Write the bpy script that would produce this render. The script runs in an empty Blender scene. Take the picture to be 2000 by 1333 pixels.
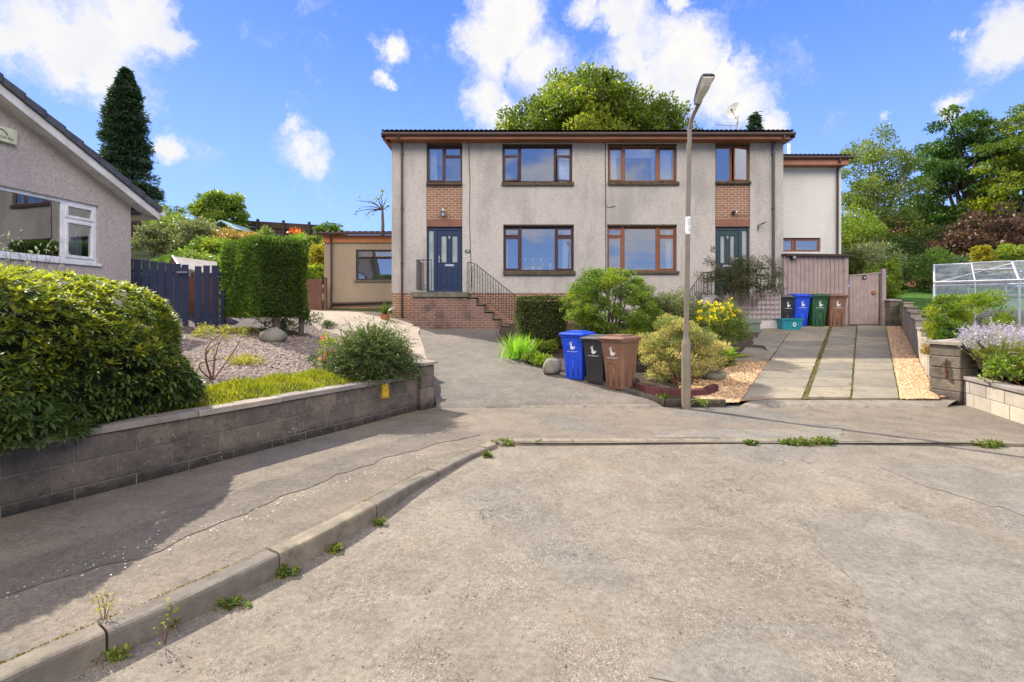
import bpy, math, random
import numpy as np
from mathutils import Vector, Matrix
R = math.radians
SC = bpy.context.scene
COL = SC.collection
rnd = random.Random(7)
H = 1.6            # eye height
F = 950.0          # focal length in photo pixels (2000 wide)
HY = 603.0         # horizon row in the photo

# ------------------------------------------------------------------ camera
cam = bpy.data.cameras.new('camera'); co = bpy.data.objects.new('camera', cam); COL.objects.link(co)
co.location = (0, 0, H); co.rotation_euler = (R(90), 0, 0)
cam.sensor_width = 36; cam.lens = F / 2000 * 36; cam.shift_y = -(666.5 - HY) / 2000
cam.clip_end = 2000; cam.clip_start = 0.05
SC.camera = co
# ------------------------------------------------------------------ light
SUN_EL, SUN_AZ = 45.0, -49.0           # azimuth measured from +Y, negative = to the left
sd = Vector((math.sin(R(SUN_AZ)) * math.cos(R(SUN_EL)), math.cos(R(SUN_AZ)) * math.cos(R(SUN_EL)), math.sin(R(SUN_EL))))
sl = bpy.data.lights.new('sun', 'SUN'); so = bpy.data.objects.new('sun', sl); COL.objects.link(so)
sl.energy = 3.9; sl.angle = R(0.6); sl.color = (1.0, 0.93, 0.82)
so.rotation_euler = sd.to_track_quat('Z', 'Y').to_euler(); so.location = sd * 60
SC.view_settings.view_transform = 'Standard'; SC.view_settings.look = 'None'
SC.view_settings.gamma = 1.0; SC.view_settings.use_curve_mapping = False
SC.view_settings.exposure = 1.32
SC.render.engine = 'CYCLES'
W = bpy.data.worlds.new('World'); SC.world = W; W.use_nodes = True
nt = W.node_tree; nt.nodes.clear()

class NG:
    """small helper for writing node trees"""
    def __init__(s, nt): s.nt = nt
    def n(s, t, **kw):
        nd = s.nt.nodes.new(t)
        for k, v in kw.items(): setattr(nd, k, v)
        return nd
    def put(s, sock, v):
        if v is None: return
        if isinstance(v, bpy.types.NodeSocket): s.nt.links.new(v, sock)
        elif isinstance(v, (tuple, list)):
            if len(v) == 3 and sock.type == 'RGBA': v = (*v, 1)
            sock.default_value = v
        else: sock.default_value = v
    def math(s, op, a, b=None, c=None, clamp=False):
        nd = s.n('ShaderNodeMath', operation=op); nd.use_clamp = clamp
        s.put(nd.inputs[0], a); s.put(nd.inputs[1], b); s.put(nd.inputs[2], c)
        return nd.outputs[0]
    def vm(s, op, a, b=None, out=0):
        nd = s.n('ShaderNodeVectorMath', operation=op); s.put(nd.inputs[0], a)
        if op == 'SCALE': s.put(nd.inputs['Scale'], b)
        else: s.put(nd.inputs[1], b)
        return nd.outputs[out]
    def mr(s, v, a, b, c=0.0, d=1.0, smooth=True):
        nd = s.n('ShaderNodeMapRange'); nd.interpolation_type = 'SMOOTHSTEP' if smooth else 'LINEAR'
        s.put(nd.inputs[0], v); s.put(nd.inputs[1], a); s.put(nd.inputs[2], b); s.put(nd.inputs[3], c); s.put(nd.inputs[4], d)
        return nd.outputs[0]
    def mix(s, f, a, b, mode='MIX'):
        nd = s.n('ShaderNodeMix', data_type='RGBA'); nd.blend_type = mode
        s.put(nd.inputs[0], f); s.put(nd.inputs[6], a); s.put(nd.inputs[7], b)
        return nd.outputs[2]
    def noise(s, vec, scale, detail=4, rough=.55, dist=0.0, col=False):
        nd = s.n('ShaderNodeTexNoise'); s.put(nd.inputs['Vector'], vec)
        nd.inputs['Scale'].default_value = scale; nd.inputs['Detail'].default_value = detail
        nd.inputs['Roughness'].default_value = rough; nd.inputs['Distortion'].default_value = dist
        return nd.outputs['Color' if col else 'Fac']
    def vor(s, vec, scale, feature='F1', rand=1.0, out=0):
        nd = s.n('ShaderNodeTexVoronoi', feature=feature); s.put(nd.inputs['Vector'], vec)
        nd.inputs['Scale'].default_value = scale; nd.inputs['Randomness'].default_value = rand
        return nd.outputs[out]
    def ramp(s, f, stops):
        nd = s.n('ShaderNodeValToRGB'); s.put(nd.inputs[0], f); cr = nd.color_ramp
        while len(cr.elements) < len(stops): cr.elements.new(0.5)
        for e, (p, c) in zip(cr.elements, stops): e.position = p; e.color = (*c, 1)
        return nd.outputs[0]

g = NG(nt)
sky = g.n('ShaderNodeTexSky', sky_type='NISHITA'); sky.sun_disc = False
sky.sun_elevation = R(SUN_EL); sky.sun_rotation = R(SUN_AZ); sky.ozone_density = 2.5; sky.dust_density = 0.4; sky.air_density = 1.0
tc = g.n('ShaderNodeTexCoord'); D0 = tc.outputs['Generated']
sep = g.n('ShaderNodeSeparateXYZ'); g.put(sep.inputs[0], D0)
skyc = g.mix(1.0, sky.outputs[0], (0.80, 0.88, 1.06), 'MULTIPLY')
hsv = g.n('ShaderNodeHueSaturation'); hsv.inputs['Saturation'].default_value = 1.12; g.put(hsv.inputs['Color'], skyc)
skyc = hsv.outputs[0]
# clear deep-blue summer air: even out the glare round the sun and the horizon
el = g.math('MAXIMUM', sep.outputs[2], 0)
blue = g.mix(g.mr(el, .0, .62), (1.85, 3.0, 5.9), (.50, 1.20, 4.3))
skyc = g.mix(.9, skyc, blue)
# clouds: puffs of vapour at fixed directions of the sky, ragged by noise
wv = g.vm('SUBTRACT', g.noise(D0, 5.0, 9, .68, col=True), (.5, .5, .5))
Dw = g.vm('ADD', D0, g.vm('SCALE', wv, .16))
puffs = [(180, 50, 150), (70, 10, 130), (270, 30, 90), (210, 130, 75), (322, 298, 34), (140, 120, 70), (20, 60, 60), (330, 70, 50),
         (1010, 60, 100), (960, 110, 80), (1060, 120, 85), (950, 190, 55), (1030, 10, 80), (990, 220, 50),
         (1330, 130, 90), (1250, 120, 62), (1400, 180, 85), (1300, 190, 100), (1450, 215, 60), (1230, 30, 66), (1500, 240, 30), (1160, 30, 40), (1190, 200, 60),
         (755, 100, 34), (742, 150, 20), (585, 300, 52), (560, 260, 26), (1985, 90, 66), (1885, 80, 18), (1895, 195, 40), (1920, 230, 22), (1735, 208, 24), (1340, 5, 24)]
m = None
for (px, py, r) in puffs:
    d = Vector(((px - 1000) / F, 1, (HY - py) / F)); L = d.length; d.normalize()
    dist = g.vm('DISTANCE', Dw, tuple(d), out=1)
    v = g.mr(dist, 0.0, r / F / L * 1.25, 1.0, 0.0, smooth=False)
    m = v if m is None else g.math('MAXIMUM', m, v)
fine = g.noise(Dw, 9.0, 10, .68)
m = g.math('ADD', m, g.math('MULTIPLY', g.math('SUBTRACT', fine, .5), 1.7))
cf = g.math('MULTIPLY', g.mr(m, .06, .72), g.mr(g.noise(Dw, 3.3, 8, .7), .22, .46, .55, 1.0))
# broad clouds in the half of the sky behind the camera (what the windows reflect), plus an added fill band
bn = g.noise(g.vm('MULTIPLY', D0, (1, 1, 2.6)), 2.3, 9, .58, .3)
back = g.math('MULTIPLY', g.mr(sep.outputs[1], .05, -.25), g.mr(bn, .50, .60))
fill_band = g.math('MULTIPLY', g.mr(sep.outputs[1], -.1, -.45), g.math('MULTIPLY', g.mr(sep.outputs[2], .34, .46), g.mr(sep.outputs[2], .86, .70)))  # bright sky band added to light the shaded facade, above what the windows reflect
cf = g.math('MAXIMUM', cf, g.math('MAXIMUM', g.math('MULTIPLY', back, .75), g.math('MULTIPLY', fill_band, .95)))
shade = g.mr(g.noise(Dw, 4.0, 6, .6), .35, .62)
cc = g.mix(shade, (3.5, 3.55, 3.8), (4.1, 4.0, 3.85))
cc = g.mix(g.mr(sep.outputs[1], -.1, -.4), cc, g.mix(g.mr(sep.outputs[2], .32, .46), (4.6, 4.4, 4.2), (27, 24, 20)))  # colour boosted well past cloud white in the added fill band
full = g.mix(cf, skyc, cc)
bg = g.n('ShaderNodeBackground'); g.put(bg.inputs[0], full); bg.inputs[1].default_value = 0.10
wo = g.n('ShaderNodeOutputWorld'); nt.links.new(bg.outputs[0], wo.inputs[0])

# ------------------------------------------------------------------ helpers: geometry
def P(px, py, Y): return Vector(((px - 1000) / F * Y, Y, H + (HY - py) / F * Y))
def s_(Y):                                    # drive gradient
    if Y < 7.79: return 0.0
    return 0.131 * (min(Y, 16.2) - 7.79) + 0.02 * max(0, Y - 16.2)
WA = Vector((-3.90, 3.71)); WU = Vector((.523, .853)).normalized(); WN = Vector((-WU.y, WU.x))   # garden wall line, along, behind
def wall_n(X, Y): return (X - WA.x) * WN.x + (Y - WA.y) * WN.y
def wp(s, n=0.0): return (WA.x + WU.x * s + WN.x * n, WA.y + WU.y * s + WN.y * n)
def gard(X, Y): return 0.48 + 0.10 * max(0, min(wall_n(X, Y), 12))
def drv(X, Y): return s_(Y) + min(.3, max(0, (-X - 2.3) * .12))
def grz(X, Y): return 0.5 + 0.13 * max(-1, Y - 8.0)
def hill(X, Y):
    k = min(1, max(0, (X + 4) / 14)); sl_ = .30 * (1 - k) + .115 * k
    return 1.12 + .25 * k + sl_ * max(0, min(Y, 31) - 16.2) + .03 * max(0, Y - 31)
def G(px, py, zf=lambda X, Y: 0.0):           # where the sight line meets a ground surface
    a, b = 1.5, 60.0
    for _ in range(50):
        mid = (a + b) / 2; X = (px - 1000) / F * mid
        z = H + (HY - py) / F * mid
        if z > zf(X, mid): a = mid
        else: b = mid
    X = (px - 1000) / F * a
    return Vector((X, a, zf(X, a)))
DRV = lambda X, Y: s_(Y)

ORG = {}
def put(o, parent, org):
    COL.objects.link(o)
    if parent: o.parent = parent; ORG[o.name] = ORG[parent.name]
    else: o.location = org; ORG[o.name] = Vector(org)
def tag(o, label=None, cat=None, group=None, kind=None):
    if label: o['label'] = label
    if cat: o['category'] = cat
    if group: o['group'] = group
    if kind: o['kind'] = kind
    return o
def thing(name, loc, label, cat, group=None):
    o = bpy.data.objects.new(name, None); o.empty_display_size = .1; put(o, None, Vector(loc))
    return tag(o, label, cat, group)
class MB:
    def __init__(s): s.v = []; s.f = []; s.a = []; s.cur = 0.5
    def face(s, pts):
        i = len(s.v); s.v += [tuple(p) for p in pts]; s.f.append(tuple(range(i, i + len(pts)))); s.a.append(s.cur)
    def box(s, x0, x1, y0, y1, z0, z1, tf=None):
        c = [(x, y, z) for z in (z0, z1) for y in (y0, y1) for x in (x0, x1)]
        if tf: c = [tf(*p) for p in c]
        i = len(s.v); s.v += [tuple(p) for p in c]
        for q in ((0, 2, 3, 1), (4, 5, 7, 6), (0, 1, 5, 4), (2, 6, 7, 3), (0, 4, 6, 2), (1, 3, 7, 5)):
            s.f.append(tuple(i + k for k in q)); s.a.append(s.cur)
        return s
    def prism(s, poly, d0, d1, tf):           # poly of (u,v), extruded between d0 and d1; tf(u,v,d) -> xyz
        n = len(poly); i = len(s.v)
        s.v += [tuple(tf(u, v, d0)) for u, v in poly] + [tuple(tf(u, v, d1)) for u, v in poly]
        s.f += [tuple(i + k for k in range(n)), tuple(i + n + k for k in reversed(range(n)))]
        s.a += [s.cur] * 2
        for k in range(n):
            k2 = (k + 1) % n; s.f.append((i + k, i + n + k, i + n + k2, i + k2)); s.a.append(s.cur)
        return s
    def tube(s, pts, rad, seg=8, cap=True):
        pts = [Vector(p) for p in pts]; n = len(pts)
        if not isinstance(rad, (list, tuple)): rad = [rad] * n
        i0 = len(s.v); up = Vector((0.13, 0.31, 1)).normalized(); prev = None
        for k, p in enumerate(pts):
            t = (pts[min(k + 1, n - 1)] - pts[max(k - 1, 0)])
            t = t.normalized() if t.length > 1e-9 else Vector((0, 0, 1))
            if prev is None:
                a = t.cross(up if abs(t.dot(up)) < .95 else Vector((1, 0, 0))).normalized()
            else:
                a = (prev - t * prev.dot(t)).normalized()
            prev = a; b = t.cross(a)
            for q in range(seg):
                an = 2 * math.pi * q / seg
                s.v.append(tuple(p + (a * math.cos(an) + b * math.sin(an)) * rad[k]))
        for k in range(n - 1):
            for q in range(seg):
                q2 = (q + 1) % seg; A = i0 + k * seg; B = A + seg
                s.f.append((A + q, A + q2, B + q2, B + q)); s.a.append(s.cur)
        if cap:
            s.f.append(tuple(i0 + q for q in reversed(range(seg)))); s.f.append(tuple(i0 + (n - 1) * seg + q for q in range(seg))); s.a += [s.cur] * 2
        return s
    def lathe(s, prof, c, seg=20):
        pts = [(c[0], c[1], c[2] + z) for r, z in prof]
        i0 = len(s.v)
        for (r, z) in prof:
            for q in range(seg):
                an = 2 * math.pi * q / seg; s.v.append((c[0] + r * math.cos(an), c[1] + r * math.sin(an), c[2] + z))
        for k in range(len(prof) - 1):
            for q in range(seg):
                q2 = (q + 1) % seg; A = i0 + k * seg; B = A + seg
                s.f.append((A + q, A + q2, B + q2, B + q)); s.a.append(s.cur)
        return s
    def build(s, name, mat, parent=None, org=None, smooth=False, bevel=0, seg=2, rot=None):
        V = np.array(s.v, dtype=float)
        if parent: o3 = ORG[parent.name]
        elif org is not None: o3 = Vector(org)
        else:
            lo = V.min(0); hi = V.max(0); o3 = Vector(((lo[0] + hi[0]) / 2, (lo[1] + hi[1]) / 2, lo[2]))
        me = bpy.data.meshes.new(name); me.from_pydata([tuple(v) for v in (V - np.array(o3))], [], s.f)
        at = me.attributes.new('rnd', 'FLOAT', 'FACE'); at.data.foreach_set('value', s.a)
        me.materials.append(mat)
        if smooth: me.polygons.foreach_set('use_smooth', [True] * len(me.polygons))
        o = bpy.data.objects.new(name, me); put(o, parent, o3)
        if bevel:
            m_ = o.modifiers.new('bevel', 'BEVEL'); m_.width = bevel; m_.segments = seg; m_.limit_method = 'ANGLE'; m_.angle_limit = R(35)
            m_.harden_normals = False
        return o
def npmesh(name, V, Fa, mat, attr=None, parent=None, org=None, smooth=False, kd=None):
    """V (n,3), Fa (m,k)"""
    V = np.asarray(V, float); Fa = np.asarray(Fa, np.int32)
    if parent: o3 = np.array(ORG[parent.name])
    elif org is not None: o3 = np.array(org)
    else: o3 = np.array([V[:, 0].mean(), V[:, 1].mean(), V[:, 2].min()])
    me = bpy.data.meshes.new(name); k = Fa.shape[1]
    me.vertices.add(len(V)); me.vertices.foreach_set('co', (V - o3).astype(np.float32).ravel())
    me.loops.add(Fa.size); me.loops.foreach_set('vertex_index', Fa.ravel())
    me.polygons.add(len(Fa)); me.polygons.foreach_set('loop_start', np.arange(0, Fa.size, k, dtype=np.int32))
    try: me.polygons.foreach_set('loop_total', np.full(len(Fa), k, dtype=np.int32))
    except Exception: pass
    me.update(calc_edges=True)
    if attr is not None:
        at = me.attributes.new('rnd', 'FLOAT', 'FACE'); at.data.foreach_set('value', np.asarray(attr, np.float32))
    if smooth: me.polygons.foreach_set('use_smooth', [True] * len(Fa))
    me.materials.append(mat)
    o = bpy.data.objects.new(name, me); put(o, parent, Vector(o3))
    return o
def copy_tree(o, parent=None):
    c = o.copy(); COL.objects.link(c)
    if parent: c.parent = parent
    ORG[c.name] = ORG.get(o.name, Vector((0, 0, 0)))
    for ch in [x for x in bpy.data.objects if x.parent == o]: copy_tree(ch, c)
    return c
def sheet(name, lefts, rights, zf, nu, nv, mat, label=None, off=0.0, rough=0.0, seed=1, kind='structure'):
    """ground surface lofted between two polylines (lists of (x,y) of the same length)"""
    rg = np.random.RandomState(seed)
    def samp(pl, t):
        pl = np.array(pl, float); d = np.r_[0, np.cumsum(np.hypot(*np.diff(pl, axis=0).T))]; d /= d[-1]
        return np.c_[np.interp(t, d, pl[:, 0]), np.interp(t, d, pl[:, 1])]
    t = np.linspace(0, 1, nv + 1); A = samp(lefts, t); B = samp(rights, t)
    V = []
    for j in range(nv + 1):
        for i in range(nu + 1):
            q = A[j] + (B[j] - A[j]) * i / nu
            V.append((q[0], q[1], zf(q[0], q[1]) + off + (rg.randn() * rough if 0 < i < nu and 0 < j < nv else 0)))
    Fa = [(j * (nu + 1) + i, j * (nu + 1) + i + 1, (j + 1) * (nu + 1) + i + 1, (j + 1) * (nu + 1) + i) for j in range(nv) for i in range(nu)]
    o = npmesh(name, V, Fa, mat, smooth=True)
    # face normals up
    me = o.data
    if me.polygons[0].normal.z < 0: me.flip_normals()
    if kind: o['kind'] = kind
    if label: o['label'] = label
    return o

# ------------------------------------------------------------------ materials
MATS = {}
def newmat(name):
    m_ = bpy.data.materials.new(name); m_.use_nodes = True; m_.node_tree.nodes.clear()
    g_ = NG(m_.node_tree); out = g_.n('ShaderNodeOutputMaterial'); MATS[name] = m_
    return m_, g_, out
def finish(g_, out, col, rough=.8, bump=None, bs=.3, bd=.02, spec=.5, metal=0.0, trans=None, tr=.3, coat=0):
    b = g_.n('ShaderNodeBsdfPrincipled'); g_.put(b.inputs['Base Color'], col); g_.put(b.inputs['Roughness'], rough)
    g_.put(b.inputs['Specular IOR Level'], spec); g_.put(b.inputs['Metallic'], metal)
    if coat: b.inputs['Coat Weight'].default_value = coat; b.inputs['Coat Roughness'].default_value = .1
    if bump is not None:
        bn_ = g_.n('ShaderNodeBump'); bn_.inputs['Strength'].default_value = bs; bn_.inputs['Distance'].default_value = bd
        g_.put(bn_.inputs['Height'], bump); g_.nt.links.new(bn_.outputs[0], b.inputs['Normal'])
    sh = b.outputs[0]
    if trans is not None:
        t = g_.n('ShaderNodeBsdfTranslucent'); g_.put(t.inputs[0], trans)
        mx = g_.n('ShaderNodeMixShader'); mx.inputs[0].default_value = tr
        g_.nt.links.new(sh, mx.inputs[1]); g_.nt.links.new(t.outputs[0], mx.inputs[2]); sh = mx.outputs[0]
    g_.nt.links.new(sh, out.inputs[0])
def obj3(g_): return g_.n('ShaderNodeTexCoord').outputs['Object']
def geo3(g_): return g_.n('ShaderNodeNewGeometry').outputs['Position']
def plain(name, c1, c2=None, scale=6, rough=.6, bs=.1, bscale=40, spec=.5, metal=0., coat=0, fine=.12):
    m_, g_, out = newmat(name); v = obj3(g_)
    c2 = c2 or tuple(x * .82 for x in c1)
    c = g_.mix(g_.mr(g_.noise(v, scale, 6), .35, .65), c1, c2)
    f = g_.noise(v, bscale, 4)
    c = g_.mix(fine, c, g_.mix(f, (0, 0, 0), tuple(min(1, x * 2) for x in c1)))
    finish(g_, out, c, rough, f, bs, .004, spec, metal, coat=coat)
    return m_
def leafmat(name, stops, tr=.35, rough=.45, tcol=None, spec=.4, patch=None):
    m_, g_, out = newmat(name)
    a = g_.n('ShaderNodeAttribute', attribute_name='rnd').outputs['Fac']
    c = g_.ramp(a, [(p, (min(.9, k[0] * 1.55), min(.9, k[1] * 1.32), min(.9, k[2] * 1.15))) for p, k in stops] if not name.endswith(('petal', 'flower')) else stops)
    v = obj3(g_)
    c = g_.mix(g_.mr(g_.noise(v, 1.8, 3), .35, .7, 0, .45), c, g_.mix(1, c, (.62, .8, .6), 'MULTIPLY'))
    if patch: c = g_.mix(g_.mr(g_.noise(v, patch[1], 3), .52, .62, 0, patch[2]), c, patch[0])
    t = g_.mix(1, c, tcol or (1.9, 2.1, .9), 'MULTIPLY')
    finish(g_, out, c, rough, spec=spec, trans=t, tr=tr)
    return m_
def bark(name, c=(.13, .10, .075), c2=(.06, .045, .035)):
    m_, g_, out = newmat(name); v = g_.vm('MULTIPLY', obj3(g_), (1, 1, .25)); n_ = g_.noise(v, 22, 8, .65)
    finish(g_, out, g_.mix(g_.mr(n_, .35, .65), c2, c), .95, n_, .8, .02)
    return m_
def render_mat(name, c1, c2, stain, dark=(.10, .095, .09), amt=.5):
    """pebble-dashed wall"""
    m_, g_, out = newmat(name); v = geo3(g_)
    sp = g_.vor(v, 75, out=1); cell = g_.vor(v, 75)
    sx = g_.n('ShaderNodeSeparateColor'); g_.put(sx.inputs[0], sp)
    c = g_.mix(sx.outputs[0], c1, c2)
    c = g_.mix(g_.mr(sx.outputs[1], .86, .92, 0, amt * .7), c, dark)
    big = g_.noise(g_.vm('MULTIPLY', v, (1, 1, .45)), .9, 8, .62)
    c = g_.mix(g_.mr(big, .42, .66, 0, .65), c, stain)
    st = g_.noise(g_.vm('MULTIPLY', v, (5, 5, .35)), 1.2, 5, .6)
    c = g_.mix(g_.mr(st, .54, .74, 0, .42), c, stain)
    c = g_.mix(g_.mr(g_.noise(v, 24, 3), .35, .7, 0, .25), c, dark)
    hgt = g_.math('ADD', g_.math('MULTIPLY', g_.math('SUBTRACT', 1, cell), .7), g_.noise(v, 120, 2))
    finish(g_, out, c, .95, hgt, .55, .012, .2)
    return m_
def brick_mat(name, c1, c2, mortar, w=.225, h=.075, dirt=(.03, .03, .028), dirtamt=.3, axis='x', dscale=1.2, sq=.02):
    m_, g_, out = newmat(name); v = geo3(g_); sp = g_.n('ShaderNodeSeparateXYZ'); g_.put(sp.inputs[0], v)
    cb = g_.n('ShaderNodeCombineXYZ')
    g_.put(cb.inputs[0], g_.math('ADD', sp.outputs[0], sp.outputs[1])); g_.put(cb.inputs[1], sp.outputs[2])
    vv = g_.vm('ADD', cb.outputs[0], g_.vm('SCALE', g_.vm('SUBTRACT', g_.noise(v, 9, 2, col=True), (.5, .5, .5)), .012))
    b = g_.n('ShaderNodeTexBrick'); g_.put(b.inputs['Vector'], vv); b.inputs['Scale'].default_value = 1
    b.inputs['Brick Width'].default_value = w; b.inputs['Row Height'].default_value = h; b.inputs['Mortar Size'].default_value = .0085
    b.inputs['Mortar Smooth'].default_value = .2; b.inputs['Bias'].default_value = 0
    g_.put(b.inputs['Color1'], c1); g_.put(b.inputs['Color2'], c2); g_.put(b.inputs['Mortar'], mortar)
    c = g_.mix(g_.mr(g_.noise(v, 30, 5), .3, .7, 0, .35), b.outputs[0], tuple(x * .55 for x in c1))
    c = g_.mix(g_.mr(g_.noise(v, dscale, 8, .65), .45, .66, 0, dirtamt), c, dirt)
    hgt = g_.math('SUBTRACT', g_.math('MULTIPLY', g_.noise(v, 60, 3), .4), b.outputs['Fac'])
    finish(g_, out, c, .9, hgt, .5, .01, .2)
    return m_
def asphalt(name, base, alt, grey, stone=(.5, .47, .42), dark=(.06, .055, .05), sc=85, crack=0., moss=0., rg=.9, pebb=.22, dirt=None):
    m_, g_, out = newmat(name); v = geo3(g_)
    w = g_.vm('ADD', v, g_.vm('SCALE', g_.vm('SUBTRACT', g_.noise(v, 1.4, 5, col=True), (.5, .5, .5)), .9))
    c = g_.mix(g_.mr(g_.noise(v, .8, 7, .62), .36, .62), base, alt)
    c = g_.mix(g_.mr(g_.noise(w, .42, 4, .5), .52, .6, 0, .8), c, grey)
    cells = g_.vor(v, sc, out=1); sx = g_.n('ShaderNodeSeparateColor'); g_.put(sx.inputs[0], cells); d = g_.vor(v, sc)
    ex = g_.mr(g_.noise(v, 2.3, 6, .6), .40, .64)            # where the stones stand out
    core = g_.mr(d, .55, .30)
    c = g_.mix(g_.math('MULTIPLY', g_.math('MULTIPLY', g_.mr(sx.outputs[0], .62, .8), core), g_.math('ADD', pebb, g_.math('MULTIPLY', ex, .5))), c, stone)
    c = g_.mix(g_.math('MULTIPLY', g_.math('MULTIPLY', g_.mr(sx.outputs[1], .66, .82), core), g_.math('ADD', pebb, g_.math('MULTIPLY', ex, .45))), c, dark)
    c = g_.mix(g_.math('MULTIPLY', g_.mr(g_.noise(v, 180, 2), .35, .75), .35), c, g_.mix(1, c, (.5, .5, .5), 'MULTIPLY'))
    if dirt: c = g_.mix(g_.mr(g_.noise(w, 1.1, 7, .65), .56, .70, 0, .7), c, dirt)
    c = g_.mix(1, c, g_.mix(g_.mr(g_.noise(v, 26, 10, .8), .36, .64), (.78, .77, .76), (1.18, 1.17, 1.15)), 'MULTIPLY')
    c = g_.mix(1, c, g_.mix(g_.mr(g_.noise(v, 3.1, 8, .7, .6), .36, .64), (.86, .855, .85), (1.09, 1.085, 1.07)), 'MULTIPLY')
    # small loose stones and pits
    big = g_.vor(v, 11, out=0); c = g_.mix(g_.mr(big, .10, .05, 0, .8), c, dark)
    hg = g_.math('ADD', g_.math('MULTIPLY', g_.math('MULTIPLY', g_.math('SUBTRACT', 1, d), g_.math('ADD', ex, .25)), .8), g_.noise(v, 160, 3))
    if crack:
        wc = g_.vm('ADD', v, g_.vm('SCALE', g_.vm('SUBTRACT', g_.noise(v, 3.2, 5, .7, col=True), (.5, .5, .5)), .7))
        e = g_.vor(wc, crack, 'DISTANCE_TO_EDGE')
        wd = g_.mr(g_.noise(v, 1.7, 3), .46, .66, .0, .0032)
        k = g_.math('LESS_THAN', e, wd)
        c = g_.mix(g_.math('MULTIPLY', k, .8), c, (.035, .03, .025) if not moss else (.07, .065, .03))
        hg = g_.math('SUBTRACT', hg, g_.math('MULTIPLY', k, 1.2))
    finish(g_, out, c, rg, hg, .6, .012, .25)
    return m_
def concrete(name, c1, c2, lichen=0., dark=(.035, .033, .03), darkamt=.4, sc=3, useattr=False, bs=.5, white=.06, ar=((.72, .73, .78), (1.25, 1.2, 1.1))):
    m_, g_, out = newmat(name); v = geo3(g_)
    c = g_.mix(g_.mr(g_.noise(v, sc, 8, .62), .33, .66), c1, c2)
    if useattr:
        a = g_.n('ShaderNodeAttribute', attribute_name='rnd').outputs['Fac']
        c = g_.mix(.9, c, g_.mix(1, c, g_.mix(a, *ar), 'MULTIPLY'))
    c = g_.mix(g_.mr(g_.noise(v, sc * 1.7, 9, .7), .50, .68, 0, darkamt), c, dark)
    c = g_.mix(g_.mr(g_.noise(v, 90, 3), .3, .75, 0, .4), c, tuple(x * .5 for x in c1))
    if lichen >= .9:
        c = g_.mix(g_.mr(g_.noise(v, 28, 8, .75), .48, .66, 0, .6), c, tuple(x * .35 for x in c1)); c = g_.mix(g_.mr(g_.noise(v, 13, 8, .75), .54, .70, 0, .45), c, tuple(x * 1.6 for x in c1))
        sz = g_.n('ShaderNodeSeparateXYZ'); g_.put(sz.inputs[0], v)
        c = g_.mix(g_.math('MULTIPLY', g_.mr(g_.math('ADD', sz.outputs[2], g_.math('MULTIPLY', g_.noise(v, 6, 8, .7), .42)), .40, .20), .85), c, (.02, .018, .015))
    if lichen:
        l = g_.math('MULTIPLY', g_.mr(g_.math('ADD', g_.vor(v, 38), g_.math('MULTIPLY', g_.noise(v, 90, 4), .3)), .38, .26), g_.mr(g_.noise(v, 2.2, 6, .7), .57, .66))
        c = g_.mix(g_.math('MULTIPLY', l, lichen), c, (.62, .62, .57))
    hg = g_.math('ADD', g_.noise(v, 55, 6, .7), g_.math('MULTIPLY', g_.noise(v, 9, 4), 1.2))
    finish(g_, out, c, .93, hg, bs, .012, .2)
    return m_

M_road = asphalt('worn_asphalt', (.214, .189, .149), (.180, .158, .123), (.166, .156, .134), stone=(.38, .345, .29), sc=85, pebb=.22, dirt=(.19, .155, .11), crack=.5)
M_pave = asphalt('footway_asphalt', (.190, .162, .125), (.160, .136, .106), (.145, .137, .120), stone=(.34, .31, .27), sc=110, crack=.8, pebb=.15, dirt=(.15, .125, .095))
M_drive = asphalt('drive_asphalt', (.165, .150, .125), (.135, .122, .104), (.150, .142, .122), stone=(.30, .27, .23), sc=100, pebb=.3, dirt=(.12, .105, .085))
M_kerb = concrete('kerb_concrete', (.235, .205, .155), (.155, .135, .105), .3, darkamt=.45, sc=5, useattr=True)
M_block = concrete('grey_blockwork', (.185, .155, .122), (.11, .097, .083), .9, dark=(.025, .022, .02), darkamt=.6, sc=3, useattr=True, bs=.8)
M_mortar = concrete('mortar', (.24, .21, .175), (.17, .15, .13), 0, darkamt=.4, sc=6)
M_cope = concrete('coping_concrete', (.31, .275, .235), (.22, .195, .17), .2, darkamt=.25, sc=4, useattr=True)
M_slab = concrete('paving_slab', (.25, .225, .17), (.195, .175, .135), 0, dark=(.09, .08, .062), darkamt=.55, sc=2.2, useattr=True, bs=.25)
M_thr = concrete('worn_threshold', (.25, .215, .17), (.17, .15, .12), 0, darkamt=.5, sc=7, bs=.8)
M_patchr = asphalt('patched_asphalt', (.200, .184, .152), (.180, .165, .136), (.182, .172, .146), stone=(.28, .27, .24), sc=120, pebb=.12)
M_patchp = asphalt('footway_trench_asphalt', (.150, .130, .105), (.13, .113, .092), (.14, .125, .105), stone=(.25, .22, .19), sc=130, pebb=.12, crack=.8)
M_moss = concrete('joint_moss_bed', (.11, .105, .03), (.07, .06, .03), 0, darkamt=.5, sc=12, bs=.8)
M_bright = concrete('new_blockwork', (.42, .37, .30), (.34, .30, .25), 0, darkamt=.12, sc=3, useattr=True, bs=.3)
M_conc = concrete('drive_concrete', (.33, .28, .22), (.26, .22, .175), 0, darkamt=.2, sc=3, bs=.3)
M_sill = concrete('stone_sill', (.12, .09, .06), (.06, .048, .036), .7, darkamt=.5, sc=8)
M_landing = concrete('landing_stone', (.16, .15, .12), (.10, .095, .075), .8, darkamt=.5, sc=6)
M_sand = concrete('sandstone_band', (.25, .125, .09), (.20, .10, .075), 0, darkamt=.2, sc=2, bs=.15)
M_render = render_mat('pebbledash', (.55, .51, .475), (.39, .365, .345), (.26, .245, .235))
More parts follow.
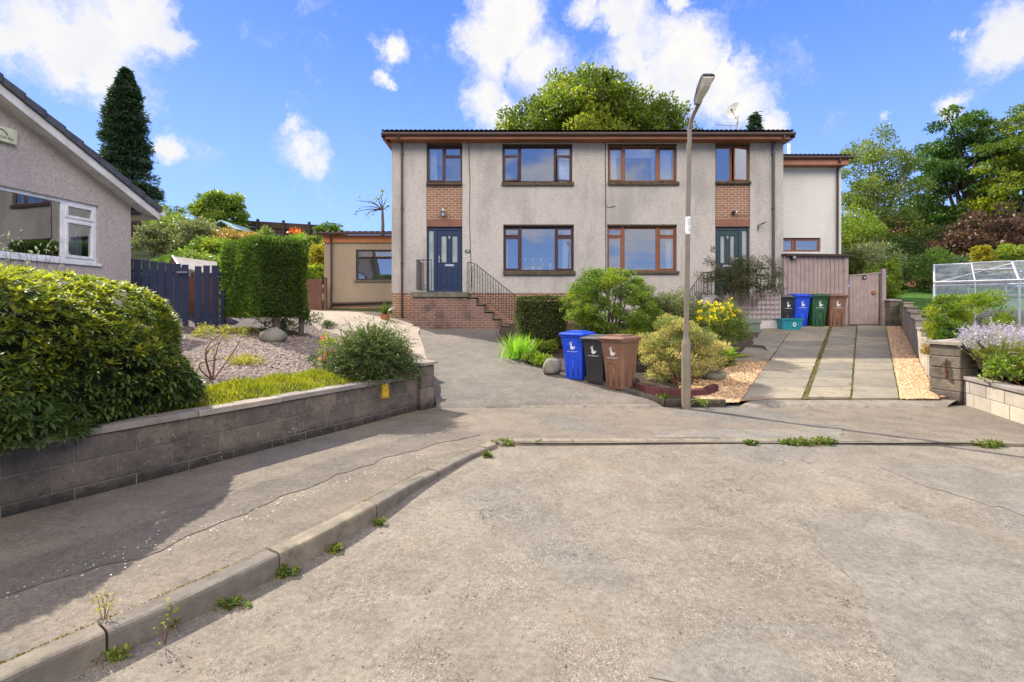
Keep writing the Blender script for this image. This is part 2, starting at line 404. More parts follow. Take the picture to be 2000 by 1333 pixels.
M_rwhite = render_mat('white_render', (.66, .65, .61), (.60, .59, .56), (.50, .50, .48), amt=.1)
M_rpink = render_mat('pink_dash', (.58, .50, .455), (.45, .385, .35), (.38, .335, .315), amt=.35)
M_rbeige = render_mat('beige_dash', (.37, .30, .21), (.30, .24, .17), (.25, .20, .15), amt=.25)
M_brick = brick_mat('facing_brick', (.27, .145, .098), (.20, .105, .075), (.52, .40, .31), dirtamt=.12)
M_brickd = brick_mat('old_brick', (.20, .11, .09), (.15, .085, .07), (.27, .22, .19), dirtamt=.65, dscale=1.6)
M_brickw = brick_mat('painted_brick', (.55, .51, .52), (.50, .47, .48), (.38, .35, .35), dirtamt=.12)
M_brickr = brick_mat('far_red_brick', (.40, .16, .08), (.34, .13, .07), (.42, .25, .17), dirtamt=.05)
M_soil = concrete('soil', (.07, .05, .033), (.045, .033, .024), 0, darkamt=.5, sc=9, bs=.9)
M_gravel = concrete('pale_chippings', (.62, .44, .27), (.44, .29, .17), 0, dark=(.2, .13, .08), darkamt=.4, sc=30, useattr=True, bs=.8, ar=((.42, .38, .36), (1.55, 1.5, 1.4)))
M_gravelg = concrete('grey_chippings', (.30, .24, .20), (.17, .14, .12), 0, dark=(.05, .04, .035), darkamt=.45, sc=25, useattr=True, bs=.8, ar=((.38, .38, .4), (1.7, 1.65, 1.6)))
M_rock = concrete('boulder_stone', (.24, .225, .18), (.15, .145, .115), .5, darkamt=.35, sc=4, bs=.8)
M_grass = concrete('turf', (.05, .12, .012), (.035, .085, .01), 0, dark=(.02, .04, .006), darkamt=.3, sc=6, bs=.8)
M_hill = concrete('rough_ground', (.075, .085, .025), (.05, .06, .02), 0, dark=(.02, .02, .01), darkamt=.4, sc=3, bs=.8)
M_frame1 = plain('rosewood_frame', (.055, .022, .020), rough=.35, spec=.5)
M_frame2 = plain('oak_frame', (.20, .072, .025), rough=.35, spec=.5)
M_fdark = plain('brown_frame', (.05, .035, .028), rough=.4)
M_upvc = plain('white_upvc', (.78, .78, .78), rough=.3, fine=.03)
M_barge = plain('white_bargeboard', (.72, .70, .66), (.55, .53, .48), scale=3, rough=.5, fine=.05)
M_gutter = plain('brown_gutter', (.055, .030, .026), rough=.4)
M_pipe = plain('grey_downpipe', (.06, .06, .07), rough=.4)
M_fascia = plain('red_cedar_fascia', (.30, .12, .065), (.24, .09, .05), scale=2, rough=.6)
M_orange = plain('orange_cladding', (.36, .125, .028), (.30, .10, .02), scale=2, rough=.5)
M_navy = plain('navy_door', (.014, .026, .065), rough=.3, fine=.03)
M_green = plain('green_door', (.022, .045, .048), rough=.35, fine=.03)
M_tile = plain('brown_roof_tile', (.12, .07, .052), (.08, .05, .04), scale=8, rough=.85, bs=.4)
M_slate = plain('grey_roof_tile', (.085, .088, .10), (.055, .058, .07), scale=6, rough=.8, bs=.4)
M_fencen = plain('navy_fence_paint', (.006, .014, .055), (.004, .010, .042), scale=8, rough=.55, fine=.05)
M_wood = plain('weathered_pale_boards', (.30, .235, .22), (.24, .185, .18), scale=4, rough=.85, bs=.3)
M_wooddk = plain('dark_creosoted_fence', (.045, .028, .020), (.03, .02, .015), scale=5, rough=.9)
M_woodrd = plain('brown_fence', (.13, .055, .035), (.09, .04, .028), scale=5, rough=.85)
M_iron = plain('black_iron', (.012, .012, .013), rough=.5)
M_post = plain('olive_grey_paint', (.17, .145, .105), (.14, .12, .09), scale=5, rough=.42, fine=.06, bs=.15)
M_lamp = plain('lamp_housing', (.035, .035, .04), rough=.5)
M_blue = plain('blue_plastic', (.010, .065, .58), (.008, .045, .46), rough=.45, fine=.08, scale=3, bscale=25)
M_black = plain('black_plastic', (.022, .022, .024), (.03, .03, .032), rough=.45, fine=.04, scale=3)
M_brown = plain('brown_plastic', (.19, .098, .062), (.15, .078, .05), rough=.5, fine=.1, scale=3, bscale=25)
M_dgreen = plain('green_plastic', (.018, .08, .035), rough=.45, fine=.03)
M_teal = plain('teal_plastic', (.012, .21, .26), rough=.4, fine=.03)
M_lid = plain('grey_lid_plastic', (.10, .10, .10), rough=.4, fine=.04)
M_white = plain('white_print', (.75, .77, .8), rough=.5, fine=.02)
M_ink = plain('black_print', (.01, .01, .01), rough=.5, fine=.02)
M_yellow = plain('yellow_plate', (.62, .36, .015), rough=.45, fine=.03)
M_metal = plain('galvanised', (.5, .5, .5), rough=.35, metal=.9)
M_alu = plain('aluminium_bars', (.62, .63, .64), rough=.4, metal=.3)
M_curtain = plain('net_curtain', (.72, .72, .72), rough=.9, fine=.04)
M_room = plain('room_paint', (.20, .19, .18), rough=.9)
M_felt = plain('shed_roof_felt', (.26, .235, .21), (.20, .18, .16), rough=.95, bs=.4)
M_shedb = plain('pale_blue_shed', (.22, .36, .38), rough=.7)
M_sage = plain('sage_boards', (.12, .155, .125), rough=.7)
M_rust = plain('rusty_iron', (.10, .045, .03), (.06, .03, .02), scale=20, rough=.9, bs=.5)
M_terra = plain('terracotta', (.32, .11, .05), rough=.85)
M_dish = plain('dish_white', (.55, .55, .50), (.42, .36, .26), scale=4, rough=.5)
M_box = plain('alarm_box', (.62, .62, .42), rough=.4, fine=.02)
M_redbr = concrete('dark_red_edging', (.13, .045, .045), (.09, .035, .035), 0, darkamt=.5, sc=8, useattr=True)
M_redr = plain('red_barge', (.50, .03, .02), rough=.4)
M_oranget = plain('orange_pantiles', (.40, .12, .05), rough=.8)
M_bark = bark('bark'); M_barkg = bark('grey_bark', (.22, .19, .15), (.10, .085, .07)); M_twig = bark('brown_twig', (.15, .06, .03), (.08, .03, .02))
M_glow = plain('shade_pink', (.75, .42, .33), rough=.8)

def glassmat(name, refl=.42, tint=(.9, .95, 1)):
    m_, g_, out = newmat(name)
    gl = g_.n('ShaderNodeBsdfGlossy'); gl.inputs['Roughness'].default_value = .015; g_.put(gl.inputs[0], (.95, .97, 1))
    nz = g_.n('ShaderNodeBump'); nz.inputs['Strength'].default_value = .03; nz.inputs['Distance'].default_value = .02
    g_.put(nz.inputs['Height'], g_.noise(obj3(g_), 1.3, 2)); g_.nt.links.new(nz.outputs[0], gl.inputs['Normal'])
    tp = g_.n('ShaderNodeBsdfTransparent'); g_.put(tp.inputs[0], tint)
    lw = g_.n('ShaderNodeFresnel'); lw.inputs[0].default_value = 1.5
    f = g_.math('ADD', g_.math('MULTIPLY', lw.outputs[0], .9), refl, clamp=True)
    mx = g_.n('ShaderNodeMixShader'); g_.put(mx.inputs[0], f)
    g_.nt.links.new(tp.outputs[0], mx.inputs[1]); g_.nt.links.new(gl.outputs[0], mx.inputs[2]); g_.nt.links.new(mx.outputs[0], out.inputs[0])
    return m_
M_glass = glassmat('window_glass', .29)
def ghg():
    m_, g_, out = newmat('greenhouse_glass')
    tp = g_.n('ShaderNodeBsdfTransparent'); g_.put(tp.inputs[0], (.93, .96, .93))
    df = g_.n('ShaderNodeBsdfTranslucent'); g_.put(df.inputs[0], (.85, .88, .85)); d2 = g_.n('ShaderNodeBsdfDiffuse'); g_.put(d2.inputs[0], (.8, .83, .82))
    gl = g_.n('ShaderNodeBsdfGlossy'); gl.inputs['Roughness'].default_value = .05
    def mx(f, a, b): q = g_.n('ShaderNodeMixShader'); g_.put(q.inputs[0], f); g_.nt.links.new(a, q.inputs[1]); g_.nt.links.new(b, q.inputs[2]); return q.outputs[0]
    dd = mx(.5, df.outputs[0], d2.outputs[0])
    sh = mx(g_.mr(g_.noise(obj3(g_), 5, 5), .3, .7, .05, .20), tp.outputs[0], dd); sh = mx(.07, sh, gl.outputs[0]); g_.nt.links.new(sh, out.inputs[0]); return m_
M_ghglass = ghg()
M_frost = plain('frosted_glass', (.30, .33, .33), (.22, .25, .26), scale=2, rough=.18, fine=.05)
def bowl():
    m_, g_, out = newmat('lamp_bowl')
    finish(g_, out, (.75, .74, .68), .15, spec=.6, trans=(.9, .88, .8), tr=.55)
    return m_
M_bowl = bowl()

# ------------------------------------------------------------------ the ground
def base(X, Y):
    if Y < 7.4: return -.30
    if Y < 16.2: return s_(Y) - .16 if Y > 7.8 else -.30 + (Y - 7.4) / .4 * .14
    return hill(X, Y) - .12
xs = np.r_[-400, -150, -70, np.linspace(-40, 44, 85), 75, 150, 400]; ys = np.r_[-400, -100, -30, -8, 2, 5, 7.3, 7.4, 7.8, np.linspace(8.2, 46, 72), 80, 160, 400]
V = [(x, y, base(x, y)) for y in ys for x in xs]; n_ = len(xs)
Fa = [(j * n_ + i, j * n_ + i + 1, (j + 1) * n_ + i + 1, (j + 1) * n_ + i) for j in range(len(ys) - 1) for i in range(n_ - 1)]
npmesh('ground', V, Fa, M_hill, smooth=True)['kind'] = 'structure'

# kerb line, road side top edge (left kerb then the dropped far kerb)
kp = [G(x, y) for x, y in ((-420, 1560), (0, 1330), (238, 1225), (448, 1131), (612, 1054), (700, 1008), (800, 950), (905, 897), (972, 868))]
kp = [(p.x, p.y) for p in kp]
farY = G(1000, 863).y
kfar = [(x, farY + (0 if x < 5 else -.02 * (x - 5) ** 2)) for x in (.1, .8, 1.6, 2.4, 3.2, 4.0, 4.8, 5.4)] + [(6.1, farY - .12), (6.9, farY - .42), (7.6, farY - .95), (8.3, farY - 1.9), (8.8, farY - 3.2), (9.2, 0)]
def roadz(X, Y):
    t = min(1, max(0, (Y - 3.4) / 2.2)); t = t * t * (3 - 2 * t)
    return -.125 + .098 * t + .012 * math.sin(X * 1.3 + 1) * math.sin(Y * .9)
sheet('road', [(-9, -8), (-9, farY + .06)], [(13, -8), (13, farY + .06)], roadz, 60, 60, M_road)
# left footway between kerb and wall, far footway
kin = [(x - .10, y + .06) for x, y in kp]
wl = [wp(s) for s in (-4.5, 0, .6, 1.2, 1.9, 2.4, 3.2, 4.2, 4.75)]
def pz(X, Y): return .008 * math.sin(X * 2.1) * math.sin(Y * 1.7)
sheet('footway', [(x, y) for x, y in kin], wl, pz, 10, 40, M_pave, off=.0)
sheet('footway', [(kin[-1][0] - .25, kin[-1][1] + .02), (wl[-1][0] - .4, 8.15)] , [(9.5, kin[-1][1] - .0), (9.5, 8.15)], lambda X, Y: pz(X, Y) - .003 - .06 * max(0, Y - 7.9), 40, 12, M_pave)
sheet('footway', [(5.35, farY + .1), (5.4, 6.6)], [(12, -2), (12, 6.6)], lambda X, Y: -.004, 10, 8, M_pave) if False else None

def pxsheet(name, lpx, rpx, zf, mat, off=.004, nu=14, nv=30):
    A = [G(x, y, zf) for x, y in lpx]; B = [G(x, y, zf) for x, y in rpx]
    rg = np.random.RandomState(len(lpx) + int(lpx[0][0]))
    def rag(pl):
        out = []
        for p, q in zip(pl, pl[1:]):
            L_ = (q - p).length; k = max(2, int(L_ / .035)); nn = Vector((-(q - p).y, (q - p).x, 0)).normalized()
            for i in range(k): t = i / k; out.append(p.lerp(q, t) + nn * (rg.randn() * .006 + .025 * math.sin(7 * (p.x + p.y + t * L_)) + .012 * math.sin(23 * (p.x + t * L_))))
        return out + [pl[-1]]
    A, B = rag(A), rag(B); nv = max(nv, 70) if name == 'road_patch' else 140
    return sheet(name, [(p.x, p.y) for p in A], [(p.x, p.y) for p in B], zf, nu, nv, mat, off=off)
pxsheet('road_patch', [(1560, 1012), (1592, 1062), (1650, 1118), (1690, 1185), (1722, 1262), (1760, 1330), (1790, 1420)], [(1745, 998), (1880, 1030), (2010, 1085), (2200, 1180), (2300, 1260), (2400, 1350), (2500, 1420)], roadz, M_patchr)
pxsheet('road_patch', [(1722, 914), (1770, 935), (1840, 960), (1950, 992), (2100, 1040)], [(1850, 905), (1960, 918), (2060, 930), (2200, 960), (2300, 1000)], roadz, M_patchr)
pxsheet('road_patch', [(1280, 1330), (1300, 1295), (1340, 1262), (1410, 1258)], [(1640, 1400), (1610, 1330), (1570, 1290), (1500, 1262)], roadz, M_patchr)
pxsheet('footway_patch', [(0, 1112), (230, 1040), (460, 962), (560, 930), (660, 893), (780, 858), (880, 838)], [(0, 1165), (290, 1085), (540, 975), (640, 938), (740, 900), (850, 868), (940, 850)], lambda X, Y: pz(X, Y), M_patchp, off=.005, nu=8, nv=50)
pxsheet('footway_patch', [(1270, 842), (1275, 856)], [(1640, 836), (1650, 858)], lambda X, Y: pz(X, Y), M_patchr, off=.004)
pxsheet('footway_patch', [(1745, 838), (1800, 862)], [(2050, 868), (2100, 890)], lambda X, Y: pz(X, Y), M_patchr, off=.004) if False else None

def kerbs(line, w, name, zt, up, jit=.004, inner=1):
    """each kerbstone a bevelled block following the line"""
    pl = np.array(line); d = np.r_[0, np.cumsum(np.hypot(*np.diff(pl, axis=0).T))]; Ltot = d[-1]; k = 0; t = .0
    mb = MB()
    while t < Ltot - .05:
        L = min(.90, Ltot - t); a = t + .006; b = t + L - .006; segs = 4; ring = []
        mb.cur = rnd.random(); dz = rnd.uniform(-jit, jit); sh = rnd.uniform(-jit, jit)
        prof = [(0, -up), (0, zt - .022), (.007, zt - .007), (.022, zt), (w, zt), (w, -up)]
        for q in range(segs + 1):
            tt = a + (b - a) * q / segs
            x = np.interp(tt, d, pl[:, 0]); y = np.interp(tt, d, pl[:, 1])
            x2 = np.interp(min(tt + .05, Ltot), d, pl[:, 0]) - np.interp(max(tt - .05, 0), d, pl[:, 0]); y2 = np.interp(min(tt + .05, Ltot), d, pl[:, 1]) - np.interp(max(tt - .05, 0), d, pl[:, 1])
            l = math.hypot(x2, y2); nx, ny = -y2 / l * inner, x2 / l * inner
            ring.append([(x + nx * (u + sh), y + ny * (u + sh), z + dz + (rnd.uniform(-.002, .002))) for u, z in prof])
        for q in range(segs):
            for e in range(5): mb.face([ring[q][e], ring[q][e + 1], ring[q + 1][e + 1], ring[q + 1][e]])
        mb.face(ring[0]); mb.face(ring[-1][::-1])
        t += L
    o = mb.build(name, M_kerb); o['kind'] = 'structure'
    return o
kerbs(kp, .13, 'kerb', .010, .3)
kerbs([(kp[-1][0] + .02, kp[-1][1] + .02), (.1, farY)] + kfar[1:], .12, 'kerb', .008, .3)

# drives, beds
dl = [G(853, 797), (-1.55, 9.3), (-2.0, 11.2), (-2.6, 13.6), (-2.9, 15.4), (-3.0, 16.4)]
dl = [(p[0], p[1]) for p in dl]
def upl(y0): return None
dedge = [G(x, y, DRV) for x, y in ((1296, 792), (1235, 773), (1160, 750), (1100, 731), (1050, 715), (1012, 700), (992, 688), (978, 672), (972, 660), (970, 648))]
dedge = [(p.x, p.y) for p in dedge]
sheet('driveway', [dl[0], (-1.55, 9.3), (-2.0, 11.2), (-2.6, 13.6), (-2.9, 15.4)], [dedge[0]] + dedge[2:8:2] + [(-.2, 15.4)], lambda X, Y: drv(X, Y) - .04 * max(0, 1 - (Y - 7.83 - .04 * (X + 1.2)) / .1), 16, 90, M_drive, off=.018)
sheet('driveway', [(-2.85, 15.3), (-2.85, 16.2)], [(.4, 15.3), (.4, 16.2)], drv, 4, 4, M_drive, off=.010)
# upper concrete hardstanding running up to the side building
ul = [G(700, 700, lambda X, Y: drv(X, Y) + .05), G(630, 664, lambda X, Y: .82), G(574, 628, lambda X, Y: 1.12)]
ul = [(p.x, p.y) for p in ul]
up_z = lambda X, Y: drv(X, Y) + .03 + .03 * max(0, min(3, -X - 4.2)) * max(0, min(1, (Y - 11) / 3))
sheet('path', [(-2.0, 10.0), ul[0], ul[1], ul[2], (-7.4, 17.0), (-7.4, 18.4)], [(-1.7, 10.0), (-2.0, 11.3), (-2.3, 12.6), (-2.7, 14), (-2.9, 15.8), (-2.9, 18.4)], up_z, 10, 30, M_conc)
# front planting bed between the two drives
se = [G(x, y, DRV) for x, y in ((1424, 790), (1447, 768), (1497, 716), (1500, 690), (1480, 660), (1488, 648))]
se = [(p.x, p.y) for p in se]
bedz = lambda X, Y: s_(Y) + .05 - .07 * min(1, max(0, (X - 2.9) * 2)) * (1 if Y < 11 else 0) + .03 * math.sin(X * 3) * math.sin(Y * 2.3)
sheet('planting_bed', [(x + .06, y) for x, y in dedge] + [(-.2, 15.9)], [se[0], se[0], se[1], se[1], se[2], se[2], se[3], se[3], se[4], se[5], (7.2, 15.9)], bedz, 24, 40, M_soil, rough=.006)
# left front garden
grz_l = [(-12.5, 1.0), (-12.5, 8), (-12.5, 14.5)]
sheet('gravel_garden', [wp(-4.5, .06), wp(0, .06), wp(4.7, .06), (-1.62, 9.4), (-2.02, 10.4), ul[0], ul[1], ul[2], (-6.6, 14.6)],
      [(-14, 2), (-14, 3.5), (-13, 6), (-12.5, 8), (-12, 9), (-11.5, 10.5), (-10.5, 12), (-9.5, 13.6), (-9, 14.6)], gard, 40, 50, M_gravelg, rough=.012)
# right garden behind its walls
rw = [G(1827, 767, DRV), G(1788, 687, DRV), G(1760, 636, DRV)]
RW0 = Vector((rw[0].x, rw[0].y)); RW1 = Vector((rw[2].x, rw[2].y))
rwd = (RW1 - RW0).normalized(); rwn = Vector((rwd.y, -rwd.x))
fr = G(1905, 776)
sheet('planting_bed', [(fr.x + .05, fr.y + .1), (RW0.x + .15, RW0.y + .1), (RW1.x + .15, RW1.y)], [(14, 5.4), (16, 9), (20, RW1.y)], grz, 20, 30, M_soil, off=-.04, rough=.01)
sheet('lawn', [(RW1.x - .1, RW1.y + .35), (RW1.x + .6, 24.8)], [(24, RW1.y + .35), (34, 24.8)], grz, 30, 30, M_grass, off=.0, rough=.01)
# paved drive: four strips of slabs
c0 = [((1433, 708), (1481, 655)), ((1496, 716), (1547, 648))]
cols = [((1464, 765), (1545, 650)), ((1573, 781), (1625, 634)), ((1663, 778), (1675.5, 625)), ((1753.5, 772), (1722.5, 625))]
def gl_(c): 
    a = G(*c[0], DRV); b = G(*c[1], DRV); return Vector((a.x, a.y)), Vector((b.x, b.y))
L = [gl_(c) for c in cols]
def atY(l, Y): return l[0] + (l[1] - l[0]) * ((Y - l[0].y) / (l[1].y - l[0].y))
mb = MB()
def slabrow(la, lb, Y0, Y1, gap, dy=.61, skew=0.0):
    Y = Y0
    while Y < Y1 - .1:
        y2 = min(Y + dy, Y1); mb.cur = rnd.random()
        A = atY(la, Y); B = atY(lb, Y + skew); C_ = atY(lb, y2 + skew); D_ = atY(la, y2)
        gx = .007; t = [rnd.uniform(-.004, .004) for _ in range(4)]
        q = [(A.x + gap[0], A.y + gx), (B.x - gap[1], B.y + gx), (C_.x - gap[1], C_.y - gx), (D_.x + gap[0], D_.y - gx)]
        top = [(x, y, s_(y) + .045 + t[k]) for k, (x, y) in enumerate(q)]
        mb.face(top)
        for k in range(4): a, b = top[k], top[(k + 1) % 4]; mb.face([a, (a[0], a[1], a[2] - .06), (b[0], b[1], b[2] - .06), b])
        Y = y2
Yt = 8.17
slabrow(L[0], L[1], Yt, 15.45, (.0, .055), skew=.0)
slabrow(L[1], L[2], Yt + .05, 15.5, (.05, .02))
slabrow(L[2], L[3], Yt, 15.6, (.02, .0), .615)
l0 = [gl_(c) for c in c0]; slabrow(l0[0], l0[1], l0[0][0].y + .1, 15.2, (0, .02), .62)
for l_, w0, w1 in ((L[1], .07, .07), (L[2], .035, .035), (L[3], .02, .03)):
    sheet('slab_joint', [(atY(l_, y).x - w0, y) for y in (Yt, 11, 13, 15.4)], [(atY(l_, y).x + w1, y) for y in (Yt, 11, 13, 15.4)], DRV, 3, 60, M_moss, off=.030, rough=.005)
o = mb.build('paved_drive', M_slab, bevel=.004, seg=1); o['kind'] = 'structure'
th = [G(x, y) for x, y in ((1437, 796), (1855, 796))]
sheet('threshold', [(th[0].x, th[0].y - .04), (L[0][0].x - .2, Yt - .01)], [(th[1].x - .1, th[1].y - .04), (L[3][0].x + .75, Yt + .0)], lambda X, Y: .016 + s_(Y) - .04 * max(0, 1 - (Y - 7.84) / .07), 20, 6, M_thr, rough=.002)
th = [G(x, y) for x, y in ((880, 801), (1272, 797))]
sheet('threshold', [(th[0].x, th[0].y), (th[0].x + .02, th[0].y + .17)], [(th[1].x, th[1].y), (th[1].x, th[1].y + .12)], lambda X, Y: .016 + .131 * max(0, Y - 7.79) - (.035 if Y < 7.86 else 0), 50, 6, M_thr, rough=.006)
sheet('drive_bed', [(3.6, 8.10), (4.9, 11), (7, 15.9)], [(7.4, 8.10), (10.2, 11), (12.6, 15.9)], lambda X, Y: s_(Y) + .012, 10, 20, M_soil)
# gravel strips
GV = lambda X, Y: s_(Y) + .03
sheet('gravel', [(L[3][0].x + .02, Yt), (L[3][1].x + .02, 15.6)], [(RW0.x + .1, Yt + .15), (RW1.x + .1, 15.6)], GV, 10, 40, M_gravel, rough=.008)
sheet('gravel', [(se[0][0] - .25, se[0][1] + .02), (se[1][0] - .55, se[1][1] + .5), (5.0, 10.9)], [(L[0][0].x + .1, Yt), (L[0][0].x + .3, Yt + .6), (L[0][0].x + 1.95, 10.9)], GV, 10, 16, M_gravel, off=-.004, rough=.008)

# loose chippings
def chips(name, area, n, size, mat, label, zf, seed):
    rg = np.random.RandomState(seed); V = []; Fa = []; at = []
    B = np.array([(-1, -1, -.5), (1, -1, -.5), (1, 1, -.4), (-1, 1, -.5), (-.7, -.6, .5), (.7, -.7, .4), (.6, .7, .5), (-.6, .6, .6)])
    fc = np.array([(4, 5, 6, 7), (0, 1, 5, 4), (1, 2, 6, 5), (2, 3, 7, 6), (3, 0, 4, 7)])
    for i in range(n):
        x, y = area(rg); s = size * rg.uniform(.5, 1.2)
        a = rg.uniform(0, 6.28); b = B * (1 + rg.randn(8, 3) * .15) * s * np.array([1, rg.uniform(.5, 1), rg.uniform(.35, .8)])
        tl = rg.uniform(-.5, .5); ca, sa = math.cos(a), math.sin(a); ct, st = math.cos(tl), math.sin(tl)
        M_ = np.array([(ca, -sa, 0), (sa, ca, 0), (0, 0, 1)]) @ np.array([(ct, 0, st), (0, 1, 0), (-st, 0, ct)])
        V.append(b @ M_.T + (x, y, zf(x, y) + s * .3)); Fa.append(fc + 8 * i); at += [rg.rand()] * 5
    o = npmesh(name, np.vstack(V), np.vstack(Fa), mat, at); tag(o, label, 'gravel', kind='stuff')
def a_strip(rg):
    t = rg.rand() ** 1.7; Y = Yt + (15.4 - Yt) * t; a = atY(L[3], Y).x + .04; b = RW0.x + (RW1.x - RW0.x) * (Y - RW0.y) / (RW1.y - RW0.y) - .03
    return a + (b - a) * rg.rand(), Y
chips('loose_gravel', a_strip, 11000, .020, M_gravel, 'pale orange chippings between the slabs and the stepped block wall', lambda x, y: s_(y) + .035, 3)
def a_mid(rg):
    Y = 8.0 + 2.7 * rg.rand() ** 1.3; b = atY(L[0], Y).x - .04; return b - rg.rand() * min(1.75, .35 + (Y - 7.9) * 1.3), Y
chips('loose_gravel', a_mid, 7000, .020, M_gravel, 'pale orange chippings beside the slabs near the lamp post', lambda x, y: s_(y) + .032, 4)
def a_left(rg):
    s = rg.uniform(1.2, 5.2); n = .4 + 5.2 * rg.rand() ** 1.3; x, y = wp(s + n * .35, n); return x, y
chips('loose_gravel', a_left, 21000, .022, M_gravelg, 'grey brown chippings covering the left front garden', gard, 5)
def a_road(rg):
    while 1:
        Y = 1.6 + 8 * rg.rand() ** 1.5; X = rg.uniform(-2.2, 6)
        if Y < farY - .05 and X > np.interp(Y, [p[1] for p in kp], [p[0] for p in kp]) + .02: return X, Y
chips('loose_grit', a_road, 1500, .0065, M_gravelg, 'scattered small stones lying on the worn road', roadz, 6)

# ------------------------------------------------------------------ walls
def course_wall(name, p0, p1, thick, courses, zf, label, cat='garden wall', blk=.44, side=1, cope=None, mat=M_block, cap_mat=M_cope, rough=.006, capl=.9, group=None, zbase=None, parent=None, overhang=.03):
    """block wall from p0 to p1 (plan), thickness to its left side*; separate coping stones as a part"""
    p0 = Vector(p0); p1 = Vector(p1); d = (p1 - p0); Lw = d.length; d.normalize(); n = Vector((-d.y, d.x)) * side
    root = thing(name, (p0.x, p0.y, 0), label, cat, group) if parent is None else parent
    def tf(u, v, z):
        return (p0.x + d.x * u + n.x * v, p0.y + d.y * u + n.y * v, z + zf(u))
    mb = MB(); mm = MB(); z = 0.0
    mm.cur = .5
    mm.box(0.01, Lw - .01, .008, thick - .008, -.3, sum(courses) - .004, tf)
    for k, h in enumerate(courses):
        u = -rnd.uniform(.1, .35) * blk if k % 2 else 0
        while u < Lw:
            a = max(u, 0) + .004; b = min(u + blk, Lw) - .004
            if b - a > .02:
                mb.cur = rnd.random(); j = rnd.uniform(-rough, rough) * .5
                mb.box(a, b, j, thick + j, (z if z else -.25) + .004, z + h - .004, tf)
            u += blk
        z += h
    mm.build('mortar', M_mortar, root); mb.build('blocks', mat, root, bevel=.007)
    if cope:
        mc = MB(); u = 0
        while u < Lw - .02:
            L2 = min(capl, Lw - u); mc.cur = rnd.random(); e = rnd.uniform(-.003, .003)
            mc.box(u + .003, u + L2 - .003, -overhang + e, thick + overhang + e, z + .002 + e * .5, z + cope + e * .5, tf); u += L2
        mc.build('coping', cap_mat, root, bevel=.006)
    return root
lw0 = wp(-2.2); lw1 = wp(4.62)
LWALL = course_wall('garden_wall', lw0, lw1, .15, (.11, .215, .205), lambda u: -.02, 'low weathered grey block wall with pale coping along the left footway, lichen on the blocks', side=1, cope=.062)
def pillar(x, y, w, h, ang, label, mat, courses, cap=.06, zb=0.0, name='gate_pillar'):
    root = thing(name, (x, y, zb), label, 'pillar')
    ca, sa = math.cos(ang), math.sin(ang)
    tf = lambda u, v, z: (x + u * ca - v * sa, y + u * sa + v * ca, z + zb)
    mb = MB(); z = 0
    for k in range(courses):
        hh = (h - cap) / courses; mb.cur = rnd.random(); j = rnd.uniform(-.006, .006)
        mb.box(-w / 2 + j, w / 2 + j, -w / 2 - j, w / 2 - j, (z if z else -.3) + .004, z + hh - .004, tf); z += hh
    o = mb.build('blocks', mat, root, bevel=.014, seg=2)
    mm = MB(); mm.box(-w / 2 + .014, w / 2 - .014, -w / 2 + .014, w / 2 - .014, -.3, z, tf); mm.build('mortar', M_mortar, root)
    mc = MB(); c = w / 2 + .035; mc.cur = .6
    b = [(-c, -c), (c, -c), (c, c), (-c, c)]
    lo = [tf(u, v, z + .003) for u, v in b]; mi = [tf(u, v, z + cap * .75) for u, v in b]; tp = tf(0, 0, z + cap * 1.45)
    mc.face(lo[::-1])
    for k in range(4):
        mc.face([lo[k], lo[(k + 1) % 4], mi[(k + 1) % 4], mi[k]]); mc.face([mi[k], mi[(k + 1) % 4], tp])
    mc.build('cap', M_cope, root, bevel=.004)
    return root
angL = math.atan2(WU.y, WU.x)
pl = wp(4.62 + .17, .09); pillar(pl[0], pl[1], .32, .78, angL, 'short block pillar with flat cap ending the left wall by the asphalt drive', M_block, 4, zb=-.02)
mb = MB(); pw = wp(3.93, 0)                    # yellow marker plate on the wall
def tfw(u, v, z): x, y = wp(3.93 + u, -v); return (x, y, z)
mb.box(-.075, .075, .004, .02, .30, .53, tfw); root = thing('marker_plate', (pw[0], pw[1], .3), 'yellow utility marker plate fixed to the left block wall', 'marker plate')
mb.build('plate', M_yellow, root, bevel=.006)
mb = MB()
for a, b_, z0, z1 in ((-.07, -.062, .31, .52), (.062, .07, .31, .52), (-.06, .06, .507, .514), (-.06, .06, .315, .322), (-.04, .04, .41, .416)): mb.box(a, b_, .02, .0215, z0, z1, tfw)
mb.build('marking', M_ink, root)
# right pillar and wall
rp = G(1866, 789); rp.x += .05; rp.y += .20; ar = math.atan2((G(1878, 785) - G(1832, 775)).y, (G(1878, 785) - G(1832, 775)).x)
dr = (G(1990, 802) - G(1905, 777)); ar = math.atan2(dr.y, dr.x)
rp.x += .10; ar2 = R(18.3)
rp.x += .03; rp.y += .03
rpo = pillar(rp.x, rp.y, .47, 1.05, ar2, 'tall weathered stone gate pillar with rusty hinge beside the gravel strip', M_block, 5, cap=.07)
mb = MB(); q = rp + Vector((-math.cos(ar2) * .25 + math.sin(ar2) * .03, -math.sin(ar2) * .25 - math.cos(ar2) * .03, 0))
mb.tube([(q.x - .01, q.y, .50), (q.x - .01, q.y - .01, .74)], .015, 6); mb.tube([(q.x - .05, q.y + .04, .62), (q.x - .04, q.y, .67), (q.x - .03, q.y - .03, .60), (q.x - .01, q.y, .58)], .010, 6)
mb.box(q.x - .03, q.x + .01, q.y - .03, q.y + .02, .42, .56); mb.build('gate_hinge', M_rust, rpo)
a_ = (rp.x + math.cos(ar) * .18 + .03, rp.y + math.sin(ar) * .18 + .05)
course_wall('garden_wall', a_, (a_[0] + math.cos(ar) * 5, a_[1] + math.sin(ar) * 5), .15, (.22, .215), lambda u: -.02, 'low pale rendered block wall running right from the stone gate pillar', side=1, cope=.06, mat=M_bright)
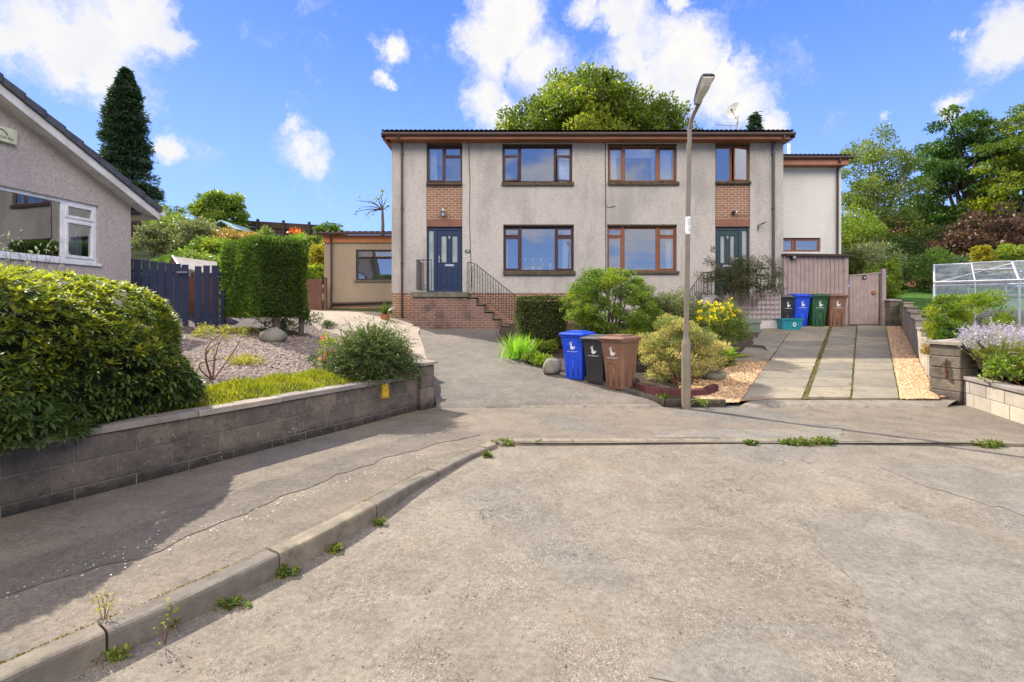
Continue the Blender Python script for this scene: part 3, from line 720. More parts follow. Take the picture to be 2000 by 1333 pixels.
# stepped retaining wall
root = thing('stepped_wall', (RW0.x, RW0.y, 0), 'pale stepped block retaining wall with small caps climbing beside the gravel strip', 'retaining wall')
nstep = 7; Lt = (RW1 - RW0).length; mb = MB(); mc = MB()
caps = [(1800, 676, 8.5), (1795, 650, 9.6), (1787, 628, 10.7), (1775, 610, 11.8), (1768, 598, 12.9), (1757, 586, 14.1), (1745, 583, 15.3)]
ztop = [.84, .98, 1.16, 1.36, 1.52, 1.66, 1.80]
for k in range(nstep):
    u0 = Lt * k / nstep; u1 = Lt * (k + 1) / nstep
    def tf(u, v, z): return (RW0.x + rwd.x * u + rwn.x * v, RW0.y + rwd.y * u + rwn.y * v, z)
    Ym = RW0.y + rwd.y * (u0 + u1) / 2; z0 = s_(RW0.y + rwd.y * u0) - .2; zt_ = ztop[k]
    # block courses
    z = zt_ - .055
    while z > z0:
        zz = max(z - .215, z0); uu = u0 - (.0 if int(z * 10) % 2 else .2)
        while uu < u1:
            a = max(uu, u0) + .003; b = min(uu + .44, u1) - .003
            if b - a > .03: mb.cur = rnd.random(); mb.box(a, b, rnd.uniform(0, .003), .14, zz + .003, z - .003, tf)
            uu += .44
        z = zz
    mb.box(u0, u1, .006, .134, z0, zt_ - .06, tf)
    mb.cur = rnd.random(); mb.box(u0 + .005, u0 + .22, -.004, .21, z0, zt_ - .052, tf)
    mc.cur = rnd.random(); mc.box(u0 - .03, u1 - .04, -.02, .24 if k < 99 else .2, zt_ - .05, zt_, tf)
mb.build('blocks', M_bright, root, bevel=.004, seg=1); mc.build('coping', M_cope, root, bevel=.006)
e = G(1749, 638, DRV); pillar(e.x + .02, e.y + .25, .36, .90, 0.1, 'grey block pillar at the top end of the stepped wall near the gate', M_block, 4, zb=s_(e.y) - .03, name='block_pillar')
course_wall('retaining_wall', (RW1.x - .2, RW1.y + .4), (RW1.x + 5, RW1.y + .3), .15, (.2, .2, .2), lambda u: grz(0, 15.8) - .60, 'blue grey block wall holding up the lawn behind the stepped wall', cat='retaining wall', side=1, cope=.04, mat=M_block)
# low wall holding the upper hardstanding
a_, b_ = ul[0], ul[2]
course_wall('edging_wall', ul[1], ul[2], .14, (.2, .09), lambda u, A=ul[1], B=ul[2]: .60 + .30 * u / math.dist(A, B), 'low grey block edging wall between the gravel garden and the concrete path', cat='edging wall', side=-1, cope=.05)
course_wall('edging_wall', (-1.62, 9.3), ul[1], .14, (.16,), lambda u, A=(-1.62, 9.3), B=ul[1]: .35 + .36 * u / math.dist(A, B), 'block edging hidden behind the spiky evergreen shrub by the drive', cat='edging wall', side=-1, cope=.05)
# planting bed edging: concrete edging stones along the drive
def edging(pts, zf, h, w, name, label, mat, L_=.9):
    pl = np.array(pts); d = np.r_[0, np.cumsum(np.hypot(*np.diff(pl, axis=0).T))]; mb = MB(); t = 0
    while t < d[-1] - .05:
        b = min(t + L_, d[-1]); A = np.array([np.interp(t + .004, d, pl[:, 0]), np.interp(t + .004, d, pl[:, 1])]); B = np.array([np.interp(b - .004, d, pl[:, 0]), np.interp(b - .004, d, pl[:, 1])])
        u = (B - A) / np.linalg.norm(B - A); n = np.array([-u[1], u[0]]) * w; mb.cur = rnd.random(); hh = h + rnd.uniform(-.008, .008)
        c = [A, B, B - n, A - n]; tp = [(p[0], p[1], zf(*p) + hh) for p in c]; bt = [(p[0], p[1], zf(*p) - .2) for p in c]
        mb.face(tp)
        for k in range(4): mb.face([tp[k], bt[k], bt[(k + 1) % 4], tp[(k + 1) % 4]])
        t = b
    o = mb.build(name, mat, bevel=.006); return tag(o, label, 'edging')
edging(dedge[::-1], s_, .095, .05, 'bed_edging', 'low concrete edging curving along the front of the planting bed by the drive', M_block) if False else None
Z1 = lambda x, y: s_(y)
edging(dedge[::-1], Z1, .095, -.05, 'bed_edging', 'low concrete edging curving round the planting bed beside the asphalt drive', M_block)
e0 = dedge[0]; e1 = G(1418, 793, DRV); edging([(e0[0] + .03, e0[1] - .02), (e1.x, e1.y)], Z1, .10, -.05, 'bed_edging', 'short dark concrete edging behind the foot of the lamp post', M_block)
# dark red ring of edging round the variegated shrub
rc_ = [G(x, y, DRV) for x, y in ((1243, 766), (1255, 774), (1295, 779), (1340, 781), (1385, 778), (1405, 770))]
edging([(p.x, p.y + .03) for p in rc_], lambda x, y: s_(y) + .04, .11, -.10, 'brick_ring', 'dark red scalloped edging ring under the variegated shrub', M_redbr, .28)
pp = [G(x, y, DRV) for x, y in ((1443, 690), (1427, 702), (1470, 668), (1500, 655))]
edging([(4.35, 10.6), (4.7, 11.4), (5.45, 12.2), (6.2, 13.7), (6.9, 13.9)], Z1, .14, -.06, 'bed_edging', 'dark timber edging stepping back beside the slabs to the green box', M_sill)

# ------------------------------------------------------------------ street lamp
lp = G(1340, 798); lx, ly = lp.x, lp.y
root = thing('street_lamp', (lx, ly, 0), 'tall olive grey street lamp post with white sticker standing at the back of the footway', 'street lamp')
tz = H + (HY - 672) / F * ly
mb = MB(); mb.lathe([(.072, -.1), (.072, tz), (.066, tz + .02), (.044, tz + .10), (.042, tz + .16), (.036, 4.25)], (lx, ly, 0), 20)
tpz = H + (HY - 240) / F * ly
mb.build('column', M_post, root, smooth=True)
xt = (1347 - 1000) / F * ly
# leaning slightly: the shaft drifts right
for v in root.children[0].data.vertices:
    if v.co.z > 1: v.co.x += (xt - lx) * (v.co.z - 1) / 4.0
top = P(1347, 262, ly)
arm = [Vector((xt, ly, 4.15)), Vector((xt, ly, 4.45)), top + Vector((.003, -.01, .09)), top + Vector((.02, -.06, .24)), top + Vector((.06, -.14, .36)), top + Vector((.09, -.23, .45))]
def smooth(pts, k=5):
    out = []
    n = len(pts)
    for i in range(n - 1):
        p0, p1, p2, p3 = pts[max(i - 1, 0)], pts[i], pts[i + 1], pts[min(i + 2, n - 1)]
        for q in range(k):
            t = q / k; out.append(.5 * ((2 * p1) + (p2 - p0) * t + (2 * p0 - 5 * p1 + 4 * p2 - p3) * t * t + (3 * p1 - p0 - 3 * p2 + p3) * t ** 3))
    return out + [pts[-1]]
MB().tube(smooth(arm), .033, 14).build('bracket_arm', M_post, root, smooth=True)
# lantern: tapered housing and prismatic bowl; starts at the arm end and points to the road
A = P(1361, 203, ly - .22); B = P(1384, 149, ly - .68)
u = (B - A).normalized(); sidev = u.cross(Vector((0, 0, 1))).normalized(); upv = sidev.cross(u).normalized(); LL = (B - A).length
def tfl(a, b, c): return A + u * (a * LL) + sidev * b + upv * c
def loft(mb, secs):
    for k in range(len(secs) - 1):
        r0, r1 = secs[k], secs[k + 1]; m_ = len(r0)
        for e in range(m_): mb.face([r0[e], r0[(e + 1) % m_], r1[(e + 1) % m_], r1[e]])
    mb.face(secs[0][::-1]); mb.face(secs[-1])
def sec(a, w, z0, z1, r=.3): return [tfl(a, b * w, c) for b, c in ((-1, z0), (1, z0), (1, z0 + (z1 - z0) * .5), (.7, z1), (-.7, z1), (-1, z0 + (z1 - z0) * .5))]
mb = MB(); loft(mb, [sec(-.03, .035, -.01, .035), sec(.12, .062, 0, .06), sec(.5, .088, 0, .085), sec(.9, .098, 0, .08), sec(1.0, .094, 0, .055), sec(1.03, .07, .005, .03)]); mb.build('housing', M_lamp, root, bevel=.004)
def secb(a, w, z): return [tfl(a, b * w, c) for b, c in ((-1, -.002), (-.62, z), (.62, z), (1, -.002))]
mb = MB(); loft(mb, [secb(.0, .04, -.008), secb(.1, .055, -.045), secb(.55, .08, -.06), secb(.8, .09, -.075), secb(.99, .088, -.03)]); mb.build('lamp_bowl', M_bowl, root, bevel=.003)
# sticker with upright letters
z0 = H + (HY - 458) / F * ly; z1 = H + (HY - 424) / F * ly; xs_ = lx + (xt - lx) * ((z0 + z1) / 2 - 1) / 4.0
mb = MB()
def arcplate(mb, cx, cy, r, a0, a1, za, zb, n=8):
    for k in range(n):
        p, q = R(a0 + (a1 - a0) * k / n), R(a0 + (a1 - a0) * (k + 1) / n)
        mb.face([(cx + r * math.sin(p), cy - r * math.cos(p), za), (cx + r * math.sin(q), cy - r * math.cos(q), za), (cx + r * math.sin(q), cy - r * math.cos(q), zb), (cx + r * math.sin(p), cy - r * math.cos(p), zb)])
arcplate(mb, xs_, ly, .0405, -80, 80, z0, z1); mb.build('sticker', M_white, root)
def text(s, size, mat, parent, loc, rot=(R(90), 0, 0), name='lettering', ext=.0006, align='CENTER', sx=1.0, roll=0):
    cu = bpy.data.curves.new('t', 'FONT'); cu.body = s; cu.size = size; cu.align_x = align; cu.align_y = 'CENTER'; cu.extrude = ext; cu.resolution_u = 2
    to = bpy.data.objects.new('t', cu); COL.objects.link(to); bpy.context.view_layer.update()
    me = bpy.data.meshes.new_from_object(to); bpy.data.objects.remove(to)
    M_ = Matrix.Translation(Vector(loc)) @ (Matrix.Rotation(rot[2], 4, 'Z') @ Matrix.Rotation(rot[0], 4, 'X') @ Matrix.Rotation(roll, 4, 'Z') @ Matrix.Diagonal((sx, 1, 1, 1)))
    if parent: M_ = Matrix.Translation(-ORG[parent.name]) @ M_
    me.transform(M_); me.materials.clear(); me.materials.append(mat)
    o = bpy.data.objects.new(name, me); put(o, parent, Vector((0, 0, 0)))
    return o
zc = z1 - .06
for ch in 'FOPSG':
    text(ch, .045, M_ink, root, (xs_ + .006, ly - .0415, zc), roll=R(0)); zc -= .041

# ------------------------------------------------------------------ the pair of houses
YF = 16.0; K = YF / F
def FX(px): return (px - 1000) * K
def FZ(py): return H + (HY - py) * K
XD = FX(1150)
HL = thing('semi_detached_house', (FX(765), YF, 1.0), 'left half of the pebbledashed pair, dark red window frames and navy front door', 'house')
HR = thing('semi_detached_house', (FX(1530), YF, 1.0), 'right half of the pebbledashed pair, tan window frames and dark green front door', 'house')
def wallface(mb, x0, x1, z0, z1, holes, y, depth=.16):
    xs = sorted({x0, x1, *[h[0] for h in holes], *[h[1] for h in holes]}); zs = sorted({z0, z1, *[h[2] for h in holes], *[h[3] for h in holes]})
    xs = [x for x in xs if x0 <= x <= x1]; zs = [z for z in zs if z0 <= z <= z1]
    for a, b in zip(xs, xs[1:]):
        for c, d in zip(zs, zs[1:]):
            mx, mz = (a + b) / 2, (c + d) / 2
            if any(h[0] < mx < h[1] and h[2] < mz < h[3] for h in holes): continue
            mb.face([(a, y, c), (b, y, c), (b, y, d), (a, y, d)])
    for a, b, c, d in holes:
        mb.face([(a, y, c), (a, y + depth, c), (a, y + depth, d), (a, y, d)]); mb.face([(b, y, c), (b, y, d), (b, y + depth, d), (b, y + depth, c)])
        mb.face([(a, y, d), (a, y + depth, d), (b, y + depth, d), (b, y, d)]); mb.face([(a, y, c), (b, y, c), (b, y + depth, c), (a, y + depth, c)])
def hole(x0, x1, y0, y1): return (FX(x0), FX(x1), FZ(y1), FZ(y0))
holesL = [hole(833, 903, 268, 570.5), hole(981, 1118, 284, 357), hole(983, 1121, 441, 530)]
holesR = [hole(1187, 1322, 284, 356), hole(1186, 1322, 441, 530), hole(1397, 1465, 270, 600)]
zE = FZ(267)
def shell(root, x0, x1, holes, zb, side, yb=8.2):
    mb = MB(); wallface(mb, x0, x1, zb, zE, holes, YF)
    if side == 'L': mb.face([(x0, YF, zb), (x0, YF + yb, zb), (x0, YF + yb, zE), (x0, YF + yb / 2, zE + 1.1), (x0, YF, zE)])
    else: mb.face([(x1, YF, zb), (x1, YF, zE), (x1, YF + yb / 2, zE + 1.1), (x1, YF + yb, zE), (x1, YF + yb, zb)])
    mb.face([(x0, YF + yb, zb), (x1, YF + yb, zb), (x1, YF + yb, zE), (x0, YF + yb, zE)])
    mb.build('wall', M_render, root)
    mr_ = MB(); a, b = x0 + .02, x1 - .02
    y0 = YF + .28
    for zz in (FZ(575), FZ(395), zE - .12): mr_.box(a, b, y0, YF + yb - .1, zz - .12, zz)
    mr_.box(a, b, YF + 3.6, YF + 3.7, FZ(575), zE)
    xm = FX(945) if side == 'L' else FX(1360); mr_.box(xm, xm + .1, y0, YF + 3.6, FZ(575) + .01, zE - .12)
    mr_.box(a, a + .05, y0, YF + 3.6, FZ(575) + .01, zE - .12); mr_.box(b - .05, b, y0, YF + 3.6, FZ(575) + .01, zE - .12)
    mr_.build('interior_wall', M_room, root)
shell(HL, FX(765), XD, holesL, FZ(573), 'L'); shell(HR, XD, FX(1530), holesR, .7, 'R')
mb = MB(); mb.box(FX(765) + .012, XD, YF + .012, YF + 8.1, .6, FZ(573) - .002); mb.build('brick_base', M_brick, HL)
# brick panels, sandstone bands
def band(root, x0, x1, y0, y1, mat, name, pr=.0):
    MB().box(FX(x0) + .004, FX(x1) - .004, YF + .03 - pr, YF + .2, FZ(y1) + .002, FZ(y0) - .002).build(name, mat, root)
for root, x0, x1, s0 in ((HL, 833, 903, 361), (HR, 1398, 1464.5, 359)):
    band(root, x0, x1, 268, 284, M_sand, 'lintel_band', .02); band(root, x0, x1, s0, 429, M_brick, 'brick_panel'); band(root, x0, x1, 429, 443, M_sand, 'lintel_band', .02)
# windows.  cells: (x0,x1,y0,y1,kind) in rows of the elevation
def window(root, x0, x1, y0, y1, cells, mat, sill=True, sill_x=(0, 0), yw=None, sillh=7, name='window'):
    """casement window: outer frame, sash frames and panes"""
    y = YF + .085 if yw is None else yw
    fo = 2.6; mb = MB()
    X0, X1, Z0, Z1 = FX(x0) + .005, FX(x1) - .005, FZ(y1), FZ(y0) - .004
    w = fo * K
    mb.box(X0, X0 + w, y, y + .07, Z0, Z1); mb.box(X1 - w, X1, y, y + .07, Z0, Z1)
    mb.box(X0 + w, X1 - w, y + .001, y + .069, Z1 - w, Z1); mb.box(X0 + w, X1 - w, y + .001, y + .069, Z0, Z0 + w)
    win = None; panes = []
    for c in cells:
        cx0, cx1, cy0, cy1, kind = c[:5]
        a, b, zb, zt = FX(cx0), FX(cx1), FZ(cy1), FZ(cy0); fr = (2.6 if kind != 'f' else 1.2) * K; yy = y - (.018 if kind != 'f' else .004)
        if kind == 'o': continue
        mb.box(a, a + fr, yy, y + .05, zb, zt); mb.box(b - fr, b, yy, y + .05, zb, zt)
        mb.box(a + fr, b - fr, yy + .001, y + .05, zt - fr, zt); mb.box(a + fr, b - fr, yy + .001, y + .05, zb, zb + fr)
        panes.append((a + fr, b - fr, zb + fr, zt - fr, yy + .014))
    # mullions fill between the cells
    xs_ = sorted({c[0] for c in cells} | {c[1] for c in cells})
    groups = {}
    for c in cells: groups.setdefault((c[0], c[1]), []).append(c)
    gk = sorted(groups)
    for (a, b), (c, d) in zip(gk, gk[1:]):
        if c > b: mb.box(FX(b) , FX(c), y - .002, y + .06, Z0 + w, Z1 - w)
    for k in gk:
        rows = sorted(groups[k], key=lambda c: c[2])
        for r0, r1 in zip(rows, rows[1:]):
            mb.box(FX(k[0]), FX(k[1]), y - .001, y + .06, FZ(r1[2]), FZ(r0[3]))
    win = mb.build(name, mat, root, bevel=.004, seg=1)
    for a, b, zb, zt, yy in panes:
        p = MB(); p.face([(a, yy, zb), (b, yy, zb), (b, yy, zt), (a, yy, zt)]); p.build('pane', M_glass, win)
    for c in cells:
        if c[4] == 'o':       # open sash: hinged on the outer side, swung out
            hinge = c[5]; ang = c[6]; a, b, zb, zt = FX(c[0]), FX(c[1]), FZ(c[3]), FZ(c[2]); wd = b - a; fr = 2.6 * K
            hx = a if hinge == 'l' else b; sg = 1 if hinge == 'l' else -1; ca, sa = math.cos(R(ang)), math.sin(R(ang))
            tf = lambda u, v, z: (hx + sg * u * ca, y - .02 - u * sa + v, z)
            m2 = MB(); m2.box(0, fr, 0, .045, zb, zt, tf); m2.box(wd - fr, wd, 0, .045, zb, zt, tf); m2.box(fr, wd - fr, .001, .044, zb, zb + fr, tf); m2.box(fr, wd - fr, .001, .044, zt - fr, zt, tf)
            m2.build('open_sash', mat, win, bevel=.003, seg=1)
            p = MB(); p.face([tf(fr, .02, zb + fr), tf(wd - fr, .02, zb + fr), tf(wd - fr, .02, zt - fr), tf(fr, .02, zt - fr)]); p.build('pane', M_glass, win)
    if sill:
        m3 = MB(); m3.box(FX(x0 - sill_x[0]), FX(x1 + sill_x[1]), YF - .07, YF + .12, FZ(y1 + sillh), FZ(y1) - .003); m3.build('sill', M_sill, win, bevel=.01)
        m3 = MB(); m3.box(FX(x0) + .002, FX(x1) - .002, YF - .006, YF + .1, FZ(y0) - .003, FZ(y0 - 2.2)); m3.build('lintel_edge', M_sill, win)
    return win
def curtain(win, x0, x1, y0, y1, y=None, folds=7, gather=0.0):
    y = YF + .25 if y is None else y; mb = MB(); a, b, zb, zt = FX(x0), FX(x1), FZ(y1), FZ(y0); n = folds * 6
    pts = [(a + (b - a) * k / n, y + .035 * math.sin(k / n * folds * 6.28)) for k in range(n + 1)]
    for p, q in zip(pts, pts[1:]):
        def bt(x): return a + (x - a) * (1 + gather)
        mb.face([(bt(p[0]), p[1], zb), (bt(q[0]), q[1], zb), (q[0], q[1], zt), (p[0], p[1], zt)])
    return mb.build('curtain', M_curtain, win, smooth=True)
def pendant(root, px, py, r=.17, y=1.0, mat=None):
    mb = MB(); mb.lathe([(.03, .12), (.05, .10), (r, 0), (r * .96, -.02), (.05, .06)], (FX(px) * (YF + y) / YF, YF + y, H + (HY - py) * (YF + y) / F), 20); mb.tube([(FX(px) * (YF + y) / YF, YF + y, H + (HY - py) * (YF + y) / F + .1), (FX(px) * (YF + y) / YF, YF + y, H + (HY - py) * (YF + y) / F + .7)], .006, 5)
    mb.build('pendant_lamp', mat or M_glow, root, smooth=True)
w = window(HL, 833, 903, 284, 357, [(836, 866, 288, 354, 's'), (868.5, 900, 288, 305, 's'), (868.5, 900, 307, 354, 'f')], M_frame1, sillh=5)
curtain(w, 838, 850, 288, 353, folds=4, gather=.2); pendant(w, 861, 322, .16, .8)
w = window(HL, 981, 1118, 284, 356.5, [(984, 1014, 288, 305, 's'), (984, 1014, 306, 354, 'o', 'l', 16), (1017, 1083, 288, 354, 'f'), (1086, 1115.5, 288, 305, 's'), (1086, 1115.5, 306, 354, 'o', 'r', 16)], M_frame1, sill_x=(1, 3))
curtain(w, 1093, 1114, 290, 353, folds=5); pendant(w, 1021, 329, .2, 1.0)
w = window(HL, 983, 1121, 441, 530, [(986, 1014, 446, 461, 's'), (986, 1014, 464.5, 527, 's'), (1018, 1085, 446, 528, 'f'), (1088, 1118, 446, 461, 's'), (1088, 1118, 464.5, 527, 's')], M_frame1, sill_x=(0, 3), sillh=8)
curtain(w, 1100, 1117, 446, 527, folds=4, gather=-.1); curtain(w, 987, 992, 446, 527, folds=2)
for px, hh in ((1027, 6), (1042, 9), (1054, 6), (1076, 15)):
    MB().lathe([(.0, 0), (.05, .01), (.035, hh * K * .5), (.045, hh * K), (0, hh * K)], (FX(px), YF + .3, FZ(528)), 10).build('ornament', M_curtain, w, smooth=True)
for px in (1026, 1041, 1056.5): MB().lathe([(0, -.045), (.035, -.02), (.035, .01), (.01, .06)], (FX(px) * (YF + .7) / YF, YF + .7, FZ(505) + .02), 10).build('light_bulb', M_curtain, w, smooth=True)
w = window(HR, 1187, 1322, 284, 355.5, [(1190.5, 1216, 290, 352.5, 's'), (1221, 1283, 289, 353, 'f'), (1288, 1318.5, 290, 352.5, 's')], M_frame2, sill_x=(0, 4))
for a, b, gg in ((1192, 1206, .15), (1276, 1283, -.2), (1291, 1316, 0)): curtain(w, a, b, 304 if a < 1285 else 304, 352, folds=max(3, (b - a) // 3), gather=gg)
mb = MB(); mb.box(FX(1190), FX(1317), YF + .25, YF + .30, FZ(304), FZ(288)); mb.build('blind', M_curtain, w)
w = window(HR, 1186, 1322, 441, 530, [(1188, 1215, 446, 461, 's'), (1188, 1215, 463.5, 527, 's'), (1220, 1283, 446, 528, 'f'), (1288, 1318.5, 446, 461, 's'), (1288, 1318.5, 463.5, 527, 's')], M_frame2, sill_x=(0, 4), sillh=6)
curtain(w, 1305, 1316, 446, 527, folds=3)
w = window(HR, 1397, 1465, 284, 355, [(1399.5, 1428, 288, 353, 'f'), (1432, 1463, 288, 353, 'o', 'r', 11)], M_frame2, sillh=5, sill_x=(0, 1))
# front doors
def door(root, x0, x1, y0, y1, mat, mirror=False, label=None, steps=1):
    X0, X1, Z0, Z1 = FX(x0) + .004, FX(x1) - .004, FZ(y1), FZ(y0); y = YF + .085
    def mx(a): return a if not mirror else X0 + X1 - a
    def bx(m_, a, b, y_, y2, c, d):
        a, b = sorted((mx(a), mx(b))); m_.box(a, b, y_, y2, c, d)
    mb = MB(); sw = .37
    bx(mb, X0, X0 + .06, y, y + .08, Z0, Z1); bx(mb, X1 - .06, X1, y, y + .08, Z0, Z1); bx(mb, X0 + .06, X1 - .06, y, y + .08, Z1 - .10, Z1); bx(mb, X0 + .06, X1 - .06, y, y + .08, Z0, Z0 + .05)
    bx(mb, X0 + .22, X0 + .34, y, y + .08, Z0 + .05, Z1 - .10)
    D = mb.build('door_frame', mat, root, bevel=.006)
    p = MB(); bx(p, X0 + .06, X0 + .22, y + .03, y + .04, Z0 + .05, Z1 - .10); p.build('side_light', M_frost, D)
    p = MB(); dx0, dx1, dz0, dz1 = X0 + .345, X1 - .065, Z0 + .055, Z1 - .105
    xa = dx0 + .12; wv = (dx1 - dx0 - .36) / 2; g1 = (xa, xa + wv - .03); g2 = (dx1 - .12 - wv + .03, dx1 - .12); gz = (dz0 + .92, dz1 - .16)
    for (a, b, c, d) in ((dx0, g1[0], dz0, dz1), (g1[1], g2[0], dz0, dz1), (g2[1], dx1, dz0, dz1), (g1[0], g1[1], gz[1], dz1), (g2[0], g2[1], gz[1], dz1), (g1[0], g1[1], dz0, gz[0]), (g2[0], g2[1], dz0, gz[0])):
        bx(p, a, b, y + .015, y + .06, c, d)
    for g_ in (g1, g2):
        for k in ((g_[0] - .012, g_[0] + .006, gz[0] - .012, gz[1] + .012), (g_[1] - .006, g_[1] + .012, gz[0] - .012, gz[1] + .012), (g_[0] + .006, g_[1] - .006, gz[1] - .006, gz[1] + .012), (g_[0] + .006, g_[1] - .006, gz[0] - .012, gz[0] + .006)): bx(p, k[0], k[1], y + .003, y + .02, k[2], k[3])
        for k in ((g_[0], g_[0] + .02, dz0 + .15, dz0 + .72), (g_[1] - .02, g_[1], dz0 + .15, dz0 + .72), (g_[0] + .02, g_[1] - .02, dz0 + .15, dz0 + .17), (g_[0] + .02, g_[1] - .02, dz0 + .70, dz0 + .72)): bx(p, k[0], k[1], y + .007, y + .02, k[2], k[3])
    lf = p.build('door_leaf', mat, root, bevel=.004, seg=1)
    for g_ in (g1, g2):
        q = MB(); bx(q, g_[0], g_[1], y + .035, y + .04, gz[0], gz[1]); q.build('pane', M_frost, lf)
    q = MB(); hx = mx(dx0 + .055); q.box(hx - .015, hx + .015, y - .01, y + .016, dz0 + .92, dz0 + 1.14); q.tube([(hx, y - .03, dz0 + 1.05), (hx + (.1 if not mirror else -.1), y - .04, dz0 + 1.05)], .011, 8); q.tube([(hx, y, dz0 + 1.05), (hx, y - .035, dz0 + 1.05)], .01, 8); q.build('door_handle', M_metal, lf)
    q = MB(); cx = mx((dx0 + dx1) / 2); q.box(cx - .15, cx + .15, y - .002, y + .016, dz0 + .79, dz0 + .86); q.build('letter_plate', M_metal, lf, bevel=.004)
    q = MB(); q.box(cx - .02, cx + .02, y + .0, y + .016, dz1 - .26, dz1 - .18); q.tube([(cx, y - .01, dz1 - .2), (cx, y - .02, dz1 - .28)], .012, 8); q.build('knocker', M_metal, lf)
door(HL, 833, 904.5, 444, 570.5, M_navy)
door(HR, 1398, 1465, 444, 572, M_green, mirror=True)
# eaves: soffit+fascia, gutter, roof
def roof(root, x0, x1, y0, ze, pitch, depth, ridge_d, mat=M_tile, wl=.15, name='roof', x_over=(0, 0), amp=.02):
    """pantiled slope with a rolling front edge and courses; back slope behind the ridge"""
    tp = math.tan(R(pitch)); n = int((x1 - x0) / wl * 8); V = []; rows = []; k = 0
    d = 0.0; step = .30
    while d < ridge_d: rows += [(d, 0.0), (min(d + step, ridge_d), -.025 + .0)]; d += step
    for (dd, lift) in rows:
        for i in range(n + 1):
            x = x0 + (x1 - x0) * i / n; ph = (x / wl) % 1; h = amp * (abs(math.sin(ph * math.pi)) * 1.6 - .5)
            V.append((x, y0 + dd, ze + dd * tp + h + lift + .03))
    Fa = [(j * (n + 1) + i, j * (n + 1) + i + 1, (j + 1) * (n + 1) + i + 1, (j + 1) * (n + 1) + i) for j in range(len(rows) - 1) for i in range(n)]
    b0 = len(V); V += [(x0, y0 + ridge_d, ze + ridge_d * tp), (x1, y0 + ridge_d, ze + ridge_d * tp), (x1, y0 + depth, ze + (2 * ridge_d - depth) * tp), (x0, y0 + depth, ze + (2 * ridge_d - depth) * tp)]
    Fa.append((b0, b0 + 1, b0 + 2, b0 + 3))
    b0 = len(V); V += [(x0, y0, ze - .0), (x1, y0, ze - .0), (x1, y0 + ridge_d, ze + ridge_d * tp - .03), (x0, y0 + ridge_d, ze + ridge_d * tp - .03)]; Fa.append((b0, b0 + 3, b0 + 2, b0 + 1))
    return npmesh(name, V, Fa, mat, parent=root, smooth=False)
YE = 15.55; KE = YE / F
def EX(px): return (px - 1000) * KE
def EZ(py): return H + (HY - py) * KE
for root, a, b in ((HL, EX(745), EX(1153)), (HR, EX(1153), EX(1553))):
    roof(root, a, b, YE - .06, EZ(257.5), 15, 9.2, 4.6)
    m_ = MB(); m_.box(a + .12 if root is HL else a, b - .12 if root is HR else b, YE + .05, YE + .08, EZ(270.5), EZ(260.5)); m_.box(a + .12 if root is HL else a, b - .12 if root is HR else b, YE + .08, YF + .0, EZ(270), EZ(270) + .015); m_.build('fascia', M_fascia, root)
    m_ = MB(); prof = [(0, .05), (.0, 0), (-.02, -.03), (-.05, -.045), (-.085, -.03), (-.1, 0), (-.1, .05), (-.09, .05), (-.09, .0), (-.05, -.035), (-.012, 0), (-.012, .05)]
    m_.prism([(p[0] + YE + .045, p[1] + EZ(262.5)) for p in prof], a, b, lambda u, v, d_: (d_, u, v))
    xk = a + .9
    while xk < b: m_.prism([(p[0] * 1.06 + YE + .047, p[1] * 1.06 + EZ(262.5)) for p in prof], xk, xk + .05, lambda u, v, d_: (d_, u, v)); xk += 1.9
    m_.build('gutter', M_gutter, root)
    m_ = MB(); e = a if root is HL else b
    m_.face([(e, YE + .0, EZ(270)), (e, YE + 4.6, EZ(270) + 1.22), (e, YE + 4.6, EZ(258) + 1.22), (e, YE, EZ(258))]); m_.box(min(e, FX(765) if root is HL else FX(1530)), max(e, FX(765) if root is HL else FX(1530)), YE + .1, YF + 8, EZ(270) - .0, EZ(270) + .01); m_.build('bargeboard', M_fascia, root)
def downpipe(root, px, y0, y1, mat, r=.036, xo=0, off=.06, sgn=1):
    x = FX(px); yy = YF - off
    pts = [(x + .12 * sgn * xo, YE - .0, EZ(264)), (x + .12 * sgn * xo, YE + .0, EZ(268)), (x + .03 * sgn * xo, YF - off - .1, FZ(277)), (x, yy, FZ(283)), (x, yy, FZ(y1))]
    m_ = MB(); m_.tube(pts, r, 12); z = FZ(300)
    while z > FZ(y1) + .2: m_.tube([(x, yy, z), (x, yy, z - .06)], r + .009, 12); m_.box(x - .06, x + .06, YF - .03, YF, z - .04, z - .02); z -= 1.8
    m_.build('downpipe', mat, root, smooth=False)
downpipe(HL, 786, 262, 620, M_gutter, xo=-.4); downpipe(HR, 1509, 262, 560, M_pipe, xo=1.2, r=.042)
# cables and small fittings
def cable(root, pts, r=.007, name='cable'): MB().tube([(FX(a), YF - .012, FZ(b)) for a, b in pts], r, 5).build(name, M_iron, root)
cable(HR, [(1153, 268), (1152, 274), (1158, 277), (1178, 278), (1182, 283), (1183, 400), (1183.5, 530)], .012)
cable(HR, [(1183, 403), (1190, 406), (1202, 403)], .008)
cable(HL, [(915, 270), (918, 350), (917, 430), (919, 489), (922, 560)], .008)
m_ = MB(); cx = FX(866.5); m_.box(cx - .05, cx + .05, YF - .03, YF + .03, FZ(422), FZ(414)); m_.lathe([(0, 0), (.11, .0), (.12, .03), (.05, .07), (.03, .12), (0, .12)], (cx, YF - .13, FZ(417)), 16); m_.lathe([(.055, -.11), (.06, 0)], (cx, YF - .13, FZ(417)), 12); m_.build('wall_lantern', M_metal, HL)
m_ = MB(); cx = FX(1433); m_.box(cx - .05, cx + .0, YF - .1, YF + .03, FZ(421), FZ(413)); m_.box(cx - .0, cx + .06, YF - .14, YF - .04, FZ(417.5), FZ(413.5)); m_.build('security_light', M_iron, HR, bevel=.006)
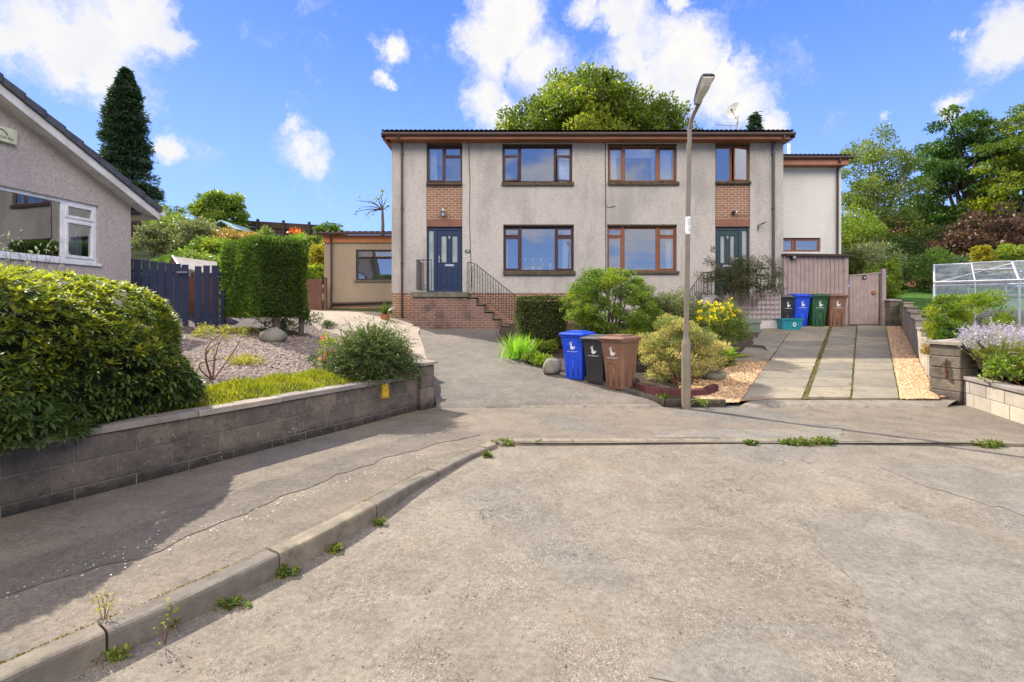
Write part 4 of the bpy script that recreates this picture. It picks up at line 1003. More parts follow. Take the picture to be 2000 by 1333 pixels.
m_ = MB(); m_.box(cx - .0, cx + .05, YF - .145, YF - .14, FZ(417), FZ(414)); m_.build('lens', M_white, HR)
cable(HR, [(1437, 422), (1447, 420), (1460, 423)], .008)
m_ = MB(); cx = FX(1480); m_.tube([(cx, YF - .02, FZ(440)), (cx, YF - .02, FZ(452))], .014, 6); m_.tube([(cx, YF - .03, FZ(440)), (cx + .14, YF - .2, FZ(437)), (cx + .18, YF - .26, FZ(436))], .012, 6); m_.tube([(cx, YF - .03, FZ(446)), (cx + .06, YF - .09, FZ(441)), (cx + .14, YF - .2, FZ(437.5))], .009, 6); m_.build('basket_bracket', M_iron, HR)
m_ = MB(); m_.box(FX(908.5), FX(919), YF - .02, YF - .002, FZ(494.5), FZ(488)); pq = m_.build('number_plate', M_green, HL, bevel=.01); text('30', .095, M_white, pq, (FX(913.7), YF - .022, FZ(491.3)))
tag(text('28', .17, M_iron, HR, (FX(1391.5), YF - .01, FZ(485.5)), name='house_number'), None)
m_ = MB(); m_.tube([(FX(1387), YF - .012, FZ(490)), (FX(1397), YF - .012, FZ(492.3))], .008, 6); m_.build('number_bar', M_iron, HR)
# left steps and landing
YL = 14.95
def LXX(px): return (px - 1000) / F * YL
def LZ(py): return H + (HY - py) / F * YL
lz = FZ(571.5) - .02; gz0 = .7
m_ = MB(); m_.box(LXX(806), LXX(912), YL + .03, YF - .002, gz0, lz - .165); steps = [(912, 928, 583), (928, 944, 601), (944, 962, 612), (962, 985, 626), (985, 1004, 640)]
for a, b, y in ((912, 930, 584), (930, 946, 598), (946, 962, 612), (962, 978, 626), (978, 994, 640)):
    m_.box(LXX(a), LXX(b), YL + .03 + .001, YF - .003, gz0, LZ(y) - .004)
stepb = m_.build('step_brickwork', M_brickd, HL)
m_ = MB(); m_.box(LXX(802), LXX(914), YL - .02, YF - .001, lz - .16, lz)
for a, b, y in ((914, 931, 582), (931, 947, 596), (947, 963, 610), (963, 979, 624), (979, 995, 638)):
    m_.box(LXX(a) + .004, LXX(b) - .012, YL + .026, YF - .004, LZ(y) - .002, LZ(y) + .035)
m_.build('landing_slab', M_landing, HL, bevel=.012)
# railing
def railing(root, topp, botp, spacing, y=None, r=.009, name='railing', scroll=()):
    """topp/botp polylines of 3D points with matching order; uprights between"""
    m_ = MB(); m_.tube(topp, .014, 6); m_.tube(botp, .009, 6)
    def lerp(pl, t):
        d = np.r_[0, np.cumsum([(Vector(b) - Vector(a)).length for a, b in zip(pl, pl[1:])])]; L_ = d[-1] * t
        return tuple(np.interp(L_, d, [p[k] for p in pl]) for k in range(3))
    tot = sum((Vector(b) - Vector(a)).length for a, b in zip(topp, topp[1:])); n = int(tot / spacing)
    for k in range(n + 1):
        a, b = lerp(topp, k / n), lerp(botp, k / n); m_.tube([a, (a[0], a[1], b[2])], r, 5, cap=False)
    for c in scroll:
        x, yy, z0_, hgt, rr, sg = c
        pts = [(x + sg * rr * (1 - t) * math.sin(t * 9.4), yy, z0_ + hgt / 2 + (hgt / 2 - rr * .6) - rr * (1 - t) * math.cos(t * 9.4)) for t in [i / 22 for i in range(22)]]
        m_.tube(pts, .006, 4); pts2 = [(2 * x - p[0], p[1], 2 * z0_ + hgt - p[2]) for p in pts]; m_.tube(pts2, .006, 4)
        m_.tube([pts[0], (x, yy, z0_ + hgt / 2), pts2[0]], .006, 4)
    return m_.build(name, M_iron, root)
ty = YL + .05; zt = LZ(508)
railing(HL, [(LXX(813), YF - .04, zt), (LXX(813), ty, zt), (LXX(842), ty, zt)], [(LXX(813), YF - .04, lz + .08), (LXX(813), ty, lz + .08), (LXX(842), ty, lz + .08)], .115, scroll=[(LXX(833), ty, lz + .1, .8, .09, 1)])
railing(HL, [(LXX(907), YF - .1, zt), (LXX(914), YF - .25, zt), (LXX(925), YF - .25, zt - .06), (LXX(1016), YF - .25, LZ(584))], [(LXX(907), YF - .1, lz + .08), (LXX(914), YF - .25, lz + .06), (LXX(922), YF - .25, lz), (LXX(1016), YF - .25, LZ(636))], .105, scroll=[(LXX(918), YF - .25, lz + .12, .75, .09, 1)])
# right steps: painted brick base, trellis, railing
m_ = MB(); bx0, bx1 = (1372 - 1000) / F * 15.0, (1525 - 1000) / F * 15.0; ztb = H + (603 - 577) / F * 15
m_.box(bx0, bx1, 15.0, YF - .003, .7, ztb); m_.build('step_brickwork', M_brickw, HR)
TX = lambda px: (px - 1000) / F * 14.93
TZ = lambda py: H + (603 - py) / F * 14.93
m_ = MB()
for k in range(13): x = TX(1421 + k * 8.5); m_.box(x - .014, x + .014, 14.93, 14.948, TZ(623), TZ(572))
for k in range(6): z = TZ(575 + k * 9.4); m_.box(TX(1418), TX(1526), 14.949, 14.966, z - .014, z + .014)
m_.build('trellis', M_wood, HR)
railing(HR, [(TX(1352), 15.1, TZ(567)), (TX(1376), 15.1, TZ(532)), (TX(1528), 15.1, TZ(522))], [(TX(1352), 15.1, TZ(612)), (TX(1376), 15.1, TZ(574)), (TX(1528), 15.1, TZ(574))], .115)
for k, (a, b, y) in enumerate(((1355, 1372, 590), (1340, 1355, 604), (1325, 1340, 618))):
    MB().box((a - 1000) / F * 15.05, (b - 1000) / F * 15.05, 15.05, YF - .004, .7, H + (603 - y) / F * 15.05).build('step', M_landing, HR)
# aerial and dish on the roof
rt = thing('satellite_dish', (EX(1441), 17.0, 7.4), 'weathered white satellite dish on a pole above the roof ridge, tilted to the left', 'satellite dish')
Pd = lambda px, py, Y=17.0: P(px, py, Y)
m_ = MB(); m_.tube([Pd(1441, 262), Pd(1441.5, 225)], .018, 8); m_.build('pole', M_metal, rt)
c = Pd(1436, 218, 16.85); nrm = Vector((-.62, -.62, .28)).normalized(); t1 = nrm.cross(Vector((0, 0, 1))).normalized(); t2 = t1.cross(nrm) * -1
m_ = MB(); rings = []
for j in range(7):
    r_ = .30 * j / 6; rings.append([c + t1 * (r_ * .92 * math.cos(a)) + t2 * (r_ * math.sin(a)) + nrm * (.07 * (j / 6) ** 2) for a in [2 * math.pi * q / 24 for q in range(24)]])
for j in range(1, 6): 
    for q in range(24): m_.face([rings[j][q], rings[j][(q + 1) % 24], rings[j + 1][(q + 1) % 24], rings[j + 1][q]])
m_.face(rings[1])
for j in range(1, 6):
    for q in range(24): m_.face([rings[j][q] - nrm * .012, rings[j + 1][q] - nrm * .012, rings[j + 1][(q + 1) % 24] - nrm * .012, rings[j][(q + 1) % 24] - nrm * .012])
for q in range(24): m_.face([rings[6][q], rings[6][(q + 1) % 24], rings[6][(q + 1) % 24] - nrm * .012, rings[6][q] - nrm * .012])
m_.build('dish', M_dish, rt, smooth=True)
fe = c + nrm * .34 - t2 * -.20
fe = c + nrm * .33 + Vector((0, 0, -.16))
m_ = MB(); m_.tube([c + Vector((.04, 0, -.27)), fe], .012, 6); m_.tube([fe, fe + nrm * .05 + Vector((0, 0, .02))], .028, 8); m_.build('feed_arm', M_lamp, rt)
rt = thing('tv_aerial', (EX(1440), 17.2, 7.4), 'thin television aerial with short cross rods sticking out to the left above the gutter', 'aerial')
m_ = MB(); a = P(1440, 247, 17.2); b = P(1398, 244, 17.6); m_.tube([a, b], .008, 5)
m_.tube([P(1440, 262, 17.2), P(1440, 238, 17.2)], .014, 6)
for k in range(12):
    q = a + (b - a) * (k / 11); l_ = .12 if k < 8 else .09; m_.tube([q + Vector((.05, -.02, l_)), q + Vector((-.05, .02, -l_))], .004, 4)
m_.build('rods', M_iron, rt)
# ---- white side building on the right (part of the right house)
YX = 17.0
XX = lambda px: (px - 1000) / F * YX
XZ = lambda py: H + (603 - py) / F * YX
m_ = MB(); xw0, xw1 = FX(1530) + .002, XX(1643); hz = XZ(317)
h1 = (XX(1528), XX(1603), XZ(492), XZ(465)); h1 = (max(h1[0], xw0 + .001), *h1[1:])
wallface(m_, xw0, xw1, .8, hz, [h1], YX, .14); m_.face([(xw1, YX, .8), (xw1, YX + 6, .8), (xw1, YX + 6, hz), (xw1, YX, hz)]); m_.face([(xw0, YX + 6, .8), (xw1, YX + 6, .8), (xw1, YX + 6, hz), (xw0, YX + 6, hz)])
m_.face([(xw0, YX + 1.2, XZ(500)), (xw1, YX + 1.2, XZ(500)), (xw1, YX + 1.2, XZ(450)), (xw0, YX + 1.2, XZ(450))])
m_.build('side_wing_wall', M_rwhite, HR)
_F, _K = (FX, FZ), K
K = YX / F
window(HR, 1528, 1603, 466, 492, [(1530, 1550, 468, 491, 's'), (1554, 1600.5, 468, 491, 's')], M_frame2, sill=False, yw=YX + .07)
K = YF / F
YG = 16.6
m_ = MB(); gx = lambda px: (px - 1000) / F * YG; gzz = lambda py: H + (603 - py) / F * YG
roof(HR, FX(1530) + .02, gx(1667), YG - .05, gzz(304.5), 16, 7.4, 3.6, name='side_wing_roof')
m_.box(FX(1530) + .02, gx(1660), YG + .06, YG + .09, gzz(321), gzz(308)); m_.box(FX(1530) + .02, gx(1660), YG + .09, YX, gzz(321), gzz(321) + .012); m_.face([(gx(1660), YG + .06, gzz(321)), (gx(1660), YG + 4, gzz(321)), (gx(1660), YG + 4, gzz(305) + 1.1), (gx(1660), YG + .06, gzz(306))]); m_.build('side_wing_fascia', M_fascia, HR)
m_ = MB(); m_.prism([(p[0] + YG + .055, p[1] + gzz(308)) for p in prof], FX(1530) + .02, gx(1667), lambda u, v, d_: (d_, u, v)); m_.build('side_wing_gutter', M_gutter, HR)
m_ = MB(); x = XX(1634); m_.tube([(gx(1641), YG, gzz(309)), (gx(1641), YG, gzz(315)), (x, YX - .06, XZ(333)), (x, YX - .05, XZ(500))], .036, 12); m_.build('side_wing_downpipe', M_gutter, HR)
m_ = MB(); m_.box(XX(1643), XX(1654), YX + 2.6, YX + 3.4, XZ(352) + .3, XZ(345) + .35); m_.build('rear_gutter_end', M_gutter, HR)
m_ = MB(); q = P(1541, 303, 18.6); m_.tube([q, q + Vector((0, 0, .42))], .06, 12); m_.build('flue', M_white, HR)
# ---- small beige side building on the left (part of the left house)
YB = 18.2
BX = lambda px: (px - 1000) / F * YB
BZ = lambda py: H + (603 - py) / F * YB
m_ = MB(); hw = (BX(695), BX(775), BZ(548), BZ(488)); x0, x1 = BX(633), FX(765) + .1
wallface(m_, x0, BX(790), BZ(598), BZ(473), [hw], YB, .12); m_.face([(x0, YB, BZ(598)), (x0, YB + 5, BZ(598)), (x0, YB + 5, BZ(473)), (x0, YB, BZ(473))])
m_.build('side_building_wall', M_rbeige, HL)
m_ = MB(); m_.box(BX(650), BX(780), YB + 1.1, YB + 1.2, BZ(598), BZ(470)); m_.build('side_building_interior', M_room, HL)
MB().box(x0 + .006, BX(790), YB + .01, YB + 4.9, .8, BZ(598) - .002).build('side_building_base', M_brick, HL)
m_ = MB(); m_.box(x0 - .03, BX(790), YB - .06, YB - .02, BZ(474.5), BZ(460)); m_.build('orange_cladding', M_orange, HL)
K = YB / F
w = window(HL, 695, 775, 488, 548, [(698, 729, 490, 503, 's'), (730, 772, 490, 503, 's'), (698, 772, 505, 546, 'f')], M_fdark, sill=False, yw=YB + .05)
K = YF / F
m_ = MB()
for a, b in ((700, 727), (733, 770)):
    n = int((b - a) / 4)
    for k in range(-2, n + 1):
        for sg in (1, -1):
            xa, xb = a + k * 4, a + k * 4 + 8; za, zb = (492, 502) if sg > 0 else (502, 492)
            if xa < a: za += (a - xa) * (zb - za) / (xb - xa); xa = a
            if xb > b: zb -= (xb - b) * (zb - za) / (xb - xa); xb = b
            if xb > xa: m_.tube([(BX(xa), YB + .03, BZ(za)), (BX(xb), YB + .03, BZ(zb))], .004, 3)
m_.build('leaded_lattice', M_white, w)
m_ = MB(); m_.box(BX(692), BX(775), YB - .05, YB + .1, BZ(551), BZ(548) - .002); m_.build('sill', M_landing, w)
roof(HL, BX(628), BX(795), YB - .25, BZ(457) - .0, 9, 4.6, 4.5, name='side_building_roof', wl=.22, amp=.03)
m_ = MB(); m_.prism([(p[0] + YB - .19, p[1] + BZ(458.5)) for p in prof], BX(627), BX(795), lambda u, v, d_: (d_, u, v)); m_.build('side_building_gutter', M_gutter, HL)
m_ = MB(); m_.tube([(BX(649), YB - .22, BZ(460)), (BX(648.5), YB - .07, BZ(475)), (BX(648.5), YB - .06, BZ(616))], .035, 10); m_.tube([(BX(650), YB - .06, BZ(594)), (BX(780), YB - .06, BZ(590))], .05, 10); m_.build('side_building_downpipe', M_gutter, HL)

# ------------------------------------------------------------------ bungalow on the left
BO = Vector((-8.53, 10.0)); BA = Vector((.1455, .9894)).normalized(); BN = Vector((BA.y, -BA.x))
def BW(t, n, z): return (BO.x + BA.x * t + BN.x * n, BO.y + BA.y * t + BN.y * n, z)
BU = thing('bungalow', BW(.754, 0, .8), 'pinkish grey roughcast bungalow with white bargeboard and big white framed window', 'house')
ez, rz_, tr_, sl_ = 3.78, 6.20, -3.55, .515       # eave height of wall, ridge, ridge t, slope
def zr(t): return 5.32 + .10 + .505 * (-1.916 - t) if t > tr_ else 5.42 + .505 * (-1.916 - tr_) - .505 * (tr_ - t)
zs = 1.6 + 88 / F * 10; zt2 = 1.6 + 201 / F * 10
t0, t1 = -4.3, .03
m_ = MB(); o_ = .14
def q4(a, b, c, d): m_.face([a, b, c, d])
tl = tr_ - (0.754 - tr_)
q4(BW(tl, 0, .3), BW(t0, 0, .3), BW(t0, 0, zr(t0) - .2), BW(tl, 0, zr(tl) - .2)); q4(BW(t1, 0, .3), BW(.754, 0, .3), BW(.754, 0, zr(.754) - .2), BW(t1, 0, zr(t1) - .2))
q4(BW(t0, 0, .3), BW(t1, 0, .3), BW(t1, 0, zs), BW(t0, 0, zs)); m_.face([BW(t0, 0, zt2), BW(t1, 0, zt2), BW(t1, 0, zr(t1) - .2), BW(tr_, 0, zr(tr_) - .2), BW(t0, 0, zr(t0) - .2)])
q4(BW(t1, 0, zs), BW(t1, -o_, zs), BW(t1, -o_, zt2), BW(t1, 0, zt2)); q4(BW(t0, 0, zt2), BW(t1, 0, zt2), BW(t1, -o_, zt2), BW(t0, -o_, zt2)); q4(BW(t0, 0, zs), BW(t0, -o_, zs), BW(t1, -o_, zs), BW(t1, 0, zs)); q4(BW(t0, 0, zs), BW(t0, 0, zt2), BW(t0, -o_, zt2), BW(t0, -o_, zs))
q4(BW(.754, 0, .3), BW(.754, -9, .3), BW(.754, -9, ez), BW(.754, 0, ez)); q4(BW(tl, 0, .3), BW(tl, -9, .3), BW(tl, -9, ez), BW(tl, 0, ez))
m_.build('wall', M_rpink, BU)
m_ = MB()
m_.face([BW(t0 - .2, -3, .9), BW(t1 + .2, -3, .9), BW(t1 + .2, -3, 4.2), BW(t0 - .2, -3, 4.2)]); m_.face([BW(t0 - .2, -.2, 1.6), BW(t1 + .3, -.2, 1.6), BW(t1 + .3, -3, 1.6), BW(t0 - .2, -3, 1.6)]); m_.face([BW(t0 - .2, -.16, 3.9), BW(t1 + .3, -.16, 3.9), BW(t1 + .3, -3, 3.9), BW(t0 - .2, -3, 3.9)]); m_.face([BW(t1 + .3, -.16, 1.6), BW(t1 + .3, -3, 1.6), BW(t1 + .3, -3, 3.9), BW(t1 + .3, -.16, 3.9)])
m_.build('interior_wall', M_room, BU)
m_ = MB()
def bb(a, b, n0, n1, c, d): m_.box(a, b, n0, n1, c, d, BW)
yb0, yb1 = -.13, -.05; ts = -.60
bb(t0, t0 + .06, yb0, yb1, zs, zt2); bb(t1 - .05, t1, yb0, yb1, zs, zt2); bb(t0 + .06, t1 - .05, yb0, yb1 - .001, zt2 - .07, zt2); bb(t0 + .06, t1 - .05, yb0, yb1 - .001, zs, zs + .07); bb(ts - .055, ts + .01, yb0, yb1 - .002, zs + .07, zt2 - .07)
zm = zs + .80
bb(ts + .01, t1 - .05, yb0, yb1 - .002, zm, zm + .045)
for c, d in ((zs + .07, zm), (zm + .045, zt2 - .07)):
    a, b = ts + .012, t1 - .052; f_ = .052
    bb(a, a + f_, yb0, yb1 + .02, c, d); bb(b - f_, b, yb0, yb1 + .02, c, d); bb(a + f_, b - f_, yb0, yb1 + .019, c, c + f_); bb(a + f_, b - f_, yb0, yb1 + .019, d - f_, d)
wn = m_.build('window', M_upvc, BU, bevel=.005)
for a, b, c, d in ((t0 + .06, ts - .055, zs + .07, zt2 - .07), (ts + .06, t1 - .1, zs + .12, zm - .05), (ts + .06, t1 - .1, zm + .09, zt2 - .12)):
    p = MB(); p.face([BW(a, -.08, c), BW(b, -.08, c), BW(b, -.08, d), BW(a, -.08, d)]); p.build('pane', M_glass, wn)
m_ = MB(); bb(t0 - .02, t1 + .03, -.05, .04, zs - .06, zs - .003); m_.build('sill', M_upvc, wn)
m_ = MB(); n = 30
for k in range(n):
    a, b = -.42 + .34 * k / n, -.42 + .34 * (k + 1) / n; na, nb = -.3 + .03 * math.sin(k * 1.3), -.3 + .03 * math.sin((k + 1) * 1.3)
    m_.face([BW(a, na, zs), BW(b, nb, zs), BW(b, nb, zt2), BW(a, na, zt2)])
m_.build('curtain', M_curtain, wn)
# roof slopes, verge tiles, bargeboard, soffit, gutter
te = 1.18
for sgn, nm in ((1, 'far'), (-1, 'near')):
    T = lambda d: tr_ + sgn * d; Dd = (te - tr_)
    m_ = MB(); step = .33; d = 0
    while d < Dd:
        d2 = min(d + step, Dd); m_.cur = rnd.random()
        m_.face([BW(T(d), .34, zr(T(d)) + .02), BW(T(d2 + .0), .34, zr(T(d2)) + .055), BW(T(d2), -9.4, zr(T(d2)) + .055), BW(T(d), -9.4, zr(T(d)) + .02)])
        m_.face([BW(T(d2), .34, zr(T(d2)) + .055), BW(T(d2), .34, zr(T(d2)) + .0), BW(T(d2), -9.4, zr(T(d2)) + .0), BW(T(d2), -9.4, zr(T(d2)) + .055)])
        # verge tile side, slightly lapped
        m_.box(0, 1, 0, 1, 0, 1, lambda u, v, w_, d=d, d2=d2: BW(T(d + (d2 - d + .02) * u), .30 + .055 * v, zr(T(d + (d2 - d + .02) * u)) - .075 + (.125 + .02 * u) * w_ + .015 * u))
        d += step
    m_.build('roof', M_slate, BU)
    m_ = MB(); m_.box(0, 1, 0, 1, 0, 1, lambda u, v, w_: BW(T(Dd * u * 1.0), .275 + .03 * v, zr(T(Dd * u)) - .235 + .165 * w_)); m_.build('bargeboard', M_barge, BU)
    m_ = MB(); m_.face([BW(T(0), .28, zr(T(0)) - .215), BW(T(Dd), .28, zr(T(Dd)) - .215), BW(T(Dd), -.0, zr(T(Dd)) - .215), BW(T(0), -.0, zr(T(0)) - .215)])
    m_.face([BW(T(Dd), .28, zr(T(Dd)) - .215), BW(T(Dd), -9, zr(T(Dd)) - .215), BW(T(Dd - .42), -9, zr(T(Dd)) - .2), BW(T(Dd - .42), .28, zr(T(Dd)) - .2)]); m_.build('soffit', M_barge, BU)
    m_ = MB(); m_.tube([BW(T(Dd + .05), .36, zr(te) - .09), BW(T(Dd + .05), -9, zr(te) - .09)], .055, 10); m_.box(Dd - .02, Dd, -9, .27, zr(te) - .235, zr(te) - .03, lambda a, b, c: BW(T(a), b, c)); m_.build('gutter', M_upvc, BU)
ab = thing('alarm_box', BW(-1.7, .02, 4.45), 'pale yellow alarm box with black logo high on the bungalow gable', 'alarm box')
m_ = MB(); bb(-1.95, -1.47, .0, .07, 4.46, 4.72); m_.build('cover', M_box, ab, bevel=.01)
rotb = math.atan2(BA.y, BA.x)
c_ = BW(-1.68, .0715, 4.54); text('security', .085, M_ink, ab, c_, (R(90), 0, rotb), sx=1.1)
m_ = MB()
for k in range(14):
    a0, a1 = R(-10 + k * 14), R(-10 + (k + 1) * 14)
    m_.face([BW(-1.74 + .12 * math.cos(a0), .0715, 4.59 + .08 * math.sin(a0)), BW(-1.74 + .12 * math.cos(a1), .0715, 4.59 + .08 * math.sin(a1)), BW(-1.74 + .10 * math.cos(a1), .0715, 4.59 + .06 * math.sin(a1)), BW(-1.74 + .10 * math.cos(a0), .0715, 4.59 + .06 * math.sin(a0))])
m_.build('logo', M_ink, ab)

# ------------------------------------------------------------------ fences, sheds, gates
def boards(root, p0, p1, zb0, zb1, zt0, zt1, wd, gap, th, mat, name='board', jit=.01, rails=(), post=False, off=0.0):
    p0, p1 = Vector(p0), Vector(p1); d = p1 - p0; L_ = d.length; d.normalize(); n = Vector((-d.y, d.x)); k = int(L_ / (wd + gap)); m_ = MB()
    for i in range(k):
        u = i * (wd + gap); f_ = u / L_; a = zb0 + (zb1 - zb0) * f_ + rnd.uniform(-jit, jit); b = zt0 + (zt1 - zt0) * f_ + rnd.uniform(-jit, jit); tl = rnd.uniform(-.004, .004)
        m_.box(0, wd, 0, th, a, b, lambda x, y, z, u=u, tl=tl: (p0.x + d.x * (u + x) + n.x * (y + off + tl), p0.y + d.y * (u + x) + n.y * (y + off + tl), z))
    o = m_.build(name, mat, root, bevel=.003, seg=1)
    if rails:
        m_ = MB()
        for r_ in rails:
            za = zb0 + (zt0 - zb0) * r_; zb_ = zb1 + (zt1 - zb1) * r_
            m_.box(0, 1, th + .002, th + .04, -.04, .04, lambda x, y, z: (p0.x + d.x * L_ * x + n.x * (y + off), p0.y + d.y * L_ * x + n.y * (y + off), z + za + (zb_ - za) * x))
        m_.build('rail', mat, root)
    return o
GA = lambda X, Y: gard(X, Y)
f0 = P(256, 503, 11.0); f1 = P(378, 520, 11.45); f2 = P(443, 519, 11.85)
rt = thing('fence', (f1.x, f1.y, 1.0), 'navy painted vertical board fence beside the tall square hedge', 'fence')
boards(rt, (f1.x + .03, f1.y), (f2.x, f2.y), 1.12, 1.2, f1.z, f2.z + .02, .135, .035, .022, M_fencen, rails=(.2, .85), name='boards')
m_ = MB(); q = P(438, 568, 11.7); m_.box(q.x - .04, q.x + .05, q.y - .08, q.y, 1.0, q.z); m_.build('post', M_fencen, rt)
rt = thing('garden_gate', (f0.x, f0.y, 1.0), 'wide navy board gate with silver strap hinge beside the bungalow corner', 'gate')
boards(rt, (f0.x - .3, f0.y - .02), (f1.x - .02, f1.y), 1.0, 1.12, f0.z, f1.z, .138, .018, .022, M_fencen, rails=(.2, .85), name='boards')
q0, q1 = P(346, 532, 11.3), P(373, 536, 11.42); m_ = MB(); m_.box(q0.x, q1.x, q0.y - .02, q0.y - .008, q0.z - .02, q0.z + .02); m_.box(q1.x - .03, q1.x + .02, q1.y - .035, q1.y - .02, q1.z - .06, q1.z + .09); m_.build('hinge', M_metal, rt)
# shed with felt roof behind the gate
sh = thing('garden_shed', (-8.3, 13.6, 1.0), 'small shed with grey felt roof showing above the navy fence', 'shed')
a, b, c, d = P(337, 501, 13.2), P(424, 512, 14.0), P(350, 521, 12.5), P(424, 538, 13.2)
e_, f_ = P(326, 520, 13.9), P(412, 530, 14.7)
m_ = MB(); m_.face([a, c, d, b]); m_.face([a, b, f_, e_]); m_.face([p_ - Vector((0, 0, .05)) for p_ in (a, b, d, c)]); m_.face([c, c - Vector((0, 0, .05)), d - Vector((0, 0, .05)), d]); m_.face([a, a - Vector((0, 0, .05)), c - Vector((0, 0, .05)), c]); m_.build('roof', M_felt, sh)
m_ = MB(); g0 = [a - Vector((0, 0, .06)), c + Vector((.1, .1, -.1)), Vector((c.x + .1, c.y + .1, .9)), Vector((e_.x, e_.y, .9)), e_ - Vector((0, 0, .06))]; m_.face(g0); m_.face([c + Vector((.1, .1, -.1)), d + Vector((0, .1, -.1)), Vector((d.x, d.y + .1, .9)), Vector((c.x + .1, c.y + .1, .9))]); m_.build('wall', M_woodrd, sh)
m_ = MB(); m_.tube([a + Vector((0, 0, .01)), c + Vector((0, 0, .01))], .02, 4); m_.build('verge', M_barge, sh)
# summer house far up the garden
sh = thing('summer_house', P(438, 500, 25.0), 'small pale blue summer house with open gable up in the left garden', 'summer house')
ap, lf, rg_ = P(440, 434, 25), P(411, 446, 25), P(466, 450, 25)
m_ = MB()
for A_, B_ in ((ap, lf), (ap, rg_)):
    m_.tube([A_ + Vector((0, -.35, 0)), B_ + Vector((0, -.35, 0))], .05, 4); m_.face([A_ + Vector((0, -.35, .03)), B_ + Vector((0, -.35, .03)), B_ + Vector((0, 2, .03)), A_ + Vector((0, 2, .03))])
m_.build('roof', M_shedb, sh)
m_ = MB(); zb_ = 3.3; m_.face([ap + Vector((0, .4, 0)), lf + Vector((.15, .4, 0)), Vector((lf.x + .15, lf.y + .4, zb_)), Vector((rg_.x - .15, lf.y + .4, zb_)), rg_ + Vector((-.15, .4, 0))]); m_.box(rg_.x - .25, rg_.x - .15, 24.8, 24.9, zb_, rg_.z); m_.build('wall', M_curtain, sh)
# slatted fence on the skyline
def slatfence(p0, p1, zb0, zb1, zt0, zt1, n, label, wd=.15, posts=6, mat=M_wooddk):
    rt = thing('slat_fence', (p0[0], p0[1], zb0), label, 'fence'); m_ = MB(); d = Vector(p1) - Vector(p0)
    for k in range(n):
        f_ = (k + .5) / n; za = zb0 + (zt0 - zb0) * f_; zb_ = zb1 + (zt1 - zb1) * f_; o_ = .03 if k % 2 else -.03
        m_.box(0, 1, o_ - .012, o_ + .012, -wd / 2, wd / 2, lambda x, y, z: (p0[0] + d.x * x, p0[1] + d.y * x + y, z + za + (zb_ - za) * x + .03 * math.sin(x * 9 + k)))
    m_.build('slats', mat, rt)
    for k in range(posts):
        f_ = k / (posts - 1); MB().box(-.06, .06, -.09, .05, 0, 1, lambda x, y, z: (p0[0] + d.x * f_ + x, p0[1] + d.y * f_ + y - .06, (zb0 + (zb1 - zb0) * f_) - .3 + z * ((zt0 - zb0) + (zt1 - zt0 - zb1 + zb0) * f_ + .42))).build('post', mat, rt)
a, b = P(455, 430, 29), P(655, 441, 29); slatfence((a.x, 29), (b.x, 29), P(0, 492, 29).z, P(0, 500, 29).z, a.z, b.z, 10, 'dark slatted fence with gaps on the skyline above the square hedge', posts=5, wd=.19)
a, b = P(250, 416, 27), P(345, 428, 28.5); slatfence((a.x, 27), (b.x, 28.5), P(0, 470, 27).z, P(0, 480, 27).z, a.z, b.z, 9, 'dark close boarded fence under the tall conifer behind the bungalow roof', wd=.24, posts=3)
# brown gate by the side building
a, b = P(603, 545, 17.6), P(634, 545, 17.8)
rt = thing('side_gate', (a.x, a.y, 1.1), 'brown plank gate between the square hedge and the beige side building', 'gate')
boards(rt, (a.x - .3, a.y), (b.x, b.y), 1.15, 1.15, a.z, b.z, .10, .006, .02, M_woodrd, name='boards'); m_ = MB(); m_.box(b.x - .01, b.x + .08, b.y - .05, b.y + .05, 1.0, b.z + .05); m_.build('post', M_woodrd, rt)
# timber store in front of the white wing
YS = 15.85; SX = lambda px: (px - 1000) / F * YS; SZ = lambda py: H + (603 - py) / F * YS
rt = thing('timber_store', (SX(1592), YS, 1.0), 'tall pale board and batten bin store with dark lean-to roof beside the right house', 'store')
boards(rt, (SX(1531.5), YS), (SX(1655), YS), 1.0, 1.0, SZ(500), SZ(501), .135, .004, .02, M_wood, name='boards', jit=.002)
m_ = MB(); k = 0
while SX(1531) + .0 + k * .139 < SX(1652): x = SX(1531) + k * .139; m_.box(x - .016, x + .018, YS - .02, YS - .002, 1.0, SZ(502)); k += 1
m_.box(SX(1649), SX(1656), YS - .03, YS + .05, .95, SZ(500)); m_.build('battens', M_wood, rt)
m_ = MB(); m_.face([(SX(1655), YS + .02, 1), (SX(1655), 17.6, 1), (SX(1655), 17.6, SZ(498)), (SX(1655), YS + .02, SZ(499))]); m_.build('side_boards', M_wood, rt)
m_ = MB(); m_.box(SX(1531), SX(1664), YS - .12, 16.98, 0, .07, lambda x, y, z: (x, y, z + SZ(500) + (y - YS) * .06 - (x - SX(1528)) * .012)); m_.build('roof', M_wooddk, rt)
m_ = MB(); q = (SX(1547), YS - .09, SZ(504)); m_.tube([(q[0] - .0, YS - .02, q[2]), (q[0] + .0, YS - .13, q[2])], .08, 14); m_.tube([(q[0], YS - .1, q[2]), (q[0] + .12, YS - .1, q[2] + .06)], .03, 6); m_.build('hose_reel', M_iron, rt)
m_ = MB(); m_.tube([(q[0] + .01, YS - .131, q[2]), (q[0] + .01, YS - .135, q[2])], .04, 14); m_.build('reel_plate', M_metal, rt)
YG2 = 15.9; GX = lambda px: (px - 1000) / F * YG2; GZ = lambda py: H + (603 - py) / F * YG2
rt = thing('side_gate', (GX(1690), YG2, 1.05), 'pale grey boarded gate with oval number plaque at the end of the slabs', 'gate')
boards(rt, (GX(1659), YG2), (GX(1721), YG2), 1.08, 1.08, GZ(540), GZ(534.5), .117, .003, .02, M_wood, name='boards', jit=.001)
